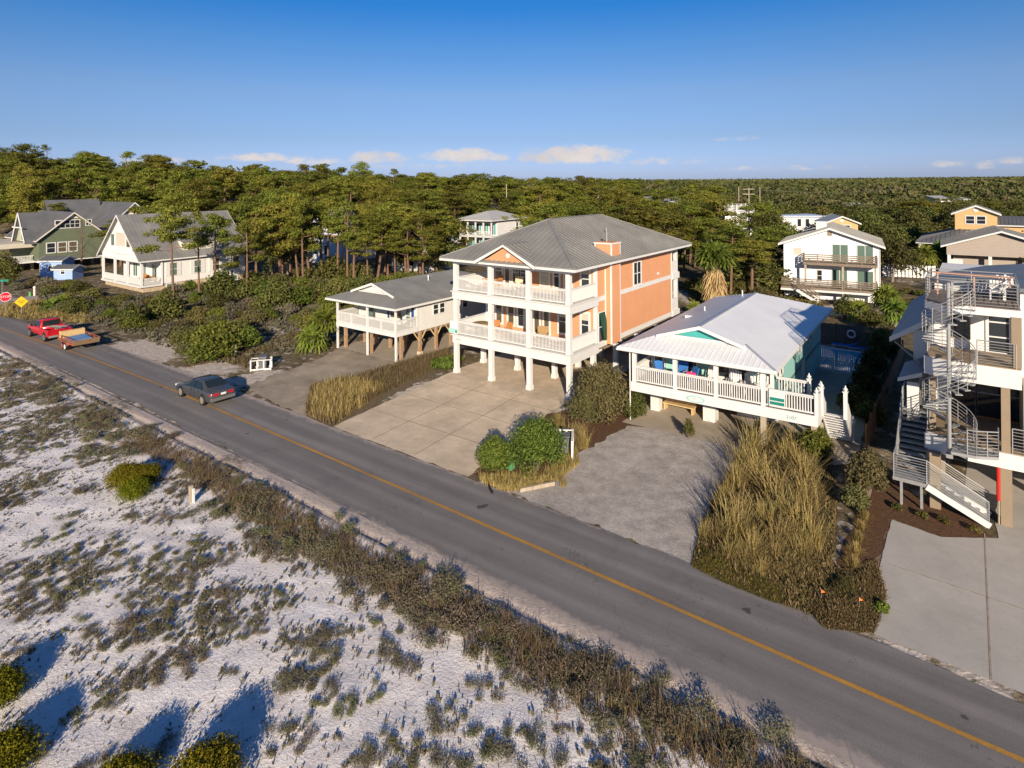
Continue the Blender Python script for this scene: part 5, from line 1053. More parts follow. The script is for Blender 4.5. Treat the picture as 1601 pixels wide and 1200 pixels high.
b = MB(); b.slab([(-66.5,20.75,.86),(-64.4,20.7,.84),(-64.2,22.0,.90),(-66.4,22.1,.93)], .07); tag(b.build('tarpaulin', mat('blue_tarp', (.10,.22,.42), .5)), 'blue tarpaulin lying flat on the trailer deck', 'tarpaulin')
ld = MB()
for y in (20.65, 21.1): ld.beam((-71.6,y,1.16),(-68.6,y+.35,1.42),.05,.08)
for k in range(9): a = k/9; ld.beam((-71.5+2.9*a,20.65+.35*a,1.17+.25*a),(-71.5+2.9*a,21.1+.35*a,1.17+.25*a),.03)
tag(ld.build('ladder', M.steel), 'aluminium ladder lying in the bed of the red pickup', 'ladder')
b = MB(); b.slab([(-70.9,21.2,1.0),(-69.6,21.2,1.0),(-69.5,21.85,1.02),(-70.9,21.8,1.02)], .3); tag(b.build('tool_box', mat('grey_plastic', (.22,.22,.22), .6, .3, 8)), 'grey cargo box lying in the pickup bed beside the ladder', 'cargo box')

# ------------------------------------------------------------------ signs, posts, bin corrals
def facing(p, extra=0): return math.atan2(-p[1], -p[0]) + math.pi/2 + extra
def stop_sign():
    p = at(8, 492); h = thing('stop_sign', 'red octagonal stop sign at the side street corner', 'stop sign', p, facing(p)); z = 2.05
    o = MB(); o.tube([(0,.03,0),(0,.03,z+.3)], .03, 6); o.build('pole', M.steel, h); r8 = lambda r, n=8: [(r*math.cos((k+.5)*math.pi/4), 0, z+r*math.sin((k+.5)*math.pi/4)) for k in range(8)]
    f = MB(); f.sprism(r8(.56), (0,-.02,0)); fo = f.build('face', M.white, h); f = MB(); f.sprism([(x,-.021,zz) for x, _, zz in r8(.51)], (0,-.004,0)); f.build('field', mat('sign_red', (.55,.01,.03), .45), fo)
    put_text('STOP', .36, (0,-.026,z), X_, mY, 'lettering', M.trim, fo)
stop_sign()
def diamond_sign():
    p = at(33, 496); h = thing('warning_sign', 'yellow diamond warning sign beside the side street', 'road sign', p, facing(p)); z = 1.75; r = .62
    o = MB(); o.tube([(0,.03,0),(0,.03,z+.3)], .03, 6); o.build('pole', M.steel, h)
    f = MB(); f.sprism([(r,0,z),(0,0,z+r),(-r,0,z),(0,0,z-r)], (0,-.02,0)); fo = f.build('face', mat('sign_yellow', (.72,.43,.01), .45), h)
    l = MB(); l.beam((-.3,-.026,z+.08),(.3,-.026,z+.08),.012,.09,(0,0,1)); l.beam((-.2,-.026,z-.1),(.2,-.026,z-.1),.012,.08,(0,0,1)); l.build('worn_lines', mat('dark_yellow', (.22,.13,.01), .6), fo)
diamond_sign()
p = at(3, 470); h = thing('street_name_sign', 'green street name blade above the bushes at the left edge', 'street sign', p, facing(p))
o = MB(); o.tube([(0,0,0),(0,0,2.7)], .03, 6); o.build('pole', M.steel, h); o = MB(); o.box(-.7,.6,-.02,.02,2.45,2.7); o.build('blade', mat('sign_blade_green', (.01,.22,.15), .5), h)
def bin_corral(p, rz, w, d, hgt, label):
    h = thing('bin_corral', label, 'bin corral', p, rz)
    for x, y in ((-w/2,-d/2),(w/2,-d/2),(w/2,d/2),(-w/2,d/2)): q = MB(); q.box(x-.05,x+.05,y-.05,y+.05,0,hgt); q.build('post', M.white, h)
    for a, b_ in (((-w/2,-d/2),(w/2,-d/2)),((-w/2,d/2),(w/2,d/2)),((-w/2,-d/2),(-w/2,d/2))):
        q = MB(); q.beam((*a,hgt-.04),(*b_,hgt-.04),.11,.05); q.beam((*a,.1),(*b_,.1),.05,.11)
        for t in (.33, .66): c = [a[i]+(b_[i]-a[i])*t for i in (0,1)]; q.box(c[0]-.05,c[0]+.05,c[1]-.05,c[1]+.05,.15,hgt-.08)
        q.build('rail_panel', M.white, h)
def bin_(p, rz, label, m):
    h = thing('wheelie_bin', label, 'bin', p, rz); b = MB(); b.add([(-.25,-.25,.06),(.25,-.25,.06),(.25,.28,.06),(-.25,.28,.06),(-.3,-.32,1.0),(.3,-.32,1.0),(.3,.36,1.0),(-.3,.36,1.0)], [(0,3,2,1),(4,5,6,7),(0,1,5,4),(1,2,6,5),(2,3,7,6),(3,0,4,7)]); b.build('body', m, h)
    l = MB(); l.slab([(-.33,-.36,1.07),(.33,-.36,1.07),(.33,.4,1.12),(-.33,.4,1.12)], .06); l.build('lid', m, h)
    for x in (-.28,.28): w = MB(); w.lathe([(0,-.03),(.11,-.03),(.11,.03),(0,.03)], (x,.32,.11), 10, 'x'); w.build('wheel', M.black, h)
p = at(408, 577); bin_corral((p.x, p.y, 0), R(52), 1.45, .75, .85, 'white railed bin corral beside the old concrete drive'); bin_((p.x+.1, p.y+.08, 0), R(50), 'dark bin inside the white corral by the old concrete drive', M.roofdark)
p = at(880, 713); bin_corral((p.x, p.y, 0), R(-60), 1.5, 1.0, 1.15, 'white railed bin corral behind the round green bush'); bin_((p.x-.1, p.y+.1, 0), R(-60), 'grey bin inside the corral behind the round green bush', mat('bin_grey', (.12,.13,.14), .6))
def post(px, py, hgt, s, m, label, extra=None):
    p = at(px, py); b = MB(); b.box(-s,s,-s,s,0,hgt)
    if m is M.white: b.box(-s*1.15,s*1.15,-s*1.15,s*1.15,hgt,hgt+.03)
    o = b.build('marker_post', m); o.location = (p.x, p.y, float(dune_z(p.x, p.y)) if p.y < 17.5 else 0); tag(o, label, 'post'); return o
post(367, 557, .95, .07, M.white, 'white marker post in the scrub left of the bin corral')
post(298, 785, .75, .07, M.postgrey, 'grey wooden marker post in the dune scrub near the road')
o = post(302, 786, .62, .045, M.white, 'thin white tag post against the wooden marker post on the dune')
for px, py, hh, m, lb in ((53.5,462,1.3,M.cream,'cream utility pedestal beside the side street'),(46.5,463,.6,mat('lime_plastic',(.12,.35,.09),.5),'lime green utility box beside the side street')):
    p = at(px, py); h = thing('utility_pedestal', lb, 'utility box', p); b = MB(); b.tube([(0,0,0),(0,0,hh*.8)], [.14,.13], 8); b.build('body', m, h); b = MB(); b.tube([(0,0,hh*.8),(0,0,hh*.9),(0,0,hh)], [.17,.17,.08], 8); b.build('cap', m, h)
p = at(797, 733); h = thing('utility_pedestal', 'green utility pedestal half hidden in the round bush by the road', 'utility box', p); b = MB(); b.box(-.2,.2,-.15,.15,0,.75); b.build('body', mat('utility_green', (.10,.30,.13), .5), h); b = MB(); b.slab([(-.23,-.18,.82),(.23,-.18,.82),(.23,.18,.82),(-.23,.18,.82)], .07); b.build('cap', mat('utility_green', (.10,.30,.13), .5), h)
a, b_ = at(812, 769), at(866, 758); k = MB(); k.beam((a.x,a.y,.09),(b_.x,b_.y,.09),.14,.18); tag(k.build('timber_edging', M.postgrey), 'pale timber edging at the corner of the gravel drive', 'edging')
for px, py, lb in ((1343,957,'small orange survey flag in the brown scrub near the right drive'),(1284,944,'orange survey flag at the sandy road edge')):
    p = at(px, py); h = thing('survey_flag', lb, 'flag', p); b = MB(); b.tube([(0,0,0),(0,0,.5)], .006, 4); b.build('wire', M.steel, h); b = MB(); b.sprism([(0,0,.38),(.12,.03,.43),(0,0,.5)], (0,.006,0)); b.build('cloth', mat('flag_orange', (.8,.17,.03), .8), h)
p = at(768, 772); k = MB(); k.tube([(p.x-.9,p.y+.8,.06),(p.x-.3,p.y+.25,.07),(p.x+.05,p.y,.06)], .06, 6); tag(k.build('drain_hose', M.black), 'black drain hose lying at the road edge by the bush', 'hose')

# fences and pool
def picket(name, pts, hgt, label, m, sp=.15, w=.11, cat='fence'):
    h = thing(name, label, cat, (pts[0][0], pts[0][1], 0)); o = Vector((pts[0][0], pts[0][1], 0)); b = MB(); ps = MB()
    for p, q in zip(pts, pts[1:]):
        p, q = Vector((*p, 0))-o, Vector((*q, 0))-o; n = max(1, int((q-p).length/sp)); d = (q-p).normalized()
        for i in range(n): c = p + (q-p)*((i+.5)/n); b.beam(c+Vector((0,0,.06)), c+Vector((0,0,hgt+.02*math.sin(i*2.1))), w, .025, Vector((-d.y, d.x, 0)))
        nn = Vector((-d.y, d.x, 0))*.04
        for z in (.25, hgt-.2): ps.beam(p+nn+Vector((0,0,z)), q+nn+Vector((0,0,z)), .04, .09)
        k = max(1, round((q-p).length/2.2))
        for i in range(k+1): c = p + (q-p)*(i/k) + nn*1.6; ps.beam(c, c+Vector((0,0,hgt+.06)), .09, .09, d)
    b.build('boards', m, h); ps.build('rails', m, h); return h
picket('board_fence', [(-11.9,60.4),(-8.6,60.7),(-5.5,61.0)], 1.9, 'dark wooden board fence behind the pool with a life ring', M.plank, .16, .15)
picket('pool_fence', [(-10.1,51.75),(-9.0,51.7),(-7.75,51.65)], 1.15, 'white picket pool fence beside the aqua cottage', M.white, .13, .05)
picket('boundary_fence', [(-5.0,38.2),(-5.05,44),(-5.1,52),(-5.2,60)], 1.3, 'reddish wooden boundary fence between aqua cottage and modern house', M.fencew, .15, .14)
a, b_ = at(1380,432), at(1462,436); picket('picket_fence', [(a.x,a.y),((a.x+b_.x)/2,(a.y+b_.y)/2),(b_.x,b_.y)], 1.9, 'long white board fence right of the white deck house', M.white, .42, .34)
def pool():
    h = tag(MB().prism([(-11.9,52.6),(-7.9,52.6),(-7.9,59.0),(-11.9,59.0)], .014, .05).build('swimming_pool', M.water), 'turquoise swimming pool behind the aqua cottage', 'pool')
    c = MB(); c.box(-12.2,-7.6,58.98,59.3,.012,.11); c.box(-12.2,-7.6,52.3,52.62,.012,.11); c.box(-7.92,-7.6,52.62,58.98,.012,.11); c.box(-12.2,-11.88,52.62,58.98,.012,.11); c.build('coping', M.white, h)
pool()
b = MB(); n = 16; b.tube([(-9.06+.30*math.cos(k*2*math.pi/n), 60.42, 1.2+.30*math.sin(k*2*math.pi/n)) for k in range(n+1)], .075, 8, False); tag(b.build('life_ring', M.white, None, True), 'white life ring hanging on the dark board fence', 'life ring')
def lounger():
    h = thing('sun_lounger', '', 'sun lounger', (0,0,0), 0, 'blue loungers by the pool')
    f = MB(); [f.tube([(-.95,y,.3),(.95,y,.3)], .025, 5) for y in (-.3,.3)]; f.build('frame', M.white, h)
    for x in (-.8,.7):
        for y in (-.3,.3): l = MB(); l.tube([(x,y,0),(x,y,.3)], .025, 5); l.build('leg', M.white, h)
    s = MB(); s.box(-.95,.35,-.3,.3,.31,.36); s.build('seat', M.bluefab, h); s = MB(); s.slab([(.36,-.3,.36),(1.0,-.3,.62),(1.0,.3,.62),(.36,.3,.36)], .05); s.build('backrest', M.bluefab, h); return h
l0 = lounger(); l0.location = (-9.5,59.72,.02); l0['label'] = 'blue sun lounger under the life ring, leftmost of three by the pool'
dup(l0, (-8.25,59.55,.02), R(5), 1, 'blue sun lounger in the middle of three by the pool'); dup(l0, (-7.2,59.3,.02), R(15), 1, 'blue sun lounger nearest the boundary fence, rightmost by the pool')

# ------------------------------------------------------------------ porch furniture
def chair(name, m, seat_h=.42, w=.6, d=.55, back=.65, lean=.18, arms=True, legm=None, slat=True, cat='chair'):
    h = thing(name, '', cat); legm = legm or m
    s = MB(); s.box(-w/2,w/2,-d/2,d/2,seat_h-.05,seat_h); s.build('seat', m, h)
    b = MB(); 
    if slat:
        for k in range(5): x = -w/2+.06+k*(w-.12)/4; b.beam((x,d/2-.02,seat_h),(x,d/2+lean,seat_h+back-(.06*abs(k-2))),.09,.025,(0,1,0))
        b.beam((-w/2,d/2+.01+lean*.4,seat_h+back*.4),(w/2,d/2+.01+lean*.4,seat_h+back*.4),.06,.03)
    else: b.sprism([(-w/2,d/2-.04,seat_h),(w/2,d/2-.04,seat_h),(w/2,d/2+lean,seat_h+back),(-w/2,d/2+lean,seat_h+back)], (0,.06,0))
    b.build('backrest', m, h)
    for x in (-w/2+.04, w/2-.04):
        for y in (-d/2+.04, d/2-.04): l = MB(); l.box(x-.03,x+.03,y-.03,y+.03,0,seat_h-.05); l.build('leg', legm, h)
        if arms: a = MB(); a.box(x-.05,x+.05,-d/2,d/2+.03,seat_h+.2,seat_h+.24); a.box(x-.025,x+.025,-d/2,-d/2+.05,seat_h,seat_h+.2); a.build('armrest', legm, h)
    return h
OX, OY = -32.22, 35.53
def setc(h, x, y, z, rz, label): h.location = (OX+x, OY+y, z); h.rotation_euler = (0,0,R(rz)); h['label'] = label; return h
ad = setc(chair('adirondack_chair', M.cedar), 1.0, 2.55, 6.302, -25, 'orange wooden adirondack chair in the upper left porch corner')
dup(ad, (OX+1.95, OY+2.55, 6.302), R(-15), 1, 'orange wooden adirondack chair nearer the first inner column, upper porch')
setc(chair('lounge_chair', M.cushion, slat=False), 4.25, 2.2, 6.302, 20, 'beige cushioned chair on the upper porch left of the third column')
setc(chair('wicker_chair', M.white), 5.35, 1.5, 6.302, -20, 'white wicker chair on the upper porch right of the third column')
rc = setc(chair('porch_chair', M.cedar, slat=False), 2.7, 1.2, 2.975, 10, 'brown slat-backed chair on the lower porch, left of a pair')
dup(rc, (OX+3.85, OY+1.2, 2.975), R(-8), 1, 'brown slat-backed chair on the lower porch, right of a pair')
setc(chair('wicker_chair', M.wicker, slat=False, w=.8), 6.9, 1.6, 2.975, 30, 'round wicker armchair on the lower porch near the right column')
def round_table(x, y, z, m, label, r=.55):
    h = thing('round_table', label, 'table', (x, y, z)); t = MB(); t.lathe([(0,.66),(r,.66),(r,.70),(r*.8,.74),(0,.76)], (0,0,0), 16); t.build('tabletop', m, h)
    for k in range(4): a = k*math.pi/2+.4; l = MB(); l.tube([(r*.6*math.cos(a),r*.6*math.sin(a),0),(r*.5*math.cos(a),r*.5*math.sin(a),.66)], .03, 5); l.build('leg', m, h)
round_table(OX+1.2, OY+1.5, 2.975, M.wicker, 'round wicker table in the lower left corner of the orange porch', .7)
TX, TY = -9.42, 34.75
def tl(x, y, z=2.425): c_, s_ = math.cos(R(2)), math.sin(R(2)); return (TX + x*c_ - y*s_, TY + x*s_ + y*c_, z)
bc = chair('folding_chair', M.bluefab, slat=False, legm=M.steel); bc.location = tl(-6.1,1.2); bc.rotation_euler = (0,0,R(60)); bc['label'] = 'blue folding chair at the left end of the aqua cottage porch'
dup(bc, tl(-5.15,1.7), R(0), 1, 'blue folding chair behind the second porch post of the aqua cottage')
dup(bc, tl(-4.4,1.0), R(-40), 1, 'blue folding chair with a pink towel beside the second porch post')
b = MB(); q = tl(-4.3,1.22,3.1); b.box(q[0]-.3,q[0]+.25,q[1]-.1,q[1]+.03,q[2]-.25,q[2]+.08); tag(b.build('beach_towel', M.pink), 'bright pink towel hung over a folding chair on the aqua porch', 'towel')
rk = chair('rocking_chair', M.white, w=.62, back=.75); rk.location = tl(-3.2,1.5); rk.rotation_euler = (0,0,R(10)); rk['label'] = 'white slatted rocking chair left of the third porch post, aqua cottage'
for x, lb in ((-1.8,'white slatted rocking chair just right of the third porch post, aqua cottage'),(-1.05,'white slatted rocking chair in the middle of the right porch bay, aqua cottage'),(-.4,'white slatted rocking chair at the right end of the aqua porch')): dup(rk, tl(x,1.4), R(5-8*x), 1, lb)
round_table(*tl(-5.6,.95), M.aqua, 'aqua round table between blue chairs on the porch', .42)
bn = thing('bench', 'pale wooden bench in the shade under the aqua cottage', 'bench', (-15.3, 37.6, .02)); 
s = MB(); s.box(-1,1,-.25,.25,.38,.45); s.build('seat', M.lumber, bn); s = MB(); s.box(-1,1,.2,.27,.46,.95); s.build('backrest', M.lumber, bn)
for x in (-.9,.9): s = MB(); s.box(x-.05,x+.05,-.22,.25,0,.38); s.build('leg', M.lumber, bn)
# roof-deck and cream-porch seats
wc = chair('deck_chair', M.white); wc.location = (.55,35.6,9.02); wc['label'] = 'white chair on the roof deck, left of two at the bar'; dup(wc, (.95,35.9,9.02), R(15), 1, 'white chair on the roof deck, right of two at the bar')
sf = chair('porch_sofa', M.cedar, w=2.0, slat=False, cat='sofa'); sf.location = (-92.6,38.3,.92); sf.rotation_euler = (0,0,R(-90)); sf['label'] = 'brown sofa on the cream house porch by the corner post'; dup(sf, (-95.3,38.9,.92), 0, (.6,1,1), 'brown armchair on the cream house porch between two posts')

# playhouses and grill shed by the green house
def shed(px, py, rz, w, d, hgt, label):
    p = at(px, py); h = thing('shed', label, 'shed', p, R(rz)); gabled(h, -w/2, w/2, 0, d, 0, hgt, .35, M.blue, M.roofdark, .25, 'x', rib=False, spacing=.4)
    window(h, (-.3,0,.9), X_, mY, .6, .8, 1, 2); return h
shed(79, 432, 35, 3.6, 2.8, 2.6, 'taller light blue shed in front of the green house'); shed(98, 437, 35, 3.0, 2.4, 1.7, 'lower light blue shed right of the taller blue shed')
def hut():
    p = at(1412, 428); h = thing('open_hut', 'open hut with dark thatched pyramid roof behind the white board fence', 'hut', p, R(20))
    for x in (-2,2):
        for y in (-2,2): c = MB(); c.box(x-.12,x+.12,y-.12,y+.12,0,2.6); c.build('post', M.wood_w, h)
    pl, _ = hiproof(-2.7,2.7,-2.7,2.7,2.4,.7); roof_part(h, pl, mat('dark_thatch', (.03,.028,.025), .95, .4, 6), rib=False, t=.25)
hut()
def utility_pole(px, py, hgt, label, arms=True, lean=0):
    p = at(px, py); h = thing('utility_pole', label, 'utility pole', (p.x, p.y, float(hill(p.x, p.y))), facing(p))
    b = MB(); b.tube([(0,0,0),(lean,0,hgt)], [.16,.11], 8); b.build('pole', M.postgrey, h)
    if arms:
        for z in (hgt-.4, hgt-1.6): b = MB(); b.box(-1.3,1.3,-.08,.08,z,z+.16); b.build('crossarm', M.postgrey, h)
utility_pole(1171, 377, 12.6, 'wooden power pole with crossarms standing in the right-hand woods', True)
utility_pole(1155, 360, 12.2, 'smaller distant power pole left of the main pole', False); utility_pole(1188, 356, 12.0, 'smaller distant power pole right of the main pole', False)
pa, pb, pc = at(1155, 360), at(1171, 377), at(1188, 356); wl = thing('power_line', 'thin power wires strung between the poles in the right-hand woods', 'power line', pb)
for k, (u, v) in enumerate(((pa,pb),(pb,pc),(pc,at(1420,352)))):
    for off in (-1.0, 1.0):
        w_ = MB(); pts = []
        for i in range(9):
            t = i/8; q = Vector(u).lerp(Vector(v), t); pts.append((q.x-pb.x+off*.6, q.y-pb.y, 11.7-1.1*4*t*(1-t)))
        w_.tube(pts, .022, 4); w_.build('wire', M.roofdark, wl)
utility_pole(792, 372, 11.6, 'bare brown pole standing behind the pale two-storey house', False)

# ------------------------------------------------------------------ vegetation
def leaf_cloud(rng, clumps, size, jit=.5, asp=.55, lo=.55, droop=0.0):
    """many small leaf faces spread through ellipsoid clumps: (cx,cy,cz,rx,ry,rz,count)"""
    Vs = []
    for cx, cy, cz, rx, ry, rz, n in clumps:
        n = int(n); d = rng.normal(size=(n,3)); d /= np.linalg.norm(d, axis=1)[:,None]
        r = lo + (1-lo)*rng.random(n)**.7; Rr = np.array([rx, ry, rz])
        c = np.array([cx, cy, cz]) + d*r[:,None]*Rr
        nm = d/Rr; nm /= np.linalg.norm(nm, axis=1)[:,None]; nm = nm + rng.normal(size=(n,3))*jit; nm /= np.linalg.norm(nm, axis=1)[:,None]
        t = np.cross(nm, rng.normal(size=(n,3))); t /= np.linalg.norm(t, axis=1)[:,None]; b = np.cross(nm, t)
        s = size*(.6+.7*rng.random(n))[:,None]; t = t*s*.5; b = b*s*.5*asp
        Vs.append(np.stack([c-t-b*.4, c+b*-1.0, c+t-b*.2, c+b], 1))
    V = np.concatenate(Vs).reshape(-1,3); return V, np.arange(len(V)).reshape(-1,4)
def pine_proto(seed, style=0):
    """style 0: umbrella crown, 1: full domed crown, 2: open irregular crown with bare limbs"""
    rg = random.Random(seed); rng = np.random.default_rng(seed); H = 11.5; t = MB(); bend = [rg.uniform(-.4,.4) for _ in range(4)]
    ax = lambda z: Vector((bend[0]*math.sin(z/H*2.6)+bend[2]*z/H, bend[1]*math.sin(z/H*2.2)+bend[3]*z/H, z))
    t.tube([ax(z) for z in (0,2,4,6,8,9.6,10.8)], [.20,.165,.15,.13,.10,.07,.03], 7, False)
    cl = []; n = (12, 21, 10)[style]; sp = (3.0, 2.7, 2.9)[style]; low = (.60, .40, .44)[style]
    for i in range(n):
        f = (i+.5)/n; z0 = H*(low + (.95-low)*f); a = i*2.4 + rg.uniform(-.7,.7)
        prof = (1-.75*f**1.6) if style != 1 else math.sqrt(max(.05, 1-((f-.25)/.8)**2)); r = sp*prof*rg.uniform(.5,1.12)
        z1 = z0 + rg.uniform(.1,1.0) + .4*f; tip = ax(z0) + Vector((r*math.cos(a), r*math.sin(a), z1-z0)); mid = ax(z0) + Vector((r*.5*math.cos(a), r*.5*math.sin(a), (z1-z0)*.25))
        t.tube([ax(z0), mid, tip], [.055,.04,.015], 5, False); k = rg.uniform(.7,1.3); fl = (.55, .8, .62)[style]*rg.uniform(.8,1.2)
        if style == 2 and rg.random() < .18: t.tube([tip, tip+Vector((rg.gauss(0,.5), rg.gauss(0,.5), .7))], [.02,.008], 4, False); continue
        cl.append((tip.x, tip.y, tip.z+.1, 1.1*k, 1.1*k, 1.1*k*fl, 245*k*k))
        for _ in range(2): cl.append((tip.x+rg.gauss(0,.75), tip.y+rg.gauss(0,.75), tip.z+rg.uniform(-.35,.35), .55, .55, .38, 60))
        if rg.random() < .5: cl.append((mid.x+rg.uniform(-.6,.6), mid.y+rg.uniform(-.6,.6), mid.z+.45, .75, .75, .45, 105))
    top = ax(H); cl.append((top.x, top.y, H-.25, 1.15, 1.15, .75, 200))
    V, Q = leaf_cloud(rng, cl, .30, .40, .5, .3)
    return t, V, Q
def oak_proto(seed, H=7.5, Rr=3.6, n=22, size=.42, cnt=95):
    rg = random.Random(seed); rng = np.random.default_rng(seed); t = MB(); t.tube([(0,0,0),(.1,.05,1.2),(.15,.2,2.6)], [.22,.18,.13], 7, False); cl = []
    for i in range(n):
        a = i*2.4+rg.uniform(-.4,.4); f = math.sqrt((i+.5)/n); r = Rr*f*rg.uniform(.75,1.0); z = H*(.93-.42*f*f)*rg.uniform(.88,1.04); k = rg.uniform(.85,1.3)
        cl.append((r*math.cos(a), r*math.sin(a), z-.6, 1.2*k, 1.2*k, .95*k, cnt*k))
        if i % 2: cl.append((r*math.cos(a)*1.02, r*math.sin(a)*1.02, z*.58, 1.1, 1.1, 1.0, cnt*.6))
        if i % 3 == 0: t.tube([(.15,.2,2.3),(r*.5*math.cos(a), r*.5*math.sin(a), z*.6),(r*.9*math.cos(a), r*.9*math.sin(a), z-.7)], [.10,.06,.02], 5, False)
    V, Q = leaf_cloud(rng, cl, size, .6, .6, .5); return t, V, Q
def shrub_proto(seed, lobes=10, R0=1.0, H=1.2, size=.16, cnt=150, flat=.8, ltwig=6):
    rg = random.Random(seed); rng = np.random.default_rng(seed); cl = []; t = MB()
    for i in range(lobes):
        a = i*2.4+rg.uniform(-.5,.5); f = math.sqrt((i+.3)/lobes); r = R0*.72*f*rg.uniform(.7,1.05); z = H*(.72-.38*f*f)*rg.uniform(.8,1.1); k = rg.uniform(.75,1.25)*R0*.42
        cl.append((r*math.cos(a), r*math.sin(a), max(z, k*.5), k, k, k*flat*H/R0*.8, cnt))
        if i < ltwig: t.tube([(0,0,0),(r*.5*math.cos(a), r*.5*math.sin(a), z*.5),(r*math.cos(a), r*math.sin(a), z)], [.035*H,.02*H,.008*H], 4, False)
    V, Q = leaf_cloud(rng, cl, size, .7, .55, .35); return t, V, Q
def dune_proto(seed, wide, H, cnt, size, m):
    rg = random.Random(seed); rng = np.random.default_rng(seed); cl = []; t = MB(); lobes = rg.randint(5, 9)
    for i in range(lobes):
        x, y = max(-.62, min(.62, rg.gauss(0,.42)))*wide, max(-.45, min(.45, rg.gauss(0,.30)))*wide; k = rg.uniform(.16,.34); cl.append((x, y, H*rg.uniform(.3,.75), k, k, H*rg.uniform(.3,.5), cnt))
        for _ in range(4): t.tube([(x+rg.gauss(0,.05),y+rg.gauss(0,.05),0),(x+rg.gauss(0,.16),y+rg.gauss(0,.16),H*rg.uniform(.6,1.25))], [.008,.004], 3, False)
    V, Q = leaf_cloud(rng, cl, size, .9, .45, .15); V[:,2] = np.maximum(V[:,2], .005); return t, V, Q
def plant(name, cat, proto, leaf, bark, crown='foliage', stem='stems', label='', group=None):
    h = thing(name, label, cat, group=group); t, V, Q = proto
    link(crown, np_mesh(crown, V, Q, leaf), None, h)
    if t.v: t.build(stem, bark, h)
    return h
used = {}
def put(proto, loc, rz, sc, label, group=None):
    if proto.name not in used:
        used[proto.name] = 1; proto.location = loc; proto.rotation_euler = (0,0,rz); proto.scale = sc if isinstance(sc, tuple) else (sc,)*3; proto['label'] = label; o = proto
    else: o = dup(proto, loc, rz, sc, label)
    if group: o['group'] = group
    elif 'group' in o.keys(): del o['group']
    return o
ORD = ['first','second','third','fourth','fifth','sixth','seventh','eighth','ninth','tenth','eleventh','twelfth','thirteenth','fourteenth','fifteenth','sixteenth','seventeenth','eighteenth','nineteenth','twentieth']
TENS = {2:'twenty',3:'thirty',4:'forty',5:'fifty',6:'sixty',7:'seventy'}
def ordinal(i): return ORD[i] if i < 20 else (TENS[(i+1)//10] + ('-' + ORD[(i+1)%10-1] if (i+1)%10 else 'th')).replace('yth','ieth') 
rng0 = random.Random(7)

# --- pines and oaks
PINE = [plant('pine_tree', 'pine', pine_proto(11+k, (0,1,2,1,0,2,1)[k]), M.pine, M.bark, 'crown', 'trunk') for k in range(7)]
OAK = [plant('oak_tree', 'oak', oak_proto(31+k, 7.2, 3.5), M.oak, M.barkg, 'crown', 'trunk') for k in range(4)]
trees = []                                                        # kind, x, y, height scale, width scale
def keep(x, y):
    for x0, x1, y0, y1 in ((-35,-19.5,20,57.5),(-48.5,-36,20,52),(-19.5,-4,20,62.5),(-5.5,14,20,62),(-106,-88.5,33,61),(-148,-126,28,62),(-84,-64,82,107),(-115,-86,60,84),(-23,-6,62,99)):
        if x0 < x < x1 and y0 < y < y1: return False
    if y < 47 and x > -90: return False
    if y < 36: return False
    px, py, d = pix((x, y, 0))
    if px < -160 or px > 1760: return False
    for a, b, d0, d1 in ((702,818,0,112),(1218,1400,0,86),(-40,152,0,128),(152,392,0,108),(1128,1178,0,158),(1222,1284,70,153),(1284,1356,70,130),(1400,1470,0,104),(1462,1660,0,122),(455,605,0,104),(605,690,60,100),(1060,1135,60,84)):
        if a < px < b and d0 < d < d1: return False
    return True
cand = []
dd = 66.0
while dd < 300:
    step = 5.6 + dd*.016; r = -.92*dd - 8
    while r < .92*dd + 8:
        d = dd + rng0.uniform(-.45,.45)*step; q = r + rng0.uniform(-.45,.45)*step; x = FWD[0]*d + RGT[0]*q; y = FWD[1]*d + RGT[1]*q
        if keep(x, y): cand.append((d, x, y, pix((x, y, 0))[0]))
        r += step
    dd += step*.9
for d, x, y, px in cand:
    pr = 1.0 if px < 1000 else (.75 if px < 1130 else (.22 if px < 1235 else .05))
    if px < 700 and d < 90 and rng0.random() < .35: continue
    if rng0.random() < pr*.80: trees.append(['pine', x, y, rng0.uniform(.68,1.12)*(.72 if px > 1130 else (.9 if px > 620 else 1.0)), rng0.uniform(1.2,1.85), d, px])
    else: trees.append(['oak', x, y, rng0.uniform(.7,1.25), rng0.uniform(.9,1.5), d, px])
trees.sort(key=lambda t: t[5])
hand = [(271,482,11.2,1.0),(311,458,10.3,.85),(336,462,10.2,.95),(385,472,9.6,.9),(425,452,12.5,1),(452,447,12.0,.9),(467,450,12.6,.9),(474,455,12.0,.9),(512,440,11.5,.9),(543,452,11.5,1.0),(600,432,11.0,1.1),(618,440,9.0,.9),(575,452,7.5,.9),(640,446,8.5,1.0),(556,440,11,.9),(660,452,8.0,1),(400,438,12,1.2),(440,434,11.5,1.2),(486,444,12,1.2),(503,436,11.8,1.25),(527,446,10.5,1.1),(552,450,9.5,1.1),(588,445,10,1.2),(606,436,11.5,1.3),(634,438,10.5,1.2),(655,442,9.5,1.2),(682,434,10,1.3),(460,436,11,1.2),(1142,463,8.5,1.1),(1068,428,10,1.1),(1175,468,7.0,1.2)]
NP = 0; main_pines, main_oaks, rest = [], [], []
for px, py, hh, wsc in hand:
    p = at(px, py); main_pines.append(['pine', p.x, p.y, hh/11.5, wsc, math.hypot(p.x, p.y), px])
for t in trees:
    L = main_pines if t[0] == 'pine' else main_oaks
    (L if len(L) < (298 if t[0] == 'pine' else 190) and t[5] < 262 else rest).append(t)
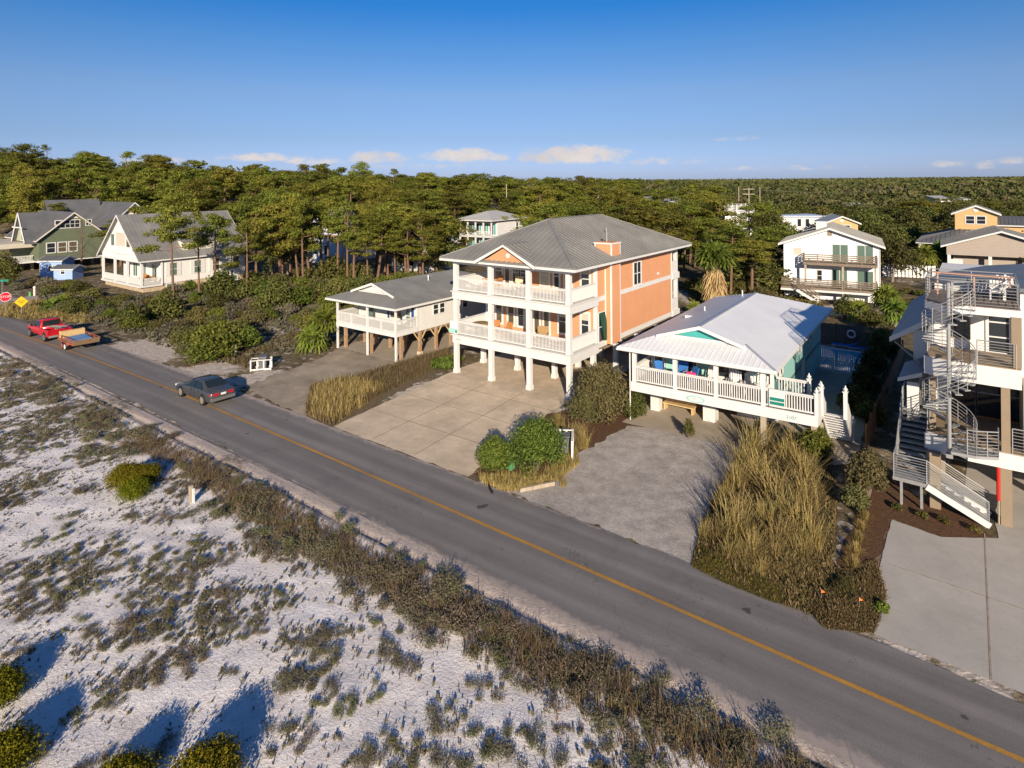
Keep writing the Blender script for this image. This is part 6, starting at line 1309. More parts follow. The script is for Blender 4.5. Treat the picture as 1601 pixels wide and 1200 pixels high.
zones = [(-999,152,'behind the green shingled house'),(152,392,'around the cream gabled house'),(392,545,'left of the house under construction'),(545,702,'behind the white stilt cottage'),(702,850,'behind the pale two-storey house'),(850,1075,'behind the orange house roof'),(1075,1235,'left of the white deck house'),(1235,1420,'beyond the white deck house'),(1420,9999,'around the yellow lookout house')]
def zone_of(px): return next(i for i, z in enumerate(zones) if z[0] <= px < z[1])
def label_rows(L, noun, group, rows):
    by = {}
    for t in L: by.setdefault(zone_of(t[6]), []).append(t)
    for z, ts in by.items():
        ts.sort(key=lambda t: t[5]); n = len(ts); k = max(1, min(len(rows), math.ceil(n/9))); per = math.ceil(n/k)
        for r in range(k):
            row = sorted(ts[r*per:(r+1)*per], key=lambda t: t[6])
            for i, t in enumerate(row): t.append('%s, %s from the left in %s %s' % (noun, ordinal(i), rows[r] if k > 1 else 'the group', zones[z][2]))
label_rows(main_pines, 'pine', 'p', ['the nearest row','the second row','the third row','the fourth row','the fifth row','the sixth row','the seventh row','the eighth row'])
label_rows(main_oaks, 'round-crowned oak', 'o', ['the nearest row','the second row','the third row','the fourth row','the fifth row','the sixth row'])
for i, t in enumerate(main_pines):
    f = 1.0 if t[5] < 120 else 1.08
    adj = 'tall ' if t[3] > 1.02 else ('short ' if t[3] < .85 else '')
    put(PINE[(0,2,4,5)[i % 4] if i < len(hand) else i % 7], (t[1], t[2], float(hill(t[1], t[2]))-.05), rng0.uniform(0, 6.28), (t[4]*.95*f, t[4]*.95*f, t[3]*f), adj + t[7], 'pines in the woods behind the houses')
for i, t in enumerate(main_oaks):
    put(OAK[i % 4], (t[1], t[2], float(hill(t[1], t[2]))-.05), rng0.uniform(0, 6.28), (t[4], t[4], t[3]), t[7], 'round oaks in the woods behind the houses')
# --- the far forest: one mass of crowns
def forest():
    rng = np.random.default_rng(5); P = [(t[1], t[2], (11.5 if t[0] == 'pine' else 7.6)*t[3], 2.6*t[4]) for t in rest]
    d = 285.0
    while d < 5200:
        st = 5.2 + (d-285)*.018; q = np.arange(-.95*d, .95*d, st); q = q + rng.uniform(-.45,.45,len(q))*st; e = d + rng.uniform(-.45,.45,len(q))*st
        x = FWD[0]*e + RGT[0]*q; y = FWD[1]*e + RGT[1]*q; pxx = CX_ + F_*q/e
        hh = np.where(pxx < 1080, 11.5, 9.5)*rng.uniform(.72,1.12,len(q)) + (rng.random(len(q)) < .05)*2.2
        hid = (pxx < 900) & (d > 520)
        for a in range(len(q)):
            if not hid[a]: P.append((x[a], y[a], min(hh[a], 13.2), st*.56))
        d += st*.85
    P = np.array(P); n = len(P); gz = hill(P[:,0], P[:,1]); k = 34; 
    dist = np.hypot(P[:,0], P[:,1]); out = []
    kk = np.where(dist < 330, 60, np.where(dist < 700, 26, 12))
    idx = np.repeat(np.arange(n), kk); m = len(idx); dr = rng.normal(size=(m,3)); dr[:,2] = np.abs(dr[:,2])*.9 + .05; dr /= np.linalg.norm(dr, axis=1)[:,None]
    w = P[idx,3]; hh = P[idx,2]; ch = np.minimum(hh*.45, np.maximum(w*.9, 2.2)); rr = (.6+.4*rng.random(m)); lump = 1 + .18*np.sin(idx*1.7 + dr[:,0]*6) 
    c = np.stack([P[idx,0] + dr[:,0]*w*rr*lump, P[idx,1] + dr[:,1]*w*rr*lump, gz[idx] + hh - ch + dr[:,2]*ch*rr], 1)
    nm = dr + rng.normal(size=(m,3))*.55; nm /= np.linalg.norm(nm, axis=1)[:,None]; t = np.cross(nm, rng.normal(size=(m,3))); t /= np.linalg.norm(t, axis=1)[:,None]; b = np.cross(nm, t)
    s = (w*np.where(dist[idx] < 330, .34, np.where(dist[idx] < 700, .62, .95))*(.6+.7*rng.random(m)))[:,None]; t = t*s*.5; b = b*s*.36
    V = np.stack([c-t-b*.4, c-b, c+t-b*.2, c+b], 1).reshape(-1,3)
    tone = rng.random(n)*.6 + .4*fbm(P[:,0]/60, P[:,1]/60, 51, 3)*1.0  # random tree tones, plus broad noise patches that paint in canopy shadow
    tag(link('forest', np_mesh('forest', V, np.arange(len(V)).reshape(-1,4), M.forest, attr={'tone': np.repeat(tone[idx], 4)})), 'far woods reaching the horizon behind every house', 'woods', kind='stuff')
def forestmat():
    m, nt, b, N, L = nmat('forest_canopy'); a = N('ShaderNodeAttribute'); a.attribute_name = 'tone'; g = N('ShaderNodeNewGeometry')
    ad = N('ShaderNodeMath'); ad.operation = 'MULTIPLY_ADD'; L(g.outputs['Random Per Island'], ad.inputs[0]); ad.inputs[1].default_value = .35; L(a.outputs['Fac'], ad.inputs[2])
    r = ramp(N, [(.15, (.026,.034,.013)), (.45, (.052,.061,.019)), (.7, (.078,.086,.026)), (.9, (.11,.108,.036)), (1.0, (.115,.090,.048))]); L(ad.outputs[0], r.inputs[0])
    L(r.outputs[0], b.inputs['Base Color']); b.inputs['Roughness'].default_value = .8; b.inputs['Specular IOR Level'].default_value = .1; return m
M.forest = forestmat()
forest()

# --- scrub between the road and the houses on the left
SHR = [plant('scrub_bush', 'bush', shrub_proto(51, 12, 1.5, 1.7, .20, 150), M.scrub, M.twig), plant('scrub_bush', 'bush', shrub_proto(52, 14, 1.6, 1.9, .20, 150), M.shrub, M.twig),
       plant('scrub_bush', 'bush', shrub_proto(53, 10, 1.4, 1.4, .17, 130), M.greyscrub, M.twig), plant('scrub_bush', 'bush', shrub_proto(54, 16, 1.7, 2.6, .24, 150), M.oak, M.twig), plant('scrub_bush', 'bush', shrub_proto(55, 12, 1.5, 1.5, .18, 140), M.myrtle, M.twig)]
SN = ['olive scrub bush','leafy green bush','grey twiggy bush','tall dark scrub oak bush','brownish green bush']
def inpoly(x, y, poly):
    c = False; n = len(poly)
    for i in range(n):
        x1, y1 = poly[i]; x2, y2 = poly[(i+1) % n]
        if (y1 > y) != (y2 > y) and x < (x2-x1)*(y-y1)/(y2-y1)+x1: c = not c
    return c
scr = []
area = [(60,452),(150,455),(215,470),(300,450),(390,455),(470,450),(505,475),(500,520),(455,530),(410,545),(370,560),(330,560),(290,560),(235,530),(190,505),(130,495),(70,480)]
clear = [(400,505,480,560),(235,488,300,512)]
py = 452
while py < 566:
    px = 55
    while px < 520:
        x_ = px + rng0.uniform(-11,11); y_ = py + rng0.uniform(-5,5)
        if inpoly(x_, y_, area) and not any(a < x_ < c and b < y_ < d for a, b, c, d in clear):
            p = at(x_, y_)
            if not (-105 < p.x < -90.5 and p.y > 35.5): scr.append([x_, y_, p])
        px += 25
    py += 11 + (py-452)*.06
extra = [(330,548,1,1.35),(345,560,1,1.3),(318,565,1,1.1),(300,545,0,1.2),(210,515,1,1.0),(255,500,3,1.3),(265,530,2,1.2),(160,490,2,1.1),(125,478,2,1),(370,540,3,1.1),(430,488,3,1.4),(470,480,1,1.3),(500,470,1,1.3),(90,487,2,.8),(560,470,3,1.5),(600,462,1,1.5),(650,455,0,1.4),(395,470,3,1.6),(345,470,3,1.5)]
scr += [[a, b, at(a, b), k, s] for a, b, k, s in extra]
extra2 = [(402,458,0,1.7),(418,470,1,1.5),(438,462,0,1.8),(455,470,4,1.5),(472,462,1,1.7),(488,472,0,1.6),(505,462,4,1.7),(522,470,0,1.6),(535,458,1,1.6),(550,466,0,1.5),(448,482,1,1.3),(412,486,4,1.4),(515,485,1,1.2),(575,455,4,1.5),(590,462,0,1.3),(622,455,1,1.5),(640,448,0,1.5),(672,446,4,1.5),(690,440,0,1.4),(480,446,0,1.9),(520,444,3,1.8),(560,442,0,1.8)]
scr += [[a, b, at(a, b), k, s_] for a, b, k, s_ in extra2]
bands = [(0,470,'beside the side street'),(470,500,'below the cream house'),(500,530,'in the middle left lot'),(530,999,'near the road edge')]
rows = {}
for s in scr:
    if len(s) == 3:
        k = rng0.choices(range(5), [3,2,3.4,1.4,2.4])[0]; s += [k, rng0.uniform(.55,1.1)]
    rows.setdefault((next(i for i, b in enumerate(bands) if b[0] <= s[1] < b[1]), s[3]), []).append(s)
for (bi, k), L in rows.items():
    for i, s in enumerate(sorted(L, key=lambda s: s[0])):
        put(SHR[k], (s[2].x, s[2].y, -.03), rng0.uniform(0,6.28), (s[4], s[4], s[4]*rng0.uniform(.8,1.15)), '%s, %s from the left %s' % (SN[k], ordinal(i), bands[bi][2]), 'scrub bushes on the left lots')
# dead bare tree in front of the green house
t = MB(); rg = random.Random(3); t.tube([(0,0,0),(.1,0,4),(.0,.1,9)], [.16,.11,.03], 6, False)
for i in range(46):
    z = 1.5 + 7*rg.random(); a = rg.uniform(0,6.28); l = (9.6-z)*.42*rg.uniform(.5,1.1); m1 = (l*.5*math.cos(a), l*.5*math.sin(a), z+l*.35); e = (l*math.cos(a), l*math.sin(a), z+l*.9); t.tube([(0,0,z), m1, e], [.035,.022,.008], 4, False)
    for _ in range(4): q = rg.uniform(.4,1); t.tube([(e[0]*q,e[1]*q,z+(e[2]-z)*q),(e[0]*q+rg.gauss(0,.35),e[1]*q+rg.gauss(0,.35),z+(e[2]-z)*q+rg.uniform(.1,.6))], [.012,.005], 3, False)
p = at(127, 424); o = t.build('bare_tree', M.twig); o.location = p; tag(o, 'leafless brown tree standing before the green house gable', 'tree')

# --- palms
def fan(V, F, base, direc, L, size, rg, droop=.35, n=11):
    """one fan leaf: petiole plus radiating folded blades"""
    base = Vector(base); d = Vector(direc).normalized(); up = Vector((0,0,1)); side = d.cross(up); side.normalize(); nrm = side.cross(d)
    c = base + d*L + Vector((0,0,-droop*L*.25)); i0 = len(V)
    V += [base-side*.02, base+side*.02, c+side*.02, c-side*.02]; F.append((i0,i0+1,i0+2,i0+3))
    for k in range(n):
        a = (k/(n-1)-.5)*3.9; dirv = d*math.cos(a) + side*math.sin(a); l = size*(.75+.25*math.cos(a))*rg.uniform(.85,1.1); w = size*.075
        pv = dirv.cross(nrm)*w; mid = c + dirv*l*.55 + nrm*.03; tip = c + dirv*l + Vector((0,0,-droop*size*rg.uniform(.3,.8))); i0 = len(V)
        V += [c-pv*.3, c+pv*.3, mid+pv, mid-pv, tip+pv*.2, tip-pv*.2]; F += [(i0,i0+1,i0+2,i0+3),(i0+3,i0+2,i0+4,i0+5)]
def palm(name, label, loc, H, nf, size, L, skirt=0, rz=0, spread=1.0, bent=0.0, group=None, seed=1, leaf=None):
    rg = random.Random(seed); h = thing(name, label, 'palm', loc, rz, group); t = MB(); t.tube([(0,0,0),(bent*.4,0,H*.5),(bent,0,H)], [.24,.2,.2], 9, False); t.build('trunk', M.barkg, h)
    V, F = [], []
    for i in range(nf):
        a = i*2.4+rg.uniform(-.2,.2); el = R(85 - 95*spread*((i+.5)/nf)**.9); fan(V, F, (bent,0,H), (math.cos(a)*math.cos(el), math.sin(a)*math.cos(el), math.sin(el)), L*rg.uniform(.8,1.1), size, rg, .3+.5*(i/nf))
    link('fronds', np_mesh('fronds', [tuple(v) for v in V], F, leaf or M.palm), None, h)
    if skirt:
        V, F = [], []
        for i in range(skirt):
            a = i*2.4; f = i/skirt; zz = H - .1 - f*H*.62; el = R(-62 - 20*rg.random()); fan(V, F, (.15*math.cos(a),.15*math.sin(a),zz), (math.cos(a)*math.cos(el), math.sin(a)*math.cos(el), math.sin(el)), L*.75*rg.uniform(.7,1.1), size*.85, rg, 1.0, 9)
        link('dead_skirt', np_mesh('dead_skirt', [tuple(v) for v in V], F, M.deadpalm), None, h)
    return h
palm('fan_palm', 'tall fan palm with shaggy brown skirt between orange house and aqua roof', at(1117, 480), 5.2, 38, 1.9, 1.3, 95, seed=4, spread=.8)
for i, (px, py, H, nf, sz, lb) in enumerate(((487,548,.9,26,1.1,'low palmetto palm left of the white stilt cottage, nearest the drive'),(508,541,2.2,26,1.2,'taller palmetto palm brushing the white stilt cottage porch'),(496,536,1.4,22,1.1,'palmetto palm behind the other two beside the white cottage'),
    (1385,500,2.2,30,1.25,'bushy cabbage palm beside the white deck house'),(1400,510,1.4,24,1.2,'lower cabbage palm right of the bushy palm by the deck house'),(1374,412,3.4,24,1.5,'yellowing palm behind the right roof corner of the deck house'),(1470,428,3.2,28,1.6,'cabbage palm left of the tan house corner, rightmost of the pair'),(1445,432,3.0,28,1.6,'cabbage palm left of the tan house corner, leftmost of the pair'),(1087,492,.3,12,.9,'small yellow-green palm at the aqua roof edge'),(1340,500,1.0,16,1.0,'palm with orange dead fronds under the wooden decks'),(98,482,.5,18,.9,'palmetto clump between truck and side street'),(78,487,.4,16,.9,'palmetto clump nearest the yellow diamond sign'))):
    palm('palmetto', lb, at(px, py), H, nf, sz, .75, 14 if i in (5,6,9) else 0, seed=20+i, spread=1.15)

# --- garden bushes near the road
def bush(px, py, R0, H, seed, leaf, label, lobes=20, size=.13, cnt=330, name='bush', dz=0, z=None, flat=.8):
    p = at(px, py); h = plant(name, 'bush', shrub_proto(seed, lobes, R0, H, size, cnt, flat, 9), leaf, M.twig, label=label); zz = float(dune_z(p.x, p.y)) if p.y < 17.5 else 0
    h.location = (p.x, p.y, zz-.03+dz); return h
bush(838,735,1.75,3.0,71,M.shrub,'large round green bush by the road, right of a smaller one', 24, .13, 420)
bush(772,735,1.1,1.8,72,M.shrub,'smaller round green bush by the road, left of the large one', 16, .12, 380)
bush(940,655,1.95,3.7,73,M.myrtle,'big olive wax myrtle between orange house and aqua cottage', 28, .15, 420, flat=1.0)
bush(918,660,1.2,2.3,77,M.myrtle,'lower left part-crown myrtle touching the orange house corner column', 14, .14, 320)
bush(994,655,.85,1.7,74,M.oak,'dark green bush at the left corner of the aqua cottage deck', 16, .12, 330)
bush(1277,720,.95,2.1,75,M.shrub,'leafy green bush in front of the aqua deck corner', 18, .12, 360)
bush(1357,775,.95,2.3,76,M.myrtle,'upright olive bush on the mulch left of the steel stairs', 18, .13, 330)
bush(1338,800,.7,1.2,78,M.myrtle,'lower olive bush joined to the upright bush on the mulch', 12, .12, 300)
bush(692,575,1.15,1.0,79,M.shrub,'low round green plant beside the orange house left column', 14, .2, 200)
bush(712,566,.8,.8,80,M.shrub,'low green plant behind the orange house left front column', 10, .18, 200)
bush(1077,685,.35,1.3,81,M.scrub,'thin vine-like shrub at the front of the aqua carport', 9, .1, 120)
bush(1380,955,.3,.35,82,M.shrub,'small dark green plant at the edge of the right drive', 8, .1, 120)
bush(1185,690,.35,1.5,83,M.scrub,'climbing vine at the foot of the aqua deck post', 9, .1, 120)
for i, (px, py, R0, H) in enumerate(((1335,645,1.0,1.8),(1352,622,1.2,2.3),(1366,590,1.2,2.4),(1376,555,1.2,2.6),(1352,650,.9,1.5),(1320,498,1.5,2.6),(1362,515,1.3,2.3),(1385,560,1.0,2.0),(1362,660,.9,1.5))):
    bush(px, py, R0, H, 90+i, M.oak, 'dark shaded bush in the gap right of the aqua cottage, %s from the front' % ORD[[0,2,4,6,5,8,7,3,1][i]], 14, .2, 200)
def tuft_mesh(seed, n=260, L=.42):
    rg = random.Random(seed); V = []; Fq = []
    for _ in range(n):
        a = rg.uniform(0,6.283); e = R(rg.uniform(18,88)); l = L*rg.uniform(.7,1.1); d = Vector((math.cos(a)*math.cos(e), math.sin(a)*math.cos(e), math.sin(e))); sd_ = Vector((-math.sin(a), math.cos(a), 0))*.007; b = Vector((rg.gauss(0,.05), rg.gauss(0,.05), 0)); m_ = b + d*l*.6; t = b + d*l - Vector((0,0,.18*l*math.cos(e))); i0 = len(V)
        V += [tuple(v) for v in (b-sd_, b+sd_, m_+sd_, m_-sd_, t+sd_*.4, t-sd_*.4)]; Fq += [(i0,i0+1,i0+2,i0+3),(i0+3,i0+2,i0+4,i0+5)]
    return V, Fq
for i, (px, py, hh) in enumerate(((1352,813,.45),(1346,828,.45),(1342,846,.48),(1338,866,.5),(1334,888,.55))):
    h = thing('grass_tuft', 'round grass tuft on the mulch, %s from the back in a row of five' % ORD[i], 'grass tuft', at(px, py)); Vt, Ft = tuft_mesh(110+i, L=hh*.95); link('blades', np_mesh('blades', Vt, Ft, M.drygrass), None, h)
for i, (px, py, R0, H) in enumerate(((1396,462,1.2,.8),(1418,458,1.2,.7),(1440,462,1.1,.8),(1432,476,1.2,.9),(1408,478,1.0,.8))):
    bush(px, py, R0, H, 100+i, (M.oak, M.scrub)[i % 2], 'low bush in front of the white board fence, %s of five from the left' % ORD[(0,2,4,3,1)[i]], 12, .2, 160)
for i, (px, py, R0, H, m_) in enumerate(((1085,452,1.6,1.8,0),(1140,474,1.3,1.3,1),(1165,462,1.7,2.2,0),(1190,470,1.6,2.0,1),(1212,462,1.8,2.6,0),(1228,482,1.3,1.4,1),(1178,446,1.9,2.8,1))):
    bush(px, py, R0, H, 140+i, (M.scrub, M.myrtle)[m_], 'scrubby yard bush between fan palm and white deck house, %s from the left of seven' % ORD[(0,1,2,4,5,6,3)[i]], 13, .2, 170)
for i, (px, py, R0, H) in enumerate(((30,452,1.3,1.2),(52,449,1.5,1.5),(72,449,1.6,1.6),(90,453,1.4,1.3),(106,450,1.3,1.4))):
    bush(px, py, R0, H, 150+i, (M.greyscrub, M.browngrass)[i % 2], 'brown winter bush beyond the side street, %s from the left of five' % ORD[i], 12, .2, 150)
bush(6,446,2.6,5.2,160,M.oak,'tall dark evergreen bush at the left frame edge by the green house', 20, .3, 220, flat=1.0)
for i, (px, py) in enumerate(((1403,797),(1443,810),(1475,817),(1523,831))):
    h = plant('small_plant', 'plant', shrub_proto(120+i, 6, .28, .3, .09, 90), M.yellowgr, M.twig, label='small lime plant below the steel stairs, %s from the left of four' % ORD[i]); h.location = at(px, py)
# bright shrubs on the white sand
ROS = [shrub_proto(130+k, 34, 1.15, 1.2, .075, 430, .95, 8) for k in range(2)]
for i, (px, py, sc, k, lb) in enumerate(((198,757,.92,0,'bright olive shrub alone on the sand near the road, back lobe'),(226,752,.75,1,'bright olive shrub joined right of the back lobe'),(208,776,.72,1,'bright olive shrub lobe nearest the viewer in the upper clump'),
    (-10,1098,.8,0,'bright olive shrub cut by the left frame edge, upper of two'),(-2,1212,.88,1,'bright olive shrub cut by the left frame edge, lower of two'),(190,1245,.8,0,'bright olive shrub at the bottom edge, left of the large one'),(315,1245,.95,1,'largest bright olive shrub at the bottom edge'))):
    p = at(px, py); h = plant('sand_shrub', 'shrub', ROS[k], M.rosemary, M.twig, label=lb, group='bright olive shrubs on the white sand'); h.location = (p.x, p.y, float(dune_z(p.x, p.y))-.05); h.scale = (sc,)*3; h.rotation_euler = (0,0,i*1.3)

# --- dune scrub: individual shrubs, then ground cover
DP = [plant('dune_shrub', 'dune shrub', dune_proto(150+k, *a), a[4], M.twig) for k, a in enumerate(((1.1,.28,260,.046,M.dune),(.9,.25,260,.044,M.duneb),(1.3,.32,280,.05,M.dunegreen),(.8,.36,240,.05,M.duneb),(1.0,.30,260,.046,M.dunegreen),(.6,.22,190,.042,M.dune)))]
DN = ['grey-brown dune shrub','dull brown dune shrub','grey-green dune shrub','brown grassy dune tuft','silvery green dune shrub','small dark dune shrub']
rg = random.Random(99); ds = []; tries = 0
while len(ds) < 290 and tries < 40000:
    tries += 1; px, py = rg.uniform(-30,1330), rg.uniform(545,1215); p = at(px, py)
    if p.y > 16.3 or p.y > 16.55-.0: continue
    if rg.random() > float(dune_density(np.array([p.x]), np.array([p.y]))[0])*.95+.015: continue
    near = p.y > 14.2
    if any((p-q[2]).length < (.62 if near else .55) for q in ds): continue
    ds.append([px, py, p, rg.choices(range(6), [3,2,2.5,3,2.5,1] if near else [3,2.5,2.5,1,2,2])[0], rg.uniform(.7,1.3)*(1.1 if near else .62)])
def dzone(px, py, p):
    if p.y > 14.3: return 'in the scrub strip along the road' 
    return 'at the upper left of the sand' if py < 720 else ('in the middle of the sand' if py < 900 else ('in the lower left sand' if px < 420 else 'in the lower middle sand'))
by = {}
for s in ds: by.setdefault((dzone(*s[:3]), s[3]), []).append(s)
for (z, k), L in by.items():
    for i, s in enumerate(sorted(L, key=lambda s: s[0])):
        p = s[2]; put(DP[k], (p.x, p.y, float(dune_z(p.x, p.y))-.02), rg.uniform(0,6.28), (s[4]*1.15, s[4]*1.15, s[4]), '%s, %s from the left %s' % (DN[k], ordinal(i), z), 'low shrubs on the white sand')
def scatter(name, label, cat, pts, zs, hgt, leaf, seed, nq=5, blade=False, lean=.35, w=.02, asp=.55):
    """ground cover too fine to count: tiny leaf tufts or bending blades, one object"""
    rng = np.random.default_rng(seed); n = len(pts); pts = np.asarray(pts); idx = np.repeat(np.arange(n), nq); m = len(idx); h = np.asarray(hgt)[idx]*(.55+.75*rng.random(m))
    a = rng.uniform(0, 2*np.pi, m); sp = (.30 if blade else .5)*np.asarray(hgt)[idx]
    b = np.stack([pts[idx,0]+rng.normal(0,1,m)*sp*.5, pts[idx,1]+rng.normal(0,1,m)*sp*.5, np.asarray(zs)[idx]], 1); d = np.stack([np.cos(a), np.sin(a), 0*a], 1); s = np.stack([-np.sin(a), np.cos(a), 0*a], 1)
    ww = (w*(.6+.8*rng.random(m)) if blade else h*asp)[:,None]; ln = (lean*(.4+rng.random(m)))[:,None]*h[:,None]
    if blade: V = np.stack([b-s*ww*.5, b+s*ww*.5, b+d*ln*.4+s*ww*.35+np.array([0,0,1])*h[:,None]*.6, b+d*ln*.4-s*ww*.35+np.array([0,0,1])*h[:,None]*.6, b+d*ln+s*ww*.08+np.array([0,0,.96])*h[:,None], b+d*ln-s*ww*.08+np.array([0,0,.96])*h[:,None]], 1)
    else: V = np.stack([b-s*ww*.5, b+s*ww*.5, b+d*ln+s*ww*.5+np.array([0,0,.8])*h[:,None], b+d*ln-s*ww*.5+np.array([0,0,.8])*h[:,None]], 1)
    k = V.shape[1]; i0 = np.arange(m)*k
    Q = np.concatenate([np.stack([i0,i0+1,i0+2,i0+3],1), np.stack([i0+3,i0+2,i0+4,i0+5],1)]) if blade else np.stack([i0,i0+1,i0+2,i0+3],1)
    return tag(link(name, np_mesh(name, V.reshape(-1,3), Q, leaf)), label, cat, kind='stuff')
rng = np.random.default_rng(17); X = rng.uniform(-80, 2, 260000); Y = rng.uniform(2, 16.7, 260000)
dn = dune_density(X, Y); nz = fbm(X/.9, Y/.9, 41, 3); pk = rng.random(len(X)) < np.clip(dn*1.0*(nz > .42) + .12*(nz > .60) + .012, 0, 1)*.42
X, Y = X[pk], Y[pk]; scatter('dune_ground_cover', 'sparse low herbs and dry litter dotted over the white sand', 'ground cover', np.stack([X, Y], 1), dune_z(X, Y), np.random.default_rng(1).uniform(.03,.12,len(X)), M.dune, 3, 7, asp=.3)
X2, Y2 = np.random.default_rng(18).uniform(-60, 0, 60000), np.random.default_rng(19).uniform(3, 15.5, 60000)
pk = np.random.default_rng(20).random(60000) < np.clip(.10 + .55*(fbm(X2/1.6, Y2/1.6, 61, 4) - .38)*2, .02, .8)*.42
X2, Y2 = X2[pk], Y2[pk]; scatter('dune_specks', 'tiny dark seedlings and litter specks on the open white sand', 'ground cover', np.stack([X2, Y2], 1), dune_z(X2, Y2), np.random.default_rng(21).uniform(.02,.065,len(X2)), M.dune, 22, 3)
def edge_fade(pts, poly, w=.9):
    P = np.array([at(*p)[:2] for p in poly]); Qn = np.roll(P, -1, 0); d = np.full(len(pts), 1e9)
    for a, b in zip(P, Qn):
        ab = b-a; t = np.clip(((pts-a) @ ab)/(ab @ ab), 0, 1); d = np.minimum(d, np.linalg.norm(pts - (a + t[:,None]*ab), axis=1))
    return np.clip(d/w, .22, 1)
def in_px(poly, n, seed, zf=None):
    P = [at(*p) for p in poly]; x0, x1 = min(p.x for p in P), max(p.x for p in P); y0, y1 = min(p.y for p in P), max(p.y for p in P); rg = random.Random(seed); out = []; pl = [(p.x, p.y) for p in P]
    while len(out) < n:
        x, y = rg.uniform(x0, x1), rg.uniform(y0, y1)
        if inpoly(x, y, pl): out.append((x, y))
    return np.array(out)
oats = [(1165,700),(1120,770),(1095,830),(1085,880),(1130,905),(1200,935),(1262,965),(1300,900),(1308,800),(1300,720),(1235,690)]
def thicket(name, label, poly, n, top, leaf, seed, size=(.05,.13), nq=4, w=1.1):
    q = in_px(poly, n, seed); r = np.random.default_rng(seed); f = edge_fade(q, poly, w); lump = .45 + .9*fbm(q[:,0]/.8, q[:,1]/.8, seed, 3)
    return scatter(name, label, 'undergrowth', q, r.random(n)**.8*top*f*lump, r.uniform(size[0], size[1], n), leaf, seed, nq, False, .9, asp=.17)
thicket('brown_undergrowth', 'brown weedy undergrowth among the tall grass right of the gravel drive', oats, 15000, .55, M.weeds, 6, (.06,.15))
herbs = [(1090,850),(1082,888),(1130,912),(1200,940),(1238,952),(1245,925),(1160,885)]
thicket('yellow_herbs', 'dark green herbs with yellow flowers along the road edge below the tall grass', herbs, 8000, .28, M.yellowgr, 8, (.03,.07), 4, .5)
bed = [(1240,930),(1290,985),(1366,990),(1385,935),(1370,880),(1330,895),(1290,890)]
thicket('brown_undergrowth', 'low dark brown scrub between the tall grass and the right concrete drive', bed, 8000, .24, M.weeds, 9, (.05,.12), 4, .8)
thicket('green_undergrowth', 'patch of darker green scrub beside the survey flag', [(1290,905),(1345,900),(1355,945),(1320,960),(1285,940)], 1300, .42, M.scrub, 10, (.04,.10), 4, .6)
rg = random.Random(12); GR = []
for k in range(3):
    n = 230; a = np.array([(rg.gauss(0,.14), rg.gauss(0,.14)) for _ in range(n)]); V = []; Fq = []
    for x, y in a:
        h = rg.uniform(.45,1.2); an = rg.gauss(.9,1.3); l = rg.uniform(.15,.9)*h; w = rg.uniform(.005,.009); d = (math.cos(an)*l, math.sin(an)*l); s = (-math.sin(an)*w, math.cos(an)*w); i0 = len(V)
        V += [(x-s[0],y-s[1],0),(x+s[0],y+s[1],0),(x+d[0]*.35+s[0],y+d[1]*.35+s[1],h*.6),(x+d[0]*.35-s[0],y+d[1]*.35-s[1],h*.6),(x+d[0]+s[0]*.6,y+d[1]+s[1]*.6,h),(x+d[0]-s[0]*.6,y+d[1]-s[1]*.6,h)]; Fq += [(i0,i0+1,i0+2,i0+3),(i0+3,i0+2,i0+4,i0+5)]
    h = thing('tall_grass', '', 'tall grass'); link('blades', np_mesh('blades', V, Fq, M.drygrass), None, h); GR.append(h)
tg = [(1175,715,1.3),(1160,740,1.2),(1190,700,1.3),(1150,770,1.1),(1185,760,1.3),(1210,790,1.2),(1255,760,1.25),(1262,800,1.3),(1250,840,1.2),(1145,850,1.3),(1150,815,1.0),(1215,860,1.0),(1210,885,.75),(1250,880,.8),(1175,880,.9),(1240,710,1.1),(1230,730,1.1),(1268,860,1.0),(1195,830,1.1),(1165,890,.7),(1225,820,1.2),(1130,800,.9),(1140,880,.7),(1170,860,.8),(1120,850,.7),(1190,905,.6),(1225,895,.6),(1100,840,.6),(1235,860,.8)]
for i, (px, py, s) in enumerate(sorted(tg)):
    put(GR[i % 3], at(px, py), rg.uniform(-.6,.6), (s*1.15, s*1.15, s), 'golden tall grass clump, %s from the left right of the gravel drive' % ordinal(i), 'golden tall grass clumps right of the gravel drive')
for i, (px, py, s) in enumerate(((888,690,.8),(905,690,.85),(912,700,.8),(875,668,.8),(897,712,.6),(880,760,.4))):
    put(GR[i % 3], at(px, py), i, (s*1.1, s*1.1, s), 'dry grass clump behind the round road bush, %s of six' % ORD[i], 'dry grass clumps by the bin corral')
q = in_px([(478,648),(486,605),(560,590),(650,562),(700,547),(700,562),(655,588),(600,615),(555,640),(520,665)], 3000, 21); scatter('dry_grass', 'dry brown grass strip between the two concrete drives', 'grass', q, np.zeros(len(q)), np.random.default_rng(6).uniform(.15,.55,len(q)), M.browngrass, 11, 8, True, .4, .03)
q = in_px([(485,650),(490,612),(540,598),(600,610),(560,638),(520,662)], 900, 22); scatter('golden_grass', 'taller golden grass at the road end of the dry strip', 'grass', q, np.zeros(len(q)), np.random.default_rng(7).uniform(.3,.8,len(q)), M.drygrass, 12, 7, True, .35, .025)
q = in_px([(750,748),(765,763),(812,770),(868,756),(905,725),(890,700),(850,745)], 700, 23); scatter('dry_grass', 'dry grass fringe at the foot of the round road bushes', 'grass', q, np.zeros(len(q)), np.random.default_rng(8).uniform(.15,.45,len(q)), M.drygrass, 13, 7, True, .4, .025)
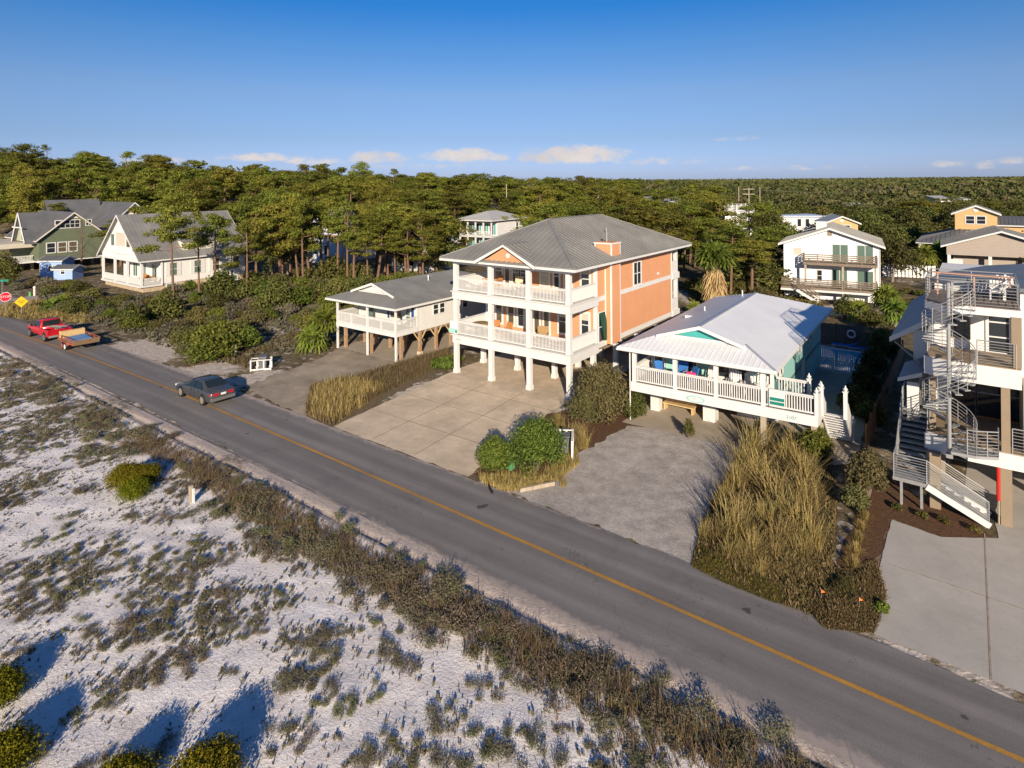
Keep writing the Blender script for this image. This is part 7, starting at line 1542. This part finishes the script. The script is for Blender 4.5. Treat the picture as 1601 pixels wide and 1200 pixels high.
q = in_px([(0,478),(60,470),(110,478),(160,500),(130,505),(60,500),(0,495)], 1500, 24); scatter('tan_grass', 'tan roadside grass beyond the pickup at the far left', 'grass', q, np.zeros(len(q)), np.random.default_rng(9).uniform(.2,.5,len(q)), M.drygrass, 14, 5, True, .4, .06)
q = in_px([(290,575),(340,565),(400,580),(430,545),(480,540),(500,520),(455,520),(400,545),(330,555)], 1300, 25); scatter('brown_grass', 'thin brown grass on the sandy lot left of the old drive', 'grass', q, np.zeros(len(q)), np.random.default_rng(10).uniform(.12,.35,len(q)), M.browngrass, 15, 6, True, .5, .04)
q = in_px([(60,455),(215,470),(300,450),(470,450),(510,475),(500,545),(400,560),(330,570),(235,535),(130,500),(60,485)], 5200, 31)
scatter('lot_weeds', 'low weeds and dry litter on the sandy ground between the scrub bushes', 'weeds', q, np.zeros(len(q)), np.random.default_rng(14).uniform(.08,.35,len(q)), M.greyscrub, 19, 5, False, .5)
q = in_px([(540,455),(700,400),(700,425),(600,470),(520,500)], 1500, 32); scatter('shade_weeds', 'weeds under the pines behind the white stilt cottage', 'weeds', q, np.zeros(len(q)), np.random.default_rng(15).uniform(.1,.5,len(q)), M.scrub, 20, 6, False, .5)
q = in_px([(1075,450),(1110,440),(1200,440),(1225,470),(1290,480),(1220,445),(1080,485)], 1200, 33); scatter('yard_weeds', 'sparse weeds on the sandy yard behind the aqua cottage', 'weeds', q, np.zeros(len(q)), np.random.default_rng(16).uniform(.08,.4,len(q)), M.scrub, 21, 5, False, .5)
st = []
rngs = np.random.default_rng(77)
xs_ = rngs.uniform(-40, -1, 2600); ys_ = 15.6 + rngs.normal(0, .55, 2600); kk = (ys_ < 16.45)
scatter('roadside_grass', 'brown and golden grass in the strip between sand and road', 'grass', np.stack([xs_[kk], ys_[kk]], 1), dune_z(xs_[kk], ys_[kk]), rngs.uniform(.12,.42,kk.sum()), M.browngrass, 16, 8, True, .7, .016)
for o in list(bpy.data.objects):                                   # prototypes that found no place leave nothing behind
    if o.type == 'EMPTY' and not o.get('label'):
        for c in list(o.children): bpy.data.objects.remove(c)
        bpy.data.objects.remove(o)
